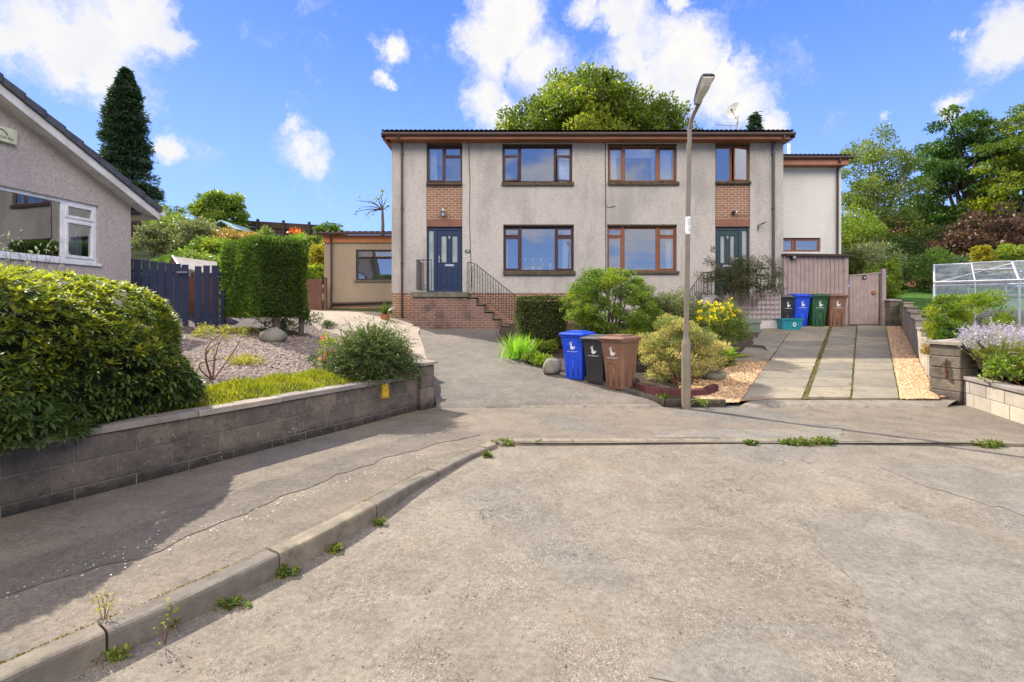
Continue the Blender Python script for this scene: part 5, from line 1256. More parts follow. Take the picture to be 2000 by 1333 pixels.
m_ = MB(); m_.box(0, 1, -.02, .04, 0, .04, lambda x, y, z: (GX(1659) + (GX(1720) - GX(1659)) * x, YG2 + y, z + GZ(540) + (GZ(534.5) - GZ(540)) * x + .004)); m_.build('top_rail', M_wood, rt)
m_ = MB(); m_.box(GX(1720.5), GX(1728), YG2 - .06, YG2 + .06, .9, GZ(526)); m_.face([(GX(1720.5), YG2 - .061, GZ(526)), (GX(1728), YG2 - .061, GZ(526)), (GX(1724), YG2 - .061, GZ(525))]); m_.build('post', M_wood, rt)
m_ = MB(); m_.box(GX(1702.5), GX(1710), YG2 - .04, YG2 - .002, GZ(575), GZ(569)); m_.build('latch', M_terra, rt)
m_ = MB(); m_.tube([(GX(1688), YG2 - .02, GZ(542.5)), (GX(1688), YG2 - .004, GZ(542.5))], .075, 18); pq = m_.build('number_plaque', M_iron, rt)
text('28', .075, M_white, pq, (GX(1688), YG2 - .022, GZ(542.5)))
# green storage box by the steps
a, b = P(1440, 623, 14.3), P(1487, 649, 14.2); rt = thing('storage_box', (a.x, 14.3, 1.0), 'low sage green wooden box at the foot of the trellis', 'box')
m_ = MB(); m_.box(a.x, b.x, 14.25, 14.8, b.z - .05, a.z - .15); m_.build('body', M_sage, rt, bevel=.01); m_ = MB(); m_.box(a.x - .02, b.x + .02, 14.22, 14.85, a.z - .145, a.z + .0); m_.build('lid', M_sage, rt, bevel=.015)

# ------------------------------------------------------------------ wheelie bins
def bin_(name, mat, lidmat, label, loc, rot, scale=1.0, group=None, recess=True, lid_raise=True, txt=.23):
    root = bpy.data.objects.new(name, None); root.empty_display_size = .1; COL.objects.link(root); ORG[root.name] = Vector((0, 0, 0)); tag(root, label, 'wheelie bin', group)
    # body as lofted rounded rectangle sections: (z, half width, y front, y back)
    def rr(hw, yf, yb, z, r=.05, n=4):
        pts = []
        for cx, cy, a0 in ((hw - r, yb - r, 0), (-hw + r, yb - r, 90), (-hw + r, yf + r, 180), (hw - r, yf + r, 270)):
            for k in range(n + 1): a = R(a0 + 90 * k / n); pts.append((cx + r * math.cos(a), cy + r * math.sin(a), z))
        return pts
    secs = [rr(.19, -.20, .20, .0, .04), rr(.20, -.215, .235, .05), rr(.235, -.27, .25, .60), rr(.262, -.31, .30, .92), rr(.285, -.335, .325, .925, .04), rr(.287, -.337, .327, .965, .04)]
    m_ = MB()
    for s0, s1 in zip(secs, secs[1:]):
        for k in range(len(s0)): m_.face([s0[k], s0[(k + 1) % len(s0)], s1[(k + 1) % len(s0)], s1[k]])
    m_.face(secs[0][::-1]); m_.face(secs[-1])
    body = m_.build('body', mat, root, smooth=False, bevel=.004, seg=2)
    # raised arch panel on the front, ribs on the sides
    def fy(z): return np.interp(z, [.05, .60, .92], [-.215, -.27, -.31])
    m_ = MB()
    if recess:
        pts = [(-.125, .07), (-.125, .44), (-.115, .485), (-.085, .51), (.085, .51), (.115, .485), (.125, .44), (.125, .07)]
        path = [(x, fy(z) - .004, z) for x, z in pts]; m_.tube(path, .011, 6)
        m_.tube([(0, fy(.08) - .0, .08), (0, fy(.42) - .0, .42)], .018, 6)
    for sg in (-1, 1):
        def sx(z): return sg * np.interp(z, [.05, .60, .92], [.20, .235, .262])
        m_.tube([(sx(z) + sg * .001, y, z) for y, z in ((-.10, .10), (-.12, .70), (-.08, .80), (.10, .80), (.13, .70), (.10, .10))], .010, 6)
    m_.build('moulded_rib', mat, root, smooth=True)
    # lid
    sec2 = [rr(.295, -.365, .335, .967, .04), rr(.297, -.367, .337, .995, .04), rr(.28, -.335, .32, 1.012, .04), rr(.24, -.22, .25, 1.03, .04)]
    m_ = MB()
    for s0, s1 in zip(sec2, sec2[1:]):
        for k in range(len(s0)): m_.face([s0[k], s0[(k + 1) % len(s0)], s1[(k + 1) % len(s0)], s1[k]])
    m_.face(sec2[0][::-1]); m_.face(sec2[-1])
    if lid_raise: m_.box(-.17, .17, -.20, .22, 1.025, 1.055); m_.box(-.13, .13, -.38, -.36, .972, .99)
    m_.build('lid', lidmat, root, bevel=.006)
    m_ = MB(); m_.tube([(-.22, .375, .955), (.22, .375, .955)], .014, 8)
    for x in (-.2, 0, .2): m_.box(x - .012, x + .012, .32, .38, .94, .97)
    m_.build('handle', mat, root)
    for sg in (-1, 1):
        m_ = MB(); m_.tube([(sg * .205, .22, .1), (sg * .25, .22, .1)], .10, 18); m_.build('wheel', M_black, root, bevel=.008)
    # crest: curled animal shape above the web address
    yl = fy(.70) - .004; tilt = math.atan2(.04, .32)
    def em(pts): 
        return [(x, fy(z) - .0045, z) for x, z in pts]
    m_ = MB(); cz = .715
    m_.face(em([(.05 * math.cos(t) * (1 if math.cos(t) > 0 else .8), cz - .02 + .04 * math.sin(t)) for t in [6.283 * k / 14 for k in range(14)]]))
    m_.face(em([(-.03, cz + .0), (.005, cz + .02), (.0, cz + .06), (.012, cz + .085), (-.012, cz + .072), (-.045, cz + .055), (-.028, cz + .045), (-.04, cz + .02)]))
    crest = [(-.055 + .0, cz + .05), (-.052, cz + .085), (-.02, cz + .108), (.015, cz + .112), (.01, cz + .100), (-.02, cz + .095), (-.04, cz + .075), (-.045, cz + .05)]; m_.face(em(crest))
    m_.face(em([(.05, cz - .045), (.072, cz - .02), (.078, cz + .02), (.068, cz + .02), (.06, cz - .01), (.042, cz - .03)]))
    m_.build('crest', M_white, root)
    text('www.stirling.gov.uk', .032, M_white, root, (0, fy(.615) - .005, .615), (R(90) - tilt, 0, 0))
    root.location = loc; root.rotation_euler = (0, 0, rot); root.scale = (scale,) * 3
    return root
th_ = R(-50)
def gz_(px, py, dz=0.05): q = G(px, py, lambda X, Y: s_(Y) + dz); return q
b1 = gz_(1117, 741); b2 = gz_(1157, 750); b3 = gz_(1196, 760)
gname = 'bins standing in the planting bed by the drive'
# location is the bin centre: step back from the front face along the facing direction
def back(q, rot, d=.25): return (q.x - math.sin(rot) * d, q.y + math.cos(rot) * d, q.z - .012)
bin_('wheelie_bin', M_blue, M_blue, 'bright blue wheelie bin in the planting bed, leftmost of the three by the drive', back(b1, R(-34)), R(-34), .88, gname)
bin_('wheelie_bin', M_black, M_lid, 'dark grey wheelie bin squeezed between the blue and brown bins by the drive', back(b2, R(-38), .27), R(-38), .86, gname, recess=False)
bin_('wheelie_bin', M_brown, M_brown, 'brown wheelie bin beside the variegated shrub, nearest the street lamp', back(b3, R(-46)), R(-46), .92, gname)
g2 = 'bins lined up in front of the timber store'
def rb(px, py):
    q = G(px, py, lambda X, Y: s_(Y) + .04); q.y = min(q.y, 15.25); q.x = (px - 1000) / F * q.y; q.z = s_(q.y) + .045; return q
for px, py, m1, m2, lab, sc_, rt_ in ((1539, 637, M_black, M_lid, 'dark grey wheelie bin behind the teal recycling box at the timber store', .97, 8), (1567, 637, M_blue, M_blue, 'blue wheelie bin in front of the timber store, next to the green bin', 1.0, 4), (1601.5, 635, M_dgreen, M_dgreen, 'dark green wheelie bin between the blue and brown bins at the timber store', 1.0, 0), (1636, 631, M_brown, M_brown, 'brown wheelie bin beside the pale boarded gate', 1.0, -6)):
    q = rb(px, py); bin_('wheelie_bin', m1, m2, lab, back(q, R(rt_), .26), R(rt_), sc_, g2)
a = rb(1546, 645); rt = thing('recycling_box', a, 'teal plastic recycling box on the slabs in front of the dark grey bin', 'recycling box')
m_ = MB()
def bxsec(hw, hd, z): return [(a.x - hw, a.y - hd + .15, a.z + z), (a.x + hw, a.y - hd + .15, a.z + z), (a.x + hw, a.y + hd + .15, a.z + z), (a.x - hw, a.y + hd + .15, a.z + z)]
ss = [bxsec(.27, .17, 0), bxsec(.31, .2, .30), bxsec(.335, .225, .302), bxsec(.34, .23, .345), bxsec(.325, .215, .346), bxsec(.26, .16, .03)]
for s0, s1 in zip(ss, ss[1:]):
    for k in range(4): m_.face([s0[k], s0[(k + 1) % 4], s1[(k + 1) % 4], s1[k]])
m_.face(ss[0][::-1]); m_.face(ss[-1]); m_.build('tub', M_teal, rt, bevel=.006)
m_ = MB(); yq = a.y - .2 + .15 + .015
for cx_, cz_, r1, r2, a0, a1 in ((0.06, .17, .055, .03, 0, 200), (.06, .15, .05, .022, 180, 380)):
    n = 10
    for k in range(n):
        p, q = R(a0 + (a1 - a0) * k / n), R(a0 + (a1 - a0) * (k + 1) / n); m_.face([(a.x + cx_ + r * math.cos(t), yq - (.0 + (cz_ + r * math.sin(t)) * .1) - .004, a.z + cz_ + r * math.sin(t)) for r, t in ((r1, p), (r1, q), (r2, q), (r2, p))])
m_.build('crest', M_white, rt)

# ------------------------------------------------------------------ greenhouse
GYa, GYb = 11.6, 11.0
gh = thing('greenhouse', P(1826, 640, 11.8), 'aluminium framed glass greenhouse behind the lavender, roof vents closed', 'greenhouse')
E0 = P(1825, 552, 11.8); E1 = P(2075, 536, 10.9); Rg0 = P(1820, 521, 13.0); Rg1 = P(2090, 500, 12.05)
gd = Vector((.76, -.65, 0)); gn = Vector((.65, .76, 0))
ze_, zrg, zb_g = E0.z, E0.z + .50, 1.0
wd2 = 1.25
def GP(u, v, z): q = Vector((E0.x, E0.y, 0)) + gd * u + gn * v; return (q.x, q.y, z)
m_ = MB(); nb = 6; Lg = 4.3
for k in range(nb + 1):
    u = Lg * k / nb; r_ = .014 if k % 2 else .02
    for v in (0, 2 * wd2): m_.tube([GP(u, v, zb_g), GP(u, v, ze_)], r_, 4)
    m_.tube([GP(u, 0, ze_), GP(u, wd2, zrg)], r_, 4); m_.tube([GP(u, 2 * wd2, ze_), GP(u, wd2, zrg)], r_, 4)
for v, z, r_ in ((0, ze_, .028), (2 * wd2, ze_, .028), (wd2, zrg, .025), (0, zb_g + .05, .02), (0, (ze_ + zb_g) / 2 + .28, .012), (2 * wd2, (ze_ + zb_g) / 2 + .2, .014)): m_.tube([GP(-.02, v, z), GP(Lg + .02, v, z)], r_, 4)
for u in (0, Lg):
    for v in (wd2 * .5, wd2, wd2 * 1.5): m_.tube([GP(u, v, zb_g), GP(u, v, ze_ + (zrg - ze_) * (1 - abs(v - wd2) / wd2))], .012, 4)
    m_.tube([GP(u, 0, ze_), GP(u, 2 * wd2, ze_)], .015, 4)
m_.tube([GP(.05, 0.05, ze_), GP(1.4, wd2 * .9, zrg - .05)], .010, 4); m_.tube([GP(Lg, 2 * wd2, zb_g), GP(Lg - 1.4, 2 * wd2, ze_)], .010, 4); m_.tube([GP(.1, 2 * wd2, zb_g), GP(1.4, 2 * wd2, ze_)], .010, 4)
for k in (1, 3, 4):
    ua, ub = Lg * k / nb + .02, Lg * (k + 1) / nb - .02
    for f_ in (.55, .98): m_.tube([GP(ua, wd2 * f_, ze_ + (zrg - ze_) * f_ + .03), GP(ub, wd2 * f_, ze_ + (zrg - ze_) * f_ + .03)], .014, 4)
m_.build('frame', M_alu, gh)
for k in range(nb):
    ua, ub = Lg * k / nb, Lg * (k + 1) / nb
    for f_ in ([GP(ua, 0, zb_g), GP(ub, 0, zb_g), GP(ub, 0, ze_), GP(ua, 0, ze_)], [GP(ua, 0, ze_), GP(ub, 0, ze_), GP(ub, wd2, zrg), GP(ua, wd2, zrg)], [GP(ua, 2 * wd2, ze_), GP(ub, 2 * wd2, ze_), GP(ub, wd2, zrg), GP(ua, wd2, zrg)], [GP(ua, 2 * wd2, zb_g), GP(ub, 2 * wd2, zb_g), GP(ub, 2 * wd2, ze_), GP(ua, 2 * wd2, ze_)]):
        p = MB(); p.face(f_); p.build('pane', M_ghglass, gh)
p = MB(); p.face([GP(0, 0, zb_g), GP(0, 2 * wd2, zb_g), GP(0, 2 * wd2, ze_), GP(0, wd2, zrg), GP(0, 0, ze_)]); p.build('pane', M_ghglass, gh)
# far brick house behind the trees
fh = thing('brick_house', P(1790, 470, 46), 'red brick house with red bargeboard half hidden by the trees on the right', 'house')
m_ = MB(); A_, B_ = P(1808, 412, 46), P(1742, 485, 46); 
m_.face([A_, B_ + Vector((.4, 0, 0)), Vector((B_.x + .4, 46, 2)), Vector((A_.x + 8, 46, 2)), Vector((A_.x + 8, 46, A_.z - 4))]); m_.build('wall', M_brickr, fh)
m_ = MB(); m_.box(0, 1, 0, 1, 0, 1, lambda u, v, w_: (B_.x + (A_.x - B_.x) * u, 45.6 + v * .4, B_.z + (A_.z - B_.z) * u + .35 * w_)); m_.build('bargeboard', M_redr, fh)
m_ = MB(); m_.face([(A_.x, 45.6, A_.z + .3), (A_.x, 56, A_.z + .3), (B_.x - .2, 56, B_.z + .2), (B_.x - .2, 45.6, B_.z + .2)]); m_.face([(A_.x, 45.6, A_.z + .3), (A_.x, 56, A_.z + .3), (A_.x + 8, 56, A_.z - 4), (A_.x + 8, 45.6, A_.z - 4)]); m_.build('roof', M_oranget, fh)

# ------------------------------------------------------------------ foliage
def G3(*a): return tuple(a)
LM = {}
def lm(name, *cols, **kw):
    n = len(cols); m_ = leafmat(name, [(i / max(1, n - 1), c) for i, c in enumerate(cols)], **kw); LM[name] = m_; return m_
L_rhodo = lm('rhododendron_leaf', (.040, .072, .024), (.056, .095, .026), (.088, .125, .026), (.23, .25, .03), tr=.34, rough=.5, spec=.35)
L_oak = lm('oak_leaf', (.034, .064, .010), (.055, .090, .012), (.10, .14, .014), (.20, .22, .02), tr=.42)
L_dark = lm('dark_leaf', (.018, .045, .012), (.028, .062, .014), (.045, .085, .016), tr=.3)
L_conif = lm('conifer_spray', (.010, .030, .016), (.016, .042, .020), (.024, .052, .022), tr=.2, rough=.6)
L_cyp = lm('cypress_spray', (.026, .058, .009), (.042, .088, .012), (.085, .150, .014), tr=.35, rough=.6)
L_lime = lm('lime_leaf', (.06, .11, .012), (.11, .17, .018), (.20, .23, .028), tr=.38)
L_mid = lm('green_leaf', (.040, .082, .012), (.065, .12, .015), (.12, .18, .02), (.20, .22, .03), tr=.38)
L_box = lm('box_leaf', (.035, .055, .012), (.055, .08, .018), (.09, .11, .03), tr=.25)
L_var = lm('variegated_leaf', (.06, .09, .03), (.12, .15, .055), (.30, .29, .13), (.40, .36, .20), tr=.3)
L_grey = lm('grey_leaf', (.05, .075, .04), (.085, .11, .06), (.15, .17, .09), tr=.3)
L_heath = lm('heather_tip', (.075, .10, .012), (.14, .165, .014), (.21, .215, .022), tr=.35)
L_heath2 = lm('ground_cover_leaf', (.12, .13, .03), (.18, .20, .04), (.25, .20, .06), tr=.35)
L_spik = lm('cotoneaster_leaf', (.022, .046, .014), (.034, .066, .018), (.085, .125, .035), tr=.22)
L_maple = lm('sycamore_leaf', (.022, .060, .016), (.036, .085, .018), (.060, .115, .020), tr=.35)
L_gold = lm('golden_leaf', (.10, .12, .015), (.19, .19, .022), (.28, .22, .035), tr=.35)
L_purp = lm('copper_leaf', (.035, .020, .020), (.06, .035, .030), (.09, .06, .045), tr=.3)
L_birch = lm('birch_leaf', (.055, .09, .025), (.085, .13, .03), (.14, .19, .04), tr=.38)
L_climb = lm('climber_leaf', (.022, .042, .014), (.04, .055, .02), (.10, .075, .045), tr=.2)
L_fern = lm('fern_leaf', (.07, .15, .02), (.11, .21, .025), (.20, .28, .06), tr=.4)
L_yel = lm('yellow_petal', (.75, .52, .01), (.80, .60, .02), tr=.3)
L_red = lm('red_petal', (.75, .06, .01), (.80, .16, .02), tr=.3)
L_orng = lm('orange_foliage', (.08, .12, .03), (.20, .13, .05), (.26, .20, .07), (.10, .14, .03), tr=.3)
L_lav = lm('lavender_flower', (.30, .24, .42), (.40, .34, .52), (.48, .42, .55), tr=.2)
L_lavs = lm('lavender_stem', (.16, .21, .06), (.24, .30, .09), (.30, .33, .14), tr=.35)
L_white = lm('pale_flower', (.55, .60, .35), (.65, .65, .45), tr=.4)
L_kmoss = lm('kerb_moss', (.10, .085, .02), (.17, .13, .02), (.26, .17, .02), tr=.1)
L_petal = lm('white_petal', (.5, .5, .46), (.6, .6, .55), tr=.2)
L_joint = lm('joint_moss', (.05, .06, .015), (.09, .10, .02), (.16, .15, .03), tr=.2)
L_weed = lm('weed_leaf', (.04, .07, .015), (.07, .11, .02), (.13, .14, .03), tr=.3)
L_iris = lm('iris_blade', (.07, .18, .015), (.12, .26, .02), (.20, .34, .04), tr=.4)

def nrm_(a): return a / np.maximum(np.linalg.norm(a, axis=1, keepdims=True), 1e-9)
def leaves(Pt, N, size, asp, rg, spread=.6, fold=.18, sizevar=.3, droop=0., wseed=None):
    """one folded 4-vertex leaf at each point, growing along N with scatter"""
    n = len(Pt); d = nrm_(N + rg.randn(n, 3) * spread + np.array([0, 0, -droop]))
    r_ = rg.randn(n, 3); w = nrm_(np.cross(d, r_)); u = np.cross(w, d)
    L_ = size * (1 + sizevar * rg.randn(n, 1)).clip(.4, 2)
    b = Pt; t = Pt + d * L_; m1 = Pt + d * L_ * .5 + w * L_ * asp * .5 + u * L_ * fold * asp; m2 = Pt + d * L_ * .5 - w * L_ * asp * .5 + u * L_ * fold * asp
    V = np.stack([b, m1, t, m2], 1).reshape(-1, 3); i = np.arange(n)[:, None] * 4
    Fa = np.concatenate([i + np.array([[0, 1, 2]]), i + np.array([[0, 2, 3]])], 1).reshape(-1, 3)
    return V, Fa
def sph(n, rg): return nrm_(rg.randn(n, 3))
class Fol:
    def __init__(s): s.V = []; s.F = []; s.A = []; s.n = 0
    def add(s, V, Fa, a):     # a per leaf, faces per leaf 2
        s.V.append(V); s.F.append(Fa + s.n); s.n += len(V); s.A.append(np.repeat(a, len(Fa) // len(a)))
    def build(s, name, mat, parent=None, org=None):
        return npmesh(name, np.vstack(s.V), np.vstack(s.F), mat, np.concatenate(s.A), parent=parent, org=org)
def clumpcrown(rg, c, rad, ncl, rc, nleaf, size, asp, zmin=-.6, inner=.55, spread=.7, cshape=None, flat=.75, tone=.5, droop=0., rcv=.35, upbias=.35):
    """crown = many leaf clumps spread through an uneven ellipsoid. returns Fol-ready arrays and clump centres"""
    c = np.array(c); rad = np.array(rad); cs = []
    while len(cs) < ncl:
        d = sph(1, rg)[0]
        if d[2] < zmin: continue
        f = inner + (1 - inner) * rg.rand() ** .6
        f *= 1 + .13 * math.sin(3 * d[0] + 5 * d[1] + 2 + c[0]) + .10 * math.sin(7 * d[2] + 4 * d[0] + c[1])
        q = c + d * rad * f
        if cshape and not cshape(q): continue
        cs.append(q)
    cs = np.array(cs); per = max(4, nleaf // ncl); Pl = []; Nl = []; Al = []
    for q in cs:
        r_ = rc * (1 + rcv * rg.randn()); r_ = max(r_, rc * .4); k = int(per * (r_ / rc) ** 2) + 3
        d = sph(k, rg); rr = (rg.rand(k, 1) ** .45); p = q + d * rr * r_ * np.array([1, 1, flat])
        Pl.append(p); Nl.append(d * .8 + np.array([0, 0, upbias])); tn = rg.rand() * tone
        Al.append(np.clip(tn + (1 - tone) * rg.rand(k) * .9, 0, 1))
    Pl, Nl, Al = np.vstack(Pl), np.vstack(Nl), np.concatenate(Al)
    V, Fa = leaves(Pl, Nl, size, asp, rg, spread, droop=droop)
    return V, Fa, Al, cs
def limbs(m_, base, tips, rg, r0, k=7, split=.45, bend=.15):
    """trunk forks into limbs running out to given points"""
    base = Vector(base)
    for t in tips:
        t = Vector(t); mid = base.lerp(t, split) + Vector((rg.randn() * bend, rg.randn() * bend, abs(rg.randn()) * bend + .1 * (t - base).length))
        pts = smooth([base, mid, t], 4); n = len(pts); m_.tube(pts, [r0 * (1 - .85 * i / (n - 1)) for i in range(n)], k, cap=False)
def tree(name, base, ctr, rad, ncl, rc, nleaf, size, asp, mat, seed, label, cat='tree', trunk_r=.2, nl=9, barkm=None, group=None, layers=None, fork=.45, **kw):
    rg = np.random.RandomState(seed); root = thing(name, base, label, cat, group)
    V, Fa, A_, cs = clumpcrown(rg, ctr, rad, ncl, rc, nleaf, size, asp, **kw)
    f = Fol(); f.add(V, Fa, A_)
    if layers: 
        for (c2, r2, nc2, nl2) in layers:
            V, Fa, A_, c3 = clumpcrown(rg, c2, r2, nc2, rc, nl2, size, asp, **kw); f.add(V, Fa, A_); cs = np.vstack([cs, c3])
    f.build('crown', mat, root)
    m_ = MB(); b = Vector(base); fk = b.lerp(Vector(ctr), fork); fk.x += rg.randn() * .05
    m_.tube(smooth([b - Vector((0, 0, .3)), b.lerp(fk, .5) + Vector((rg.randn() * .06, 0, 0)), fk], 4), [trunk_r * (1.15 - .4 * i / 8) for i in range(9)], 9)
    idx = rg.choice(len(cs), min(nl, len(cs)), replace=False); limbs(m_, fk, [cs[i] for i in idx], rg, trunk_r * .6)
    m_.build('trunk', barkm or M_bark, root, smooth=True)
    return root
def shrub(name, base, ctr, rad, ncl, rc, nleaf, size, asp, mat, seed, label, cat='shrub', stems=6, sr=.015, barkm=None, group=None, extra=None, **kw):
    rg = np.random.RandomState(seed); root = thing(name, base, label, cat, group)
    V, Fa, A_, cs = clumpcrown(rg, ctr, rad, ncl, rc, nleaf, size, asp, **kw); f = Fol(); f.add(V, Fa, A_)
    f.build('foliage', mat, root)
    if stems:
        m_ = MB(); idx = rg.choice(len(cs), min(stems, len(cs)), replace=False)
        for i in idx:
            b = Vector(base) + Vector((rg.randn() * .05, rg.randn() * .05, -.05)); t = Vector(cs[i]); pts = smooth([b, b.lerp(t, .5) + Vector((rg.randn() * .04, rg.randn() * .04, .05)), t], 4)
            m_.tube(pts, [sr * (1.2 - .9 * j / (len(pts) - 1)) for j in range(len(pts))], 5, cap=False)
        m_.build('stems', barkm or M_twig, root, smooth=True)
    if extra: extra(root, cs, rg)
    return root
def boxhedge(name, corners, z0f, z1f, nleaf, size, asp, mat, seed, label, inset=.05, coremat=None, trunk=None, spread=.5, rnd_edge=.06, topn=.45, bulge=.03):
    """clipped hedge: corners = 4 plan points (ccw), leaves on the sides and top over a twiggy core"""
    rg = np.random.RandomState(seed); C4 = np.array(corners, float); cen = C4.mean(0)
    root = thing(name, (cen[0], cen[1], z0f(*cen)), label, 'hedge'); f = Fol(); A4 = []
    Ls = [np.linalg.norm(C4[(k + 1) % 4] - C4[k]) for k in range(4)]
    hgt = z1f(*cen) - z0f(*cen); areas = [l * hgt for l in Ls] + [Ls[0] * Ls[1] * 1.0]
    Pt = []; Nn = []
    for k in range(4):
        n = int(nleaf * areas[k] / sum(areas)); t = rg.rand(n); q = C4[k] + (C4[(k + 1) % 4] - C4[k]) * t[:, None]
        e = (C4[(k + 1) % 4] - C4[k]) / Ls[k]; nn = np.array([e[1], -e[0]])
        zz = np.array([z0f(*p) for p in q]); z1 = np.array([z1f(*p) for p in q]); v = rg.rand(n); z = zz + (z1 - zz) * v
        und = bulge * np.sin(t * Ls[k] * 5 + k) * np.sin(z * 4 + k * 2); edge = rnd_edge * ((np.clip(v - .85, 0, 1) / .15) ** 2 + (np.clip(np.abs(t - .5) - .42, 0, 1) / .08) ** 2)
        off = und - edge - rg.rand(n) * inset + np.where(rg.rand(n) < .05, rg.exponential(.03, n), 0)
        Pt.append(np.c_[q + nn * off[:, None], z]); Nn.append(np.tile([nn[0], nn[1], .25], (n, 1)))
    n = int(nleaf * areas[4] / sum(areas)); a, b = rg.rand(n), rg.rand(n)
    q = (C4[0] * ((1 - a) * (1 - b))[:, None] + C4[1] * (a * (1 - b))[:, None] + C4[2] * (a * b)[:, None] + C4[3] * ((1 - a) * b)[:, None])
    e = np.minimum(np.minimum(a, 1 - a), np.minimum(b, 1 - b)); z = np.array([z1f(*p) for p in q]) - rnd_edge * np.clip(1 - e / .08, 0, 1) ** 2 - rg.rand(n) * inset + .02 * np.sin(q[:, 0] * 6) * np.sin(q[:, 1] * 5)
    Pt.append(np.c_[q, z]); Nn.append(np.tile([0, 0, 1.], (n, 1)))
    Pt = np.vstack(Pt); Nn = np.vstack(Nn); V, Fa = leaves(Pt, Nn, size, asp, rg, spread)
    tone = .5 + .5 * np.sin(Pt[:, 0] * 7) * np.sin(Pt[:, 2] * 6 + Pt[:, 1] * 5); f.add(V, Fa, np.clip(.35 * tone + .65 * rg.rand(len(Pt)), 0, 1)); f.build('foliage', mat, root)
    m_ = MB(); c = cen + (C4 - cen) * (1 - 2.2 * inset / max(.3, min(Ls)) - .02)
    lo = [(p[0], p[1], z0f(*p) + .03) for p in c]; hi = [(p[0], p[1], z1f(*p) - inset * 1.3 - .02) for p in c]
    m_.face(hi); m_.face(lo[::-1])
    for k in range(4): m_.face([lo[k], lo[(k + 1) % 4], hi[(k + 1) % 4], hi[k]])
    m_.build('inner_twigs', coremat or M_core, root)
    if trunk:
        m_ = MB()
        for (x, y, za, zb_, r_) in trunk: m_.tube([(x, y, za), (x + .02, y, (za + zb_) / 2), (x, y + .02, zb_)], [r_ * 1.2, r_, r_ * .9], 8)
        m_.build('trunk', M_bark, root, smooth=True)
    return root
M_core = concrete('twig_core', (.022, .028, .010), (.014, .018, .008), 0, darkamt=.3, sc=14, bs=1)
def spikes(name, c, n, length, width, mat, seed, label, cat='plant', fan=.5, curve=.4, wob=.1, base_r=.05, group=None, parent=None, lean=(0, 0), pname='blades', seg=4):
    """grassy clump: curved tapering blades"""
    rg = np.random.RandomState(seed); c = np.array(c, float); V = []; Fa = []; A_ = []
    for i in range(n):
        a = rg.uniform(0, 6.283); tl = fan * rg.rand() ** .7; d = np.array([math.cos(a) * tl + lean[0], math.sin(a) * tl + lean[1], 1.]); L_ = length * rg.uniform(.55, 1.1); w = width * rg.uniform(.7, 1.2)
        p = c + np.array([rg.randn() * base_r, rg.randn() * base_r, 0]); side = np.array([-math.sin(a + rg.randn() * .5), math.cos(a), 0]); dd = d / np.linalg.norm(d); k0 = len(V)
        for s_i in range(seg + 1):
            t = s_i / seg; ww = w * (1 - t) ** .6 * .5
            V += [p - side * ww, p + side * ww]
            dd = dd + np.array([math.cos(a), math.sin(a), 0]) * curve * tl * .35 + np.array([0, 0, -.22 * curve * t]); dd = dd / np.linalg.norm(dd); p = p + dd * L_ / seg
        for s_i in range(seg): q = k0 + s_i * 2; Fa.append((q, q + 1, q + 3, q + 2)); A_.append(rg.rand() * .999)
    if parent is None: parent = thing(name, c, label, cat, group)
    npmesh(pname, V, Fa, mat, A_, parent=parent); return parent

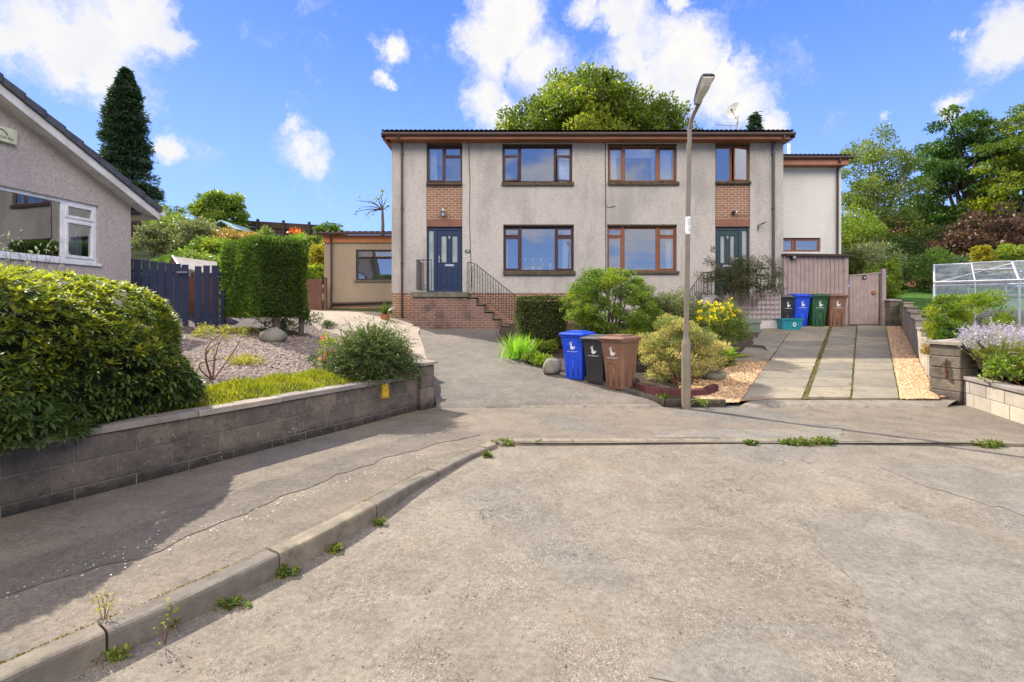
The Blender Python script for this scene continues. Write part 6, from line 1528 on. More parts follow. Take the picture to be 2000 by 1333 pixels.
# --- rhododendron: whorls of long leaves over a rounded mound
def rhodo():
    rg = np.random.RandomState(11); cs_, cn_ = -1.05, 1.22
    bx, by = wp(cs_, cn_); root = thing('rhododendron', (bx, by, .45), 'huge glossy rhododendron spilling over the left block wall, sunlit yellow green top', 'shrub')
    a_, b_, z0, zt_ = 2.84, 1.56, .50, 2.06
    n = 10800; V = []; Fa = []; A_ = []; k0 = 0; cnt = 0
    Pt = []; Dt = []; At = []; St = []
    while cnt < n:
        d = sph(1, rg)[0]
        if d[2] < -.38: continue
        bump = 1 + .07 * math.sin(d[0] * 6 + 1) * math.sin(d[1] * 5) + .05 * math.sin(11 * d[0] + 7 * d[2])
        if d[1] > .75 and d[2] < .1: continue
        ex = lambda v, p=.82: math.copysign(abs(v) ** p, v)
        zz_ = .95 + ex(d[2], .9) * 1.12 * bump if d[2] > 0 else .95 + d[2] * 1.0
        s_w, n_w = cs_ + ex(d[0]) * a_ * bump, cn_ + ex(d[1]) * b_ * bump
        if rg.rand() < .25: f = rg.uniform(.82, .97); s_w = cs_ + (s_w - cs_) * f; n_w = cn_ + (n_w - cn_) * f; zz_ = .9 + (zz_ - .9) * f
        x, y = wp(s_w, n_w); nd = np.array([WU.x * d[0] / a_ + WN.x * d[1] / b_, WU.y * d[0] / a_ + WN.y * d[1] / b_, d[2] / 1.1 + .25]); nd /= np.linalg.norm(nd)
        zz_ = max(zz_, .47)
        ax = nd + rg.randn(3) * .38 + np.array([0, 0, .42]); ax /= np.linalg.norm(ax)
        u = np.cross(ax, rg.randn(3)); u /= np.linalg.norm(u); w = np.cross(ax, u)
        young = (d[2] > .0 and rg.rand() < .3 + .5 * d[2]); m_ = rg.randint(6, 10); ph = rg.rand() * 6.28; sz = .078 * rg.uniform(.65, 1.35)
        op = rg.uniform(.15, .5) if not young else rg.uniform(.5, 1.0)
        for k in range(m_):
            a = ph + k * 6.283 / m_ + rg.randn() * .15; dr = (u * math.cos(a) + w * math.sin(a)) + ax * (op + rg.randn() * .12); dr /= np.linalg.norm(dr)
            Pt.append([x, y, zz_]); Dt.append(dr); St.append(sz * rg.uniform(.75, 1.1)); At.append(min(1, rg.uniform(.72, 1)) if young else rg.uniform(0, .62)); 
        cnt += 1
    Pt = np.array(Pt); D = np.array(Dt); S = np.array(St)[:, None]; up = np.array([0, 0, 1.]); w = nrm_(np.cross(D, up) + 1e-3); nz = np.cross(w, D)
    dn = nz * -S * .10
    W_ = S * .135
    rows = [Pt + D * S * .08, Pt + D * S * .35 + w * W_ + nz * W_ * .35, Pt + D * S * .35 - w * W_ + nz * W_ * .35, Pt + D * S * .36, Pt + D * S * .72 + w * W_ * .95 + nz * W_ * .3 + dn * .4, Pt + D * S * .72 - w * W_ * .95 + nz * W_ * .3 + dn * .4, Pt + D * S * .73 + dn * .3, Pt + D * S * 1.05 + dn]
    V = np.stack(rows, 1).reshape(-1, 3); i = np.arange(len(Pt))[:, None] * 8
    T = [(0, 1, 3), (0, 3, 2), (1, 4, 6), (1, 6, 3), (3, 6, 5), (3, 5, 2), (4, 7, 6), (6, 7, 5)]
    Fa = np.concatenate([i + np.array([t]) for t in T], 1).reshape(-1, 3)
    npmesh('foliage', V, Fa, L_rhodo, np.repeat(At, 8), parent=root)
    # inner mass of twigs and old leaves
    m_ = MB(); seg, rn = 22, 9; rings = []
    for j in range(rn + 1):
        ph = -.5 + (1.5707 + .5) * j / rn; r_ = max(math.cos(ph), .02) ** .82; zz_ = .93 + math.sin(ph) * .98 if ph > 0 else .93 + math.sin(ph) * .9
        rings.append([(*wp(cs_ + a_ * .90 * r_ * math.copysign(abs(math.cos(q)) ** .82, math.cos(q)), cn_ + b_ * .88 * r_ * math.copysign(abs(math.sin(q)) ** .82, math.sin(q))), max(.44, zz_)) for q in [6.283 * k / seg for k in range(seg)]])
    for j in range(rn):
        for k in range(seg): m_.face([rings[j][k], rings[j][(k + 1) % seg], rings[j + 1][(k + 1) % seg], rings[j + 1][k]])
    m_.build('inner_twigs', M_core, root)
rhodo()
def twigs_with(name, base, tips, mat, lmat, seed, label, nleaf=20, size=.03, r=.006, cat='shrub', barkm=None, asp=.5, spread=1.0, bend=.1):
    rg = np.random.RandomState(seed); root = thing(name, base, label, cat); m_ = MB(); Pt = []
    for t in tips:
        b = Vector(base); t = Vector(t); mid = b.lerp(t, .5) + Vector((rg.randn() * bend, rg.randn() * bend, bend * .8)); pts = smooth([b, mid, t], 5); m_.tube(pts, [r * (1.3 - j / len(pts)) for j in range(len(pts))], 5, cap=False)
        for j in range(nleaf): q = pts[rg.randint(len(pts) // 2, len(pts))]; Pt.append([q.x + rg.randn() * size, q.y + rg.randn() * size, q.z + rg.randn() * size])
    m_.build('stems', barkm or M_twig, root)
    if lmat:
        Pt = np.array(Pt); V, Fa = leaves(Pt, sph(len(Pt), rg), size, asp, rg, spread); f = Fol(); f.add(V, Fa, rg.rand(len(Pt))); f.build('leaves', lmat, root)
    return root
b = P(60, 640, 7.4); b.z = .55
twigs_with('flowering_shrub', b, [P(px, py, 7.0 + (i % 3) * .3) for i, (px, py) in enumerate(((5, 470), (25, 462), (44, 470), (70, 485), (95, 478), (112, 472), (20, 490), (60, 500), (120, 500), (-20, 480)))], None, L_white, 5, 'wispy pale flowering shrub behind the rhododendron, in front of the bungalow window', nleaf=26, size=.045)
# bare red stems and ground plants of the gravel garden
def gg(px, py, dz=0): return G(px, py, lambda X, Y: gard(X, Y) + dz)
b = gg(415, 745)
twigs_with('bare_shrub', b, [P(418, 690, b.y + .1), P(437, 655, b.y + .3), P(470, 662, b.y + .2), P(440, 700, b.y), P(425, 670, b.y), P(450, 640, b.y + .3)], None, L_heath2, 6, 'leggy red brown bare stems between the rhododendron and the gravel', nleaf=7, size=.03, r=.009)
for i, (px, py, w_, h_, mt, lab) in enumerate(((470, 655, .6, .16, L_heath2, 'low yellow green ground cover in front of the navy fence'), (415, 660, .45, .25, L_heath2, 'ragged yellow green plants beside the rhododendron at the gravel edge'), (480, 712, .3, .08, L_heath2, 'tiny creeping plant alone on the gravel'), (560, 640, .3, .10, L_box, 'small dark weeds under the square hedge'), (640, 640, .25, .12, L_spik, 'dark trailing plant on the concrete edging wall'))):
    q = gg(px, py); shrub('ground_plant', q, q + Vector((0, 0, .03)), (w_, w_ * .6, h_), 26, .07, 700, .035, .5, mt, 30 + i, lab, cat='plant', stems=0, zmin=-.1)
# heather bank along the wall
def mound_strip(name, s0, s1, n0, n1, zf, nleaf, size, asp, mat, seed, label, cat, tone=0.4, hmod=None):
    rg = np.random.RandomState(seed); s = rg.uniform(s0, s1, nleaf); t = rg.rand(nleaf); mid = (s - s0) / (s1 - s0)
    n = n0 + (n1 - n0) * t; z = np.array([zf(a, b, c) for a, b, c in zip(s, t, mid)]); ok = z > 0; s, n, z = s[ok], n[ok], z[ok]
    XY = np.array([wp(a, b) for a, b in zip(s, n)]); base_ = np.array([gard(*p) for p in XY]); Pt = np.c_[XY, base_ + z * rg.uniform(.6, 1, len(z)) - .03]
    x, y = wp((s0 + s1) / 2, (n0 + n1) / 2); root = thing(name, (x, y, .5), label, cat)
    N = np.tile([0, 0, 1.], (len(Pt), 1)); V, Fa = leaves(Pt, N, size, asp, rg, .38); f = Fol(); tn = .5 + .5 * np.sin(Pt[:, 0] * 9) * np.sin(Pt[:, 1] * 8); f.add(V, Fa, np.clip(tone * tn + (1 - tone) * rg.rand(len(Pt)), 0, 1)); f.build('foliage', mat, root); return root
mound_strip('heather', 1.25, 3.95, .10, 1.15, lambda s, t, m: (.17 * math.sin(min(1, (t + .12) * 1.6) * 1.57) * math.sqrt(max(0, 1 - (2 * m - 1) ** 4)) * (1 - .95 * max(0, t - .55) / .45 * 1.0)) * (1 if t < .55 + .42 * math.sin(m * 3.0) + .05 else 0) + .03 * math.sin(s * 12), 15000, .062, .16, L_heath, 21, 'bright yellow green heather mound along the top of the left wall', 'heather')
# spiky evergreen shrub at the wall end
def spiky(name, c, rad, n, mat, seed, label, ln=.5, size=.032, up=.5):
    rg = np.random.RandomState(seed); c = np.array(c, float); root = thing(name, c, label, 'shrub'); Pt = []; Nn = []; A_ = []; m_ = MB()
    for i in range(n):
        d = sph(1, rg)[0]; d[2] = abs(d[2]) * 1.0 - .12; d /= np.linalg.norm(d); end = c + d * np.array(rad) * (rg.uniform(.80, .98) if rg.rand() < .88 else rg.uniform(1.0, 1.18)); st = c + d * np.array(rad) * rg.uniform(.2, .4)
        k = 34; drp = rg.uniform(-.02, .10)
        for j in range(k):
            t = j / k; p = st + (end - st) * t; p = p + np.array([0, 0, .10 * math.sin(t * 3.14)]) - np.array([0, 0, drp * t * t]) + rg.randn(3) * .006
            Pt.append(p); Nn.append((end - st) / np.linalg.norm(end - st) * .6); A_.append(np.clip(.25 + .5 * t * (d[2] + .4) + rg.randn() * .12, 0, 1))
        if i % 7 == 0: m_.tube([Vector(st), Vector(st + (end - st) * .5) + Vector((0, 0, .1)), Vector(end)], [.006, .004, .002], 4, cap=False)
    V, Fa = leaves(np.array(Pt), np.array(Nn), size, .38, rg, .55); f = Fol(); f.add(V, Fa, np.array(A_)); f.build('foliage', mat, root); m_.build('stems', M_twig, root)
    m2 = MB(); m2.lathe([(rad[0] * .55, 0), (rad[0] * .60, rad[2] * .25), (rad[0] * .42, rad[2] * .5), (.02, rad[2] * .62)], (c[0], c[1], c[2]), 14); m2.build('inner_twigs', M_core, root); return root
q = gg(748, 752); q = Vector((q.x - .0, q.y + .62, .56)); 
spiky('evergreen_shrub', (P(727, 740, 7.35).x, 7.35, .58), (.77, .74, .86), 1400, L_spik, 41, 'dense spiky dark evergreen shrub behind the wall by the asphalt drive')
shrub('evergreen_shrub', P(560, 0, 7) * 0 + gg(655, 730), gg(655, 728) + Vector((0, 0, .08)), (.42, .3, .26), 30, .08, 1100, .03, .5, L_spik, 42, 'low dark creeping shrub at the left foot of the spiky evergreen', stems=3, sr=.006, zmin=-.1)
def red_flowers(root, cs, rg, n=10, mat=None, size=.035, rr=.05, pname='flower'):
    idx = rg.choice(len(cs), min(n, len(cs)), replace=False)
    for i in idx:
        k = 12; Pt = cs[i] + np.array([0, 0, rr]) + rg.randn(k, 3) * .012; V, Fa = leaves(Pt, sph(k, rg), size, .8, rg, .5); f = Fol(); f.add(V, Fa, rg.rand(k)); f.build(pname, mat or L_red, root)
q = gg(632, 735); shrub('rose_bush', q, q + Vector((0, .1, .36)), (.15, .15, .26), 16, .06, 480, .034, .6, L_mid, 43, 'thin rose bush with small orange red flowers left of the spiky evergreen', stems=8, sr=.006, extra=lambda r, c, g_: red_flowers(r, c, g_, 6))
q = gg(532, 668)
def rock(loc, sx_, sy_, sz_, seed, label, cat='rock', mat=None):
    rg = np.random.RandomState(seed); m_ = MB(); bm_v = []; seg, rn = 14, 9; pl_ = [(sph(1, rg)[0], rg.uniform(.48, .85)) for _ in range(16)]
    for j in range(rn + 1):
        for k in range(seg):
            ph = -1.5708 + 3.1416 * j / rn; a = 6.283 * k / seg; d = np.array([math.cos(ph) * math.cos(a), math.cos(ph) * math.sin(a), math.sin(ph)]); r_ = 1.0
            for nn, dd in pl_:
                t = d @ nn
                if t > 1e-3: r_ = min(r_, dd / t)
            bm_v.append((loc[0] + d[0] * r_ * sx_, loc[1] + d[1] * r_ * sy_, loc[2] + d[2] * r_ * sz_ + sz_ * .45))
    Fa = [(j * seg + k, j * seg + (k + 1) % seg, (j + 1) * seg + (k + 1) % seg, (j + 1) * seg + k) for j in range(rn) for k in range(seg)]
    o = npmesh('boulder', bm_v, Fa, mat or M_rock, smooth=False); return tag(o, label, cat)
rock((q.x, q.y, q.z), .38, .3, .26, 3, 'angular grey boulder on the gravel in front of the square hedge', 'boulder')
q = gz_(1083, 731); rock((q.x, q.y + .1, q.z), .23, .2, .24, 5, 'rounded grey boulder left of the blue bin', 'boulder')
q = gz_(1405, 745); rock((q.x, q.y + .2, q.z - .03), .38, .24, .17, 11, 'long sloping grey boulder right of the variegated shrub', 'boulder')

# --- hedges
hc = [P(505, 640, 10.3), P(601, 640, 11.1), P(540, 640, 12.6), P(431, 640, 11.9)]
boxhedge('square_hedge', [(p.x, p.y) for p in hc], lambda x, y: 1.38, lambda x, y: 3.17 + .05 * (y - 11), 34000, .075, .22, L_cyp, 51, 'tall square clipped conifer hedge standing on a bare trunk beside the navy fence', inset=.06, trunk=[(hc[0].x + .12, hc[0].y + .5, .85, 1.6, .085), (hc[0].x + .5, hc[0].y + .9, .85, 1.6, .06)], spread=.42, bulge=.03)
rg_ = np.random.RandomState(4); q = hc[0]
shrub('hedge_skirt', (q.x + .1, q.y + 1.0, .95), (q.x + .15, q.y + .95, 1.32), (.72, .45, .3), 40, .12, 2200, .06, .25, L_dark, 52, 'ragged dark growth hanging below the square hedge near the boulder', cat='hedge growth', stems=6, zmin=-.9)
a, b = P(262, 515, 15.6), P(372, 515, 15.6)
boxhedge('clipped_hedge', [(a.x - .4, 15.4), (b.x + .15, 15.6), (b.x + .1, 18.6), (a.x - .6, 18.6)], lambda x, y: 1.2, lambda x, y: 2.72 + .47 * (y - 15.4) * .75, 24000, .085, .25, L_cyp, 53, 'bright green sloping clipped hedge behind the navy gate', inset=.07, spread=.45)
bx = [P(1008, 668, 12.0), P(1096, 668, 12.0)]
boxhedge('box_hedge', [(bx[0].x, bx[0].y - .1), (bx[1].x + .1, bx[1].y - .1), (bx[1].x + .15, bx[1].y + .9), (bx[0].x + .05, bx[0].y + .9)], lambda x, y: s_(y) + .1, lambda x, y: 1.90 + .0 * x, 17000, .036, .6, L_box, 54, 'dark clipped box shrub between the steps and the rounded maple', inset=.08, spread=.8, rnd_edge=.16, bulge=.05)
# --- planting bed
def bz(px, py): return G(px, py, lambda X, Y: s_(Y) + .05)
q = bz(1197, 662)
tree('rounded_maple', (P(1195, 585, 11.4).x, 11.4, s_(11.4)), (P(1195, 585, 11.4).x, 11.4, 1.60), (1.03, .9, .98), 380, .135, 60000, .044, .42, L_mid, 61, 'rounded fresh green shrubby tree with reddish tips in the middle of the bed', cat='small tree', trunk_r=.05, nl=26, fork=.15, zmin=-.85, inner=.72, spread=.8, flat=.55, tone=.6)
q = bz(1320, 655); shrub('silver_shrub', (P(1318, 0, 11.7).x, 11.7, s_(11.7)), (P(1318, 0, 11.7).x, 11.7, 1.36), (.48, .5, .68), 130, .14, 16000, .038, .5, L_grey, 62, 'upright grey green variegated shrub behind the lamp post', stems=10, zmin=-.6, tone=.6)
q = bz(1400, 650)
def yf(root, cs, rg):
    top = cs[cs[:, 2] > np.percentile(cs[:, 2], 42)]
    for c in top[:85]:
        k = 9; Pt = c + np.array([0, -.03, .07]) + rg.randn(k, 3) * .02; V, Fa = leaves(Pt, sph(k, rg) + np.array([0, 0, .5]), .055, .9, rg, .4); f = Fol(); f.add(V, Fa, rg.rand(k)); f.build('flower_head', L_yel, root)
yc = (P(1400, 0, 11.2).x, 11.2, 1.12)
shrub('yellow_flowering_shrub', (yc[0], 11.2, s_(11.2)), yc, (.62, .55, .58), 150, .14, 17000, .042, .4, L_birch, 63, 'bushy shrub covered in bright yellow flowers right of the lamp post', stems=14, zmin=-.5, extra=yf, tone=.4)
def fern(name, c, n, L_, mat, seed, label, group=None):
    rg = np.random.RandomState(seed); root = thing(name, c, label, 'fern', group); Pt = []; Nn = []; A_ = []; S_ = []; m_ = MB()
    for i in range(n):
        a = rg.uniform(0, 6.28); tl = rg.uniform(.25, 1.0); p = Vector(c); d = Vector((math.cos(a) * tl, math.sin(a) * tl, 1)).normalized(); l = L_ * rg.uniform(.7, 1.1); k = 20; pts = [p.copy()]
        for j in range(k):
            d = (d + Vector((math.cos(a), math.sin(a), 0)) * .05 + Vector((0, 0, -.055))).normalized(); p = p + d * l / k; pts.append(p.copy()); sd_ = d.cross(Vector((0, 0, 1))).normalized(); w = l * .20 * math.sin(min(1, (j + 2) / k * 1.15) * 3.0)
            for sg in (-1, 1): Pt.append(tuple(p)); Nn.append(tuple(sd_ * sg + d * .35)); S_.append(max(.012, w)); A_.append(min(1, .2 + .6 * j / k + rg.rand() * .2))
        m_.tube(pts[::4], .004, 4, cap=False)
    Pt, Nn, S_ = np.array(Pt), nrm_(np.array(Nn)), np.array(S_)[:, None]; up = np.array([0, 0, 1.]); w = nrm_(np.cross(Nn, np.cross(Nn, up) + rg.randn(len(Pt), 3) * .2)) * -1; w = nrm_(np.cross(Nn, up)); 
    V = np.stack([Pt, Pt + Nn * S_ * .5 + w * S_ * .11, Pt + Nn * S_ - np.array([0, 0, 1.]) * S_ * .15, Pt + Nn * S_ * .5 - w * S_ * .11], 1).reshape(-1, 3); i = np.arange(len(Pt))[:, None] * 4
    npmesh('fronds', V, np.concatenate([i + np.array([[0, 1, 2]]), i + np.array([[0, 2, 3]])], 1).reshape(-1, 3), L_fern if mat is None else mat, np.repeat(A_, 2), parent=root); m_.build('stalks', M_twig, root)
fern('fern', (P(1412, 0, 10.5).x, 10.5, s_(10.5) + .05), 44, .85, None, 64, 'feathery green fern below the yellow flowers')
fern('fern', (P(1300, 0, 10.4).x, 10.4, s_(10.4) + .05), 20, .62, None, 65, 'yellowish fern tuft behind the variegated shrub, left of the lamp post')
vb = bz(1330, 765)
shrub('variegated_shrub', (P(1335, 0, 9.0).x, 9.0, s_(9.0)), (P(1328, 0, 9.3).x, 9.3, .80), (.80, .62, .60), 260, .12, 34000, .034, .45, L_var, 66, 'wide cream and green variegated shrub with bare lower stems behind the lamp post', stems=22, sr=.010, zmin=-.85, flat=.5, tone=.7, spread=.8)
q = bz(1012, 700); spikes('iris_clump', (q.x, q.y + .1, q.z), 260, .62, .022, L_iris, 67, 'clump of long bright green iris blades at the left corner of the bed', fan=.55, curve=.5, base_r=.14)
for i, (px, py, w_, h_, mt, lab) in enumerate(((1062, 690, .32, .24, L_mid, 'leafy green geranium clump beside the iris blades'), (1080, 672, .28, .34, L_heath2, 'reddish leaved bushy plant behind the rounded boulder'), (1062, 712, .22, .10, L_mid, 'low green plants at the edging left of the boulder'), (1040, 706, .2, .14, L_mid, 'small fresh plant between the iris and the edging'))):
    q = bz(px, py); shrub('bed_plant', q, q + Vector((0, 0, h_ * .55)), (w_, w_ * .8, h_ * .7), 40, .08, 1300, .05, .6, mt, 70 + i, lab, cat='plant', stems=5, sr=.005, zmin=-.3)
for i, (px, py, w_, h_) in enumerate(((1150, 668, 1.0, .22), (1240, 668, .8, .18), (1265, 700, .5, .2), (1300, 690, .5, .2))):
    q = bz(px, py); q.y = min(q.y, 12.3); q.z = s_(q.y) + .05; q.x = (px - 1000) / F * q.y
    shrub('bed_plant', q, q + Vector((0, 0, .05)), (w_ * .6, .35, h_), 30, .09, 1100, .06, .25, L_mid if i < 2 else L_box, 80 + i, ['grassy green ground cover under the rounded maple', 'grassy tuft between the maple and the silver shrub', 'dark weeds behind the brown bin', 'shaded low foliage behind the variegated shrub'][i], cat='plant', stems=0, zmin=0)
for i, (px, py) in enumerate(((1290, 783), (1365, 790), (1440, 652), (1425, 715))):
    q = bz(px, py); shrub('ground_plant', q, q + Vector((0, 0, .02)), (.16, .1, .06), 10, .04, 220, .03, .5, L_mid, 90 + i, ['small weeds inside the red edging ring, left part', 'small weeds right of the lamp foot', 'low weeds at the corner of the painted brick base', 'small plants by the long boulder'][i], cat='weed', stems=0, zmin=0)
# climber over the right railing
rg_ = np.random.RandomState(9)
cl = shrub('climber', (P(1440, 0, 14.8).x, 14.8, 1.0), (P(1449, 0, 15.0).x, 14.95, 2.50), (1.36, .30, .80), 210, .15, 19000, .042, .45, L_climb, 95, 'dark tangled climber covering the railing in front of the green door', cat='climber', stems=40, sr=.007, zmin=-1, inner=.15, tone=.7, barkm=M_barkg, spread=1.0)
def grp(i): pass
# yucca by the downpipe, in pot
q = P(752, 617, 15.6); rt = thing('potted_palm', (q.x, 15.6, 1.05), 'spiky dark potted palm beside the left downpipe', 'plant')
MB().lathe([(.10, 0), (.15, .28), (.16, .3), (.13, .3), (0, .27)], (q.x, 15.6, 1.12), 14).build('pot', M_terra, rt, smooth=False)
spikes(None, (q.x, 15.6, 1.40), 60, .62, .035, L_dark, 96, None, fan=1.4, curve=.25, base_r=.02, parent=rt)

# --- trees
tree('big_oak', (5.7, 34, 5), (5.6, 34, 12.3), (6.2, 4.6, 5.1), 300, .85, 80000, .20, .65, L_oak, 101, 'big spreading broadleaf tree rising behind the middle of the house roof', trunk_r=.5, nl=22, zmin=-.35, inner=.5, tone=.65)
def conifer(name, base, h, r0, seed, label, n=26000, mat=None, size=.30, shapef=None, asp=.28):
    rg = np.random.RandomState(seed); root = thing(name, base, label, 'tree'); b = np.array(base, float); Pt = []; Nn = []; A_ = []
    nb = 520
    for i in range(nb):
        t = rg.rand() ** .85; z = h * (.04 + .96 * t); R_ = r0 * (shapef(t) if shapef else (1 - t) ** .7) * rg.uniform(.75, 1.12); a = rg.uniform(0, 6.283); k = max(6, int(n / nb)); tn = rg.rand() * .5
        u = rg.rand(k) ** .6; drop = -.18 * u * R_ + .08 * R_
        w = rg.randn(k) * .13 * R_ * (.4 + u) + rg.randn(k) * .1
        Pt.append(np.c_[b[0] + math.cos(a) * R_ * u - math.sin(a) * w, b[1] + math.sin(a) * R_ * u + math.cos(a) * w, b[2] + z + drop + rg.randn(k) * .10]); Nn.append(np.tile([math.cos(a), math.sin(a), -.12], (k, 1))); A_.append(np.clip(tn + .5 * rg.rand(k), 0, 1))
    Pt, Nn, A_ = np.vstack(Pt), np.vstack(Nn), np.concatenate(A_); V, Fa = leaves(Pt, Nn, size, asp, rg, .45, droop=.1); f = Fol(); f.add(V, Fa, A_); f.build('crown', mat or L_conif, root)
    MB().tube([(b[0], b[1], b[2] - .5), (b[0], b[1], b[2] + h * .97)], [r0 * .12, .03], 8).build('trunk', M_bark, root); return root
q = P(246, 420, 32); conifer('tall_conifer', (q.x, 32, 5.2), 12.0, 2.5, 102, 'tall dark conifer rising behind the bungalow roof', shapef=lambda t: (1 - t ** 1.7) ** .8 * (.86 + .12 * math.sin(t * 9)) + .02, n=70000, size=.20)
q = P(432, 430, 27.5); tree('bushy_tree', (q.x, 27.5, 4.6), (P(432, 425, 27.5).x, 27.5, 6.75), (1.38, 1.2, 1.45), 90, .30, 16000, .12, .6, L_mid, 103, 'dense green bushy tree on the left hillside beside the summer house', trunk_r=.1, nl=12)
q = P(740, 400, 27)
bt_ = twigs_with('bare_tree', (P(747, 410, 27).x, 27, P(747, 410, 27).z), [P(px, py, 27 + rnd.uniform(-.4, .4)) for px, py in ((748, 372), (757, 388), (735, 385), (722, 392), (705, 405), (692, 415), (762, 402), (728, 415), (745, 380), (714, 420), (700, 392))], None, L_birch, 104, 'nearly bare little tree above the beige side building roof', nleaf=7, size=.15, r=.028, cat='tree', barkm=M_bark)
MB().tube([P(747, 480, 27), P(748, 440, 27), P(747, 409, 27)], [.11, .09, .06], 7).build('trunk', M_bark, bt_)
hb = [(352, 500, 420, 62, 22, L_birch, 'olive green feathery shrub left of the bushy tree'), (376, 505, 432, 45, 20.5, L_grey, 'pale grey green bush in front of the summer house'), (325, 470, 405, 34, 25, L_birch, 'wispy olive shrub against the dark boarded fence'), (412, 515, 470, 40, 18.5, L_mid, 'green bush with hoops behind the shed roof'), (440, 500, 455, 44, 21, L_orng, 'orange and yellow leaved shrub below the summer house'), (490, 495, 458, 34, 23, L_orng, 'small orange leaved shrub above the square hedge'), (515, 492, 448, 22, 26, L_birch, 'thin yellow green shrub against the slatted fence'), (645, 480, 438, 26, 24, L_cyp, 'small round green conifer behind the side building roof'), (618, 540, 486, 24, 20, L_gold, 'golden shrub between the square hedge and the beige wall'), (618, 560, 520, 26, 18.9, L_lime, 'lime green plants above the brown gate'), (300, 500, 440, 34, 20.5, L_grey, 'grey leaved shrub behind the bright sloping hedge'), (610, 498, 462, 20, 23.5, L_birch, 'tawny shrub left of the side building roof'), (575, 500, 468, 46, 24.5, L_mid, 'mixed shrubs in front of the slatted fence'), (392, 480, 432, 30, 24, L_grey, 'rounded silvery bush between the olive shrub and the summer house'), (405, 545, 500, 60, 16.6, L_birch, 'leafy hedge bank behind the shed'), (540, 505, 474, 40, 22, L_birch, 'shrubby growth behind the square hedge'), (640, 560, 470, 22, 21, L_lime, 'yellow green bush by the side building corner')]
for i, (px, pb, pt, hw_, Y, mt, lab) in enumerate(hb):
    c = P(px, (pb + pt) / 2, Y); rz = (pb - pt) / 2 / F * Y; rx = hw_ / F * Y
    shrub('hill_shrub', (c.x, Y, c.z - rz), c, (rx, rx * .8, rz), 46, rx * .26, 3600 if hw_ > 30 else 2400, .11, .5, mt, 110 + i, lab, stems=4, sr=.02, zmin=-.7, group=None)
q = P(583, 455, 22.5); rt = spikes('red_flower', (q.x, 22.5, q.z - .6), 60, .8, .04, L_iris, 130, 'bright red flowers rising above the square hedge', fan=.5)
rg_ = np.random.RandomState(5); Pt = np.array([[P(px, 452 + rg_.randn() * 2.5, 22.4).x, 22.4 + rg_.randn() * .1, P(0, 452 + rg_.randn() * 3, 22.4).z] for px in rg_.uniform(566, 588, 90)]); V, Fa = leaves(Pt, sph(90, rg_), .085, .6, rg_, .5); f = Fol(); f.add(V, Fa, rg_.rand(90)); f.build('petals', L_red, rt)
# right hand side
tree('birch', (20.8, 28.5, 2.8), (P(1712, 380, 28.5).x, 28.5, 7.4), (2.35, 1.9, 4.4), 170, .45, 26000, .12, .55, L_birch, 140, 'airy birch with wispy top right of the white wing', trunk_r=.16, nl=26, zmin=-.95, inner=.35, barkm=M_barkg, flat=.8)
q = P(1760, 400, 31); tree('slender_tree', (q.x, 31, 3), (q.x, 31, 6.6), (1.7, 1.5, 3.4), 60, .5, 5500, .17, .55, L_dark, 141, 'slender dark leaved tree between the birch and the big sycamore', trunk_r=.14, nl=16, zmin=-.9, inner=.35)
tree('sycamore', (P(1880, 0, 30).x, 30, 3), (P(1885, 0, 30).x, 30, 8.6), (2.7, 2.4, 5.2), 190, .52, 42000, .15, .6, L_maple, 142, 'big dark sycamore with layered branches on the right', trunk_r=.3, nl=20, zmin=-.9, inner=.45, flat=.42, tone=.7)
tree('sycamore', (P(2020, 0, 27).x, 27, 3), (P(2015, 0, 27).x, 27, 7.9), (3.0, 2.2, 4.7), 190, .52, 36000, .15, .6, L_oak, 143, 'tall yellow green tree at the right edge of the picture', trunk_r=.3, nl=20, zmin=-.9, inner=.45, flat=.42, tone=.7)
tree('copper_tree', (P(1930, 0, 24.5).x, 24.5, 2.6), (P(1945, 470, 24.5).x, 24.5, 5.0), (2.2, 1.6, 1.5), 80, .42, 9000, .14, .6, L_purp, 144, 'purple leaved tree low among the green trees above the greenhouse', trunk_r=.12, nl=14, zmin=-.7)
tree('birch', (P(1668, 0, 24).x, 24, 2.2), (P(1672, 0, 24).x, 24, 4.5), (1.2, 1.2, 2.4), 60, .4, 5500, .12, .55, L_lime, 145, 'low yellow green tree against the corner of the white wing', trunk_r=.08, nl=14, zmin=-.9, inner=.4)
rb_ = [(1700, 540, 482, 52, 20, L_grey, 'grey green bush behind the timber store'), (1725, 600, 505, 38, 18.2, L_lime, 'rounded golden green hedge behind the boarded gate'), (1662, 540, 497, 18, 18, L_box, 'bare brown twiggy shrub at the end of the timber store'), (1832, 575, 487, 48, 22, L_cyp, 'bright green feathery conifer left of the greenhouse'), (1790, 560, 500, 40, 24, L_dark, 'dark shrub at the back of the lawn'), (1920, 530, 482, 16, 17, L_gold, 'small golden upright shrub behind the greenhouse'), (1975, 540, 482, 34, 17, L_mid, 'glossy green bush behind the greenhouse roof'), (1760, 545, 470, 50, 27, L_dark, 'dark green bushes below the brick house'), (1900, 560, 505, 60, 21, L_dark, 'dark undergrowth behind the greenhouse'), (1975, 560, 490, 60, 22, L_dark, 'shady laurel mass at the right edge'), (1840, 500, 440, 60, 27, L_dark, 'dark foliage under the sycamore'), (1745, 575, 545, 20, 18.8, L_dark, 'shaded side growth of the golden hedge'), (1610, 500, 440, 30, 26, L_mid, 'foliage behind the white wing')]
for i, (px, pb, pt, hw_, Y, mt, lab) in enumerate(rb_):
    c = P(px, (pb + pt) / 2, Y); rz = (pb - pt) / 2 / F * Y; rx = hw_ / F * Y
    shrub('garden_shrub', (c.x, Y, c.z - rz), c, (rx, rx * .8, rz), 56, rx * .24, 4200, .10, .4, mt, 160 + i, lab, stems=5, sr=.02, zmin=-.8)
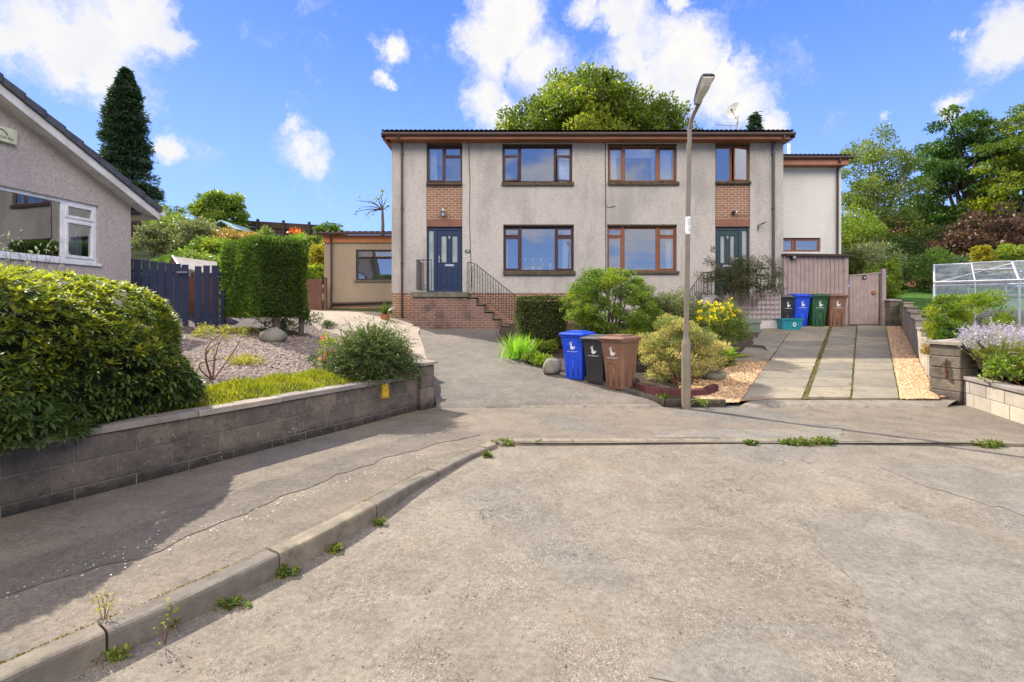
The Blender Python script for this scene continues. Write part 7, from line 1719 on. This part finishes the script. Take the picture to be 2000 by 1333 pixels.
q = P(1474, 262, 33); conifer('pointed_conifer', (q.x, 33, 8.5), 6.2, 1.1, 150, 'tip of a conifer peeping over the right end of the roof', n=4000, size=.3)
m_ = MB()
for k in range(60): x = 14 + k * .35; m_.box(x, x + .3, 24.6, 24.9, 2.3, 2.75 + .05 * math.sin(k)) if False else None
root = thing('stone_dyke', (20, 24.7, 2.5), 'low dry stone edging along the back of the lawn', 'wall'); m_ = MB()
for k in range(46):
    x = 15.2 + k * .26; m_.cur = rnd.random(); m_.box(x, x + .24, 24.5, 24.8, 2.3, 2.72 + rnd.uniform(-.05, .05))
m_.build('stones', M_block, root, bevel=.03)
# right front garden: lavender on woody stems, thuja bushes
def grq(px, py): return G(px, py, grz)
def thuja(c, r, h, seed, label, n=7000):
    rg = np.random.RandomState(seed); root = thing('thuja', c, label, 'shrub')
    V, Fa, A_, cs = clumpcrown(rg, (c[0], c[1], c[2] + h * .5), (r, r, h * .5), 80, r * .26, n, .055, .35, zmin=-1, inner=.7, upbias=.9, spread=.4, tone=.7); f = Fol(); f.add(V, Fa, A_); f.build('foliage', LM['lime_leaf'] if seed % 2 else L_cyp, root)
    MB().tube([(c[0], c[1], c[2] - .1), (c[0], c[1], c[2] + h * .6)], [.05, .02], 6).build('trunk', M_bark, root)
thuja((P(1850, 0, 9.6).x, 9.6, .68), .30, 1.18, 181, 'golden green thuja bush in front of the greenhouse corner')
thuja((P(1915, 0, 9.9).x, 9.9, .68), .50, 1.22, 183, 'wide golden thuja bush behind the lavender')
thuja((P(1862, 0, 9.3).x, 9.3, .60), .22, .7, 184, 'small dark green thuja left of the lavender')
lv = thing('lavender', (P(1950, 0, 8.0).x, 8.0, .5), 'large lavender with purple spikes and twisted woody stems behind the right wall', 'lavender')
rg_ = np.random.RandomState(77); lc = np.array([P(1955, 0, 7.9).x, 7.9, .62]); m_ = MB(); VV = []; FF = []; AA = []; Pt = []; Nn = []; Av = []; fp = []; fn = []
for i in range(1500):
    a = rg_.uniform(0, 6.283); r_ = rg_.rand() ** .5; d = Vector((math.cos(a) * r_ * 1.25, math.sin(a) * r_ * .8, 1.0 + rg_.rand() * .4)).normalized(); st = Vector(lc) + Vector((d.x * .28, d.y * .28, .12 + d.z * .05)) + Vector(rg_.randn(3) * .04)
    l = rg_.uniform(.38, .62); en = st + d * l + Vector((0, 0, -.04)); w = .004
    sd_ = d.cross(Vector((rg_.randn(), rg_.randn(), .2))).normalized() * w; k0 = len(VV); VV += [tuple(st - sd_), tuple(st + sd_), tuple(en)]; FF.append((k0, k0 + 1, k0 + 2)); AA.append(rg_.rand())
    for j in range(7): t = rg_.uniform(.0, .62); p = st.lerp(en, t); Pt.append(tuple(p)); Nn.append(tuple(d * .7)); Av.append(rg_.rand())
    if rg_.rand() < .62:
        for j in range(9): p = st.lerp(en, 1 - .022 * j); fp.append(tuple(p)); fn.append(tuple(d * .5))
V, Fa = leaves(np.array(Pt), np.array(Nn), .055, .16, rg_, .5); k0 = len(V)
f = Fol(); f.add(V, Fa, np.array(Av)); f.add(np.array(VV), np.array(FF), np.array(AA)); f.build('stalks', L_lavs, lv)
V, Fa = leaves(np.array(fp), np.array(fn), .022, .7, rg_, .9); f = Fol(); f.add(V, Fa, rg_.rand(len(fp))); f.build('flower_spikes', L_lav, lv)
for px, py in ((1890, 680), (1915, 665), (1940, 690), (1970, 660), (1990, 690), (1905, 700), (1960, 700), (2010, 670)):
    t = P(px, py, 7.8 + rg_.randn() * .2); b = Vector((lc[0] + rg_.randn() * .12, 7.9, .48)); m_.tube(smooth([b, b.lerp(t, .4) + Vector((rg_.randn() * .12, 0, -.06)), b.lerp(t, .75) + Vector((rg_.randn() * .1, 0, .08)), t], 4), [.028 - .0018 * j for j in range(13)], 6, cap=False)
m_.build('woody_stems', M_bark, lv, smooth=True)
q = grq(1925, 735); shrub('ground_plant', (P(1975, 0, 8.0).x, 8.0, .45), (P(1975, 0, 8.0).x, 8.0, .62), (.42, .3, .22), 50, .08, 2200, .04, .6, L_gold, 190, 'yellow and orange foliage under the lavender behind the right wall', cat='plant', stems=3, sr=.006, zmin=-.3)
q = grq(1835, 668); shrub('ground_plant', (P(1832, 0, 8.8).x, 8.8, .6), (P(1832, 0, 8.8).x, 8.8, .80), (.28, .25, .12), 20, .06, 800, .04, .5, L_orng, 191, 'orange ground cover between the stepped wall and the thuja', cat='plant', stems=0, zmin=-.2)
q = grq(1985, 720); shrub('garden_shrub', (P(1990, 0, 7.3).x, 7.3, .45), (P(1990, 0, 7.3).x, 7.3, .66), (.35, .3, .3), 40, .08, 1700, .05, .5, L_mid, 192, 'fresh green leafy plant at the right edge behind the wall', stems=3, zmin=-.4)

# --- weeds in joints and gutter
def weed(px, py, zf, r_, h_, n, mat, seed, label, size=.025, yoff=0):
    q = G(px, py, zf); shrub('weed', q, q + Vector((0, yoff, h_ * .2)), (r_ * 1.7, r_ * .7, h_ * .8), 16, r_ * .28, n, size, .65, mat, seed, label, cat='weed', stems=2, sr=.002, zmin=-.1, inner=.1, spread=1.1, upbias=.1)
RZ = roadz
for i, (px, py, r_, lab) in enumerate(((205, 1290, .07, 'leafy green weed at the kerb foot, nearest the camera'), (330, 1225, .03, 'tall thin pink tipped weed against the kerb'), (455, 1185, .05, 'green weed patch at the kerb below the second joint'), (560, 1125, .05, 'flat weed in the gutter of the left kerb, middle'), (655, 1078, .05, 'low green weeds by the left kerb past the middle joint'), (742, 1025, .03, 'tiny sprig at the left kerb before the far bend'), (952, 893, .03, 'small weed in the corner where the kerbs meet'), (985, 868, .10, 'yellowish weeds at the start of the far kerb'), (1052, 868, .03, 'small lone weed on the far kerb, left of the bins'), (1465, 869, .05, 'small weed on the far kerb right of the lamp'), (1560, 868, .14, 'long patch of weeds along the far kerb in front of the slabs'), (1615, 867, .10, 'tufted green weed at the end of the long patch'), (1925, 872, .12, 'weeds at the right end of the far kerb'))):
    weed(px, py, RZ, r_, .05 if i != 1 else .1, int(160 + r_ * 2500), L_weed, 200 + i, lab, size=.02 if px < 900 else .03)
q = G(203, 1255, RZ)
twigs_with('weed', (q.x, q.y, -.05), [(q.x - .02, q.y + .0, .12), (q.x + .03, q.y - .02, .10), (q.x - .06, q.y + .03, .09), (q.x + .06, q.y + .0, .13)], None, L_heath2, 230, 'yellow sprig growing from the kerb joint at the lower left', nleaf=26, size=.016, r=.002, cat='weed', bend=.012)
q = G(322, 1265, RZ)
twigs_with('weed', (q.x, q.y, -.12), [(q.x + .03, q.y, .10), (q.x + .045, q.y - .01, .085), (q.x - .01, q.y, .02)], None, L_mid, 231, 'slender upright weed with pink tips leaning on the kerb face', nleaf=12, size=.020, r=.002, cat='weed', bend=.01)
def jointgrass(l, label, seed, n, dx=0.0, w=.03, mat=None, y0=8.1, y1=15.2):
    rg = np.random.RandomState(seed); Pt = []; 
    for i in range(n):
        Y = rg.uniform(y0, y1); k = .5 + .5 * math.sin(Y * 3.1 + seed) * math.sin(Y * 7.7)
        if rg.rand() > k ** 1.5: continue
        p = atY(l, Y); Pt.append((p.x + dx + rg.randn() * w * (.6 + k), p.y, s_(p.y) + .028))
    Pt = np.array(Pt); V, Fa = leaves(Pt, np.tile([0, 0, 1.], (len(Pt), 1)), .030, .3, rg, .8); o = npmesh('joint_grass', V, Fa, mat or L_joint, np.repeat(rg.rand(len(Pt)), 2)); tag(o, label, 'grass', kind='stuff')
jointgrass(L[1], 'grass and moss growing in the wide joint between the left and middle slabs', 3, 3600, .0, .035)
jointgrass(L[2], 'grass in the narrow joint between the middle and right slabs', 4, 2000, .0, .014)
jointgrass(L[3], 'moss along the slab edge beside the gravel strip', 5, 700, .01, .02, L_fern)
rg_ = np.random.RandomState(8); Pt = []
for i in range(2600):
    s_i = rg_.randint(0, len(kp) - 1); t = rg_.rand(); x = kp[s_i][0] + (kp[s_i + 1][0] - kp[s_i][0]) * t; y = kp[s_i][1] + (kp[s_i + 1][1] - kp[s_i][1]) * t
    if .5 + .5 * math.sin(y * 5.3) * math.sin(y * 2.1 + 1) < rg_.rand() * 1.0: continue
    u = np.array(kp[s_i + 1]) - np.array(kp[s_i]); u /= np.linalg.norm(u); Pt.append((x - u[1] * .137 + rg_.randn() * .005, y + u[0] * .137 + rg_.randn() * .005, .002))
Pt = np.array(Pt); V, Fa = leaves(Pt, np.tile([0, 0, 1.], (len(Pt), 1)), .010, .8, rg_, 1.2); o = npmesh('kerb_moss', V, Fa, L_kmoss, np.repeat(rg_.rand(len(Pt)) * .5, 2)); tag(o, 'yellow moss line along the back edge of the left kerb', 'moss', kind='stuff')
# fallen petals and litter dots on the left footway
rg_ = np.random.RandomState(12); Pt = []
for i in range(230):
    t = rg_.rand(); x = -2.95 + 1.9 * t; y = 2.4 + 2.9 * t; Pt.append((x + rg_.randn() * .10, y + rg_.randn() * .10, .014))
Pt = np.array(Pt); V, Fa = leaves(Pt, np.c_[rg_.randn(len(Pt), 2), np.zeros(len(Pt))], .013, .9, rg_, .05); V[:, 2] = .016 + rg_.rand(len(V)) * .002; o = npmesh('fallen_petals', V, Fa, L_petal, np.repeat(rg_.rand(len(Pt)), 2)); tag(o, 'small white petals scattered in a line on the left footway', 'petals', kind='stuff')
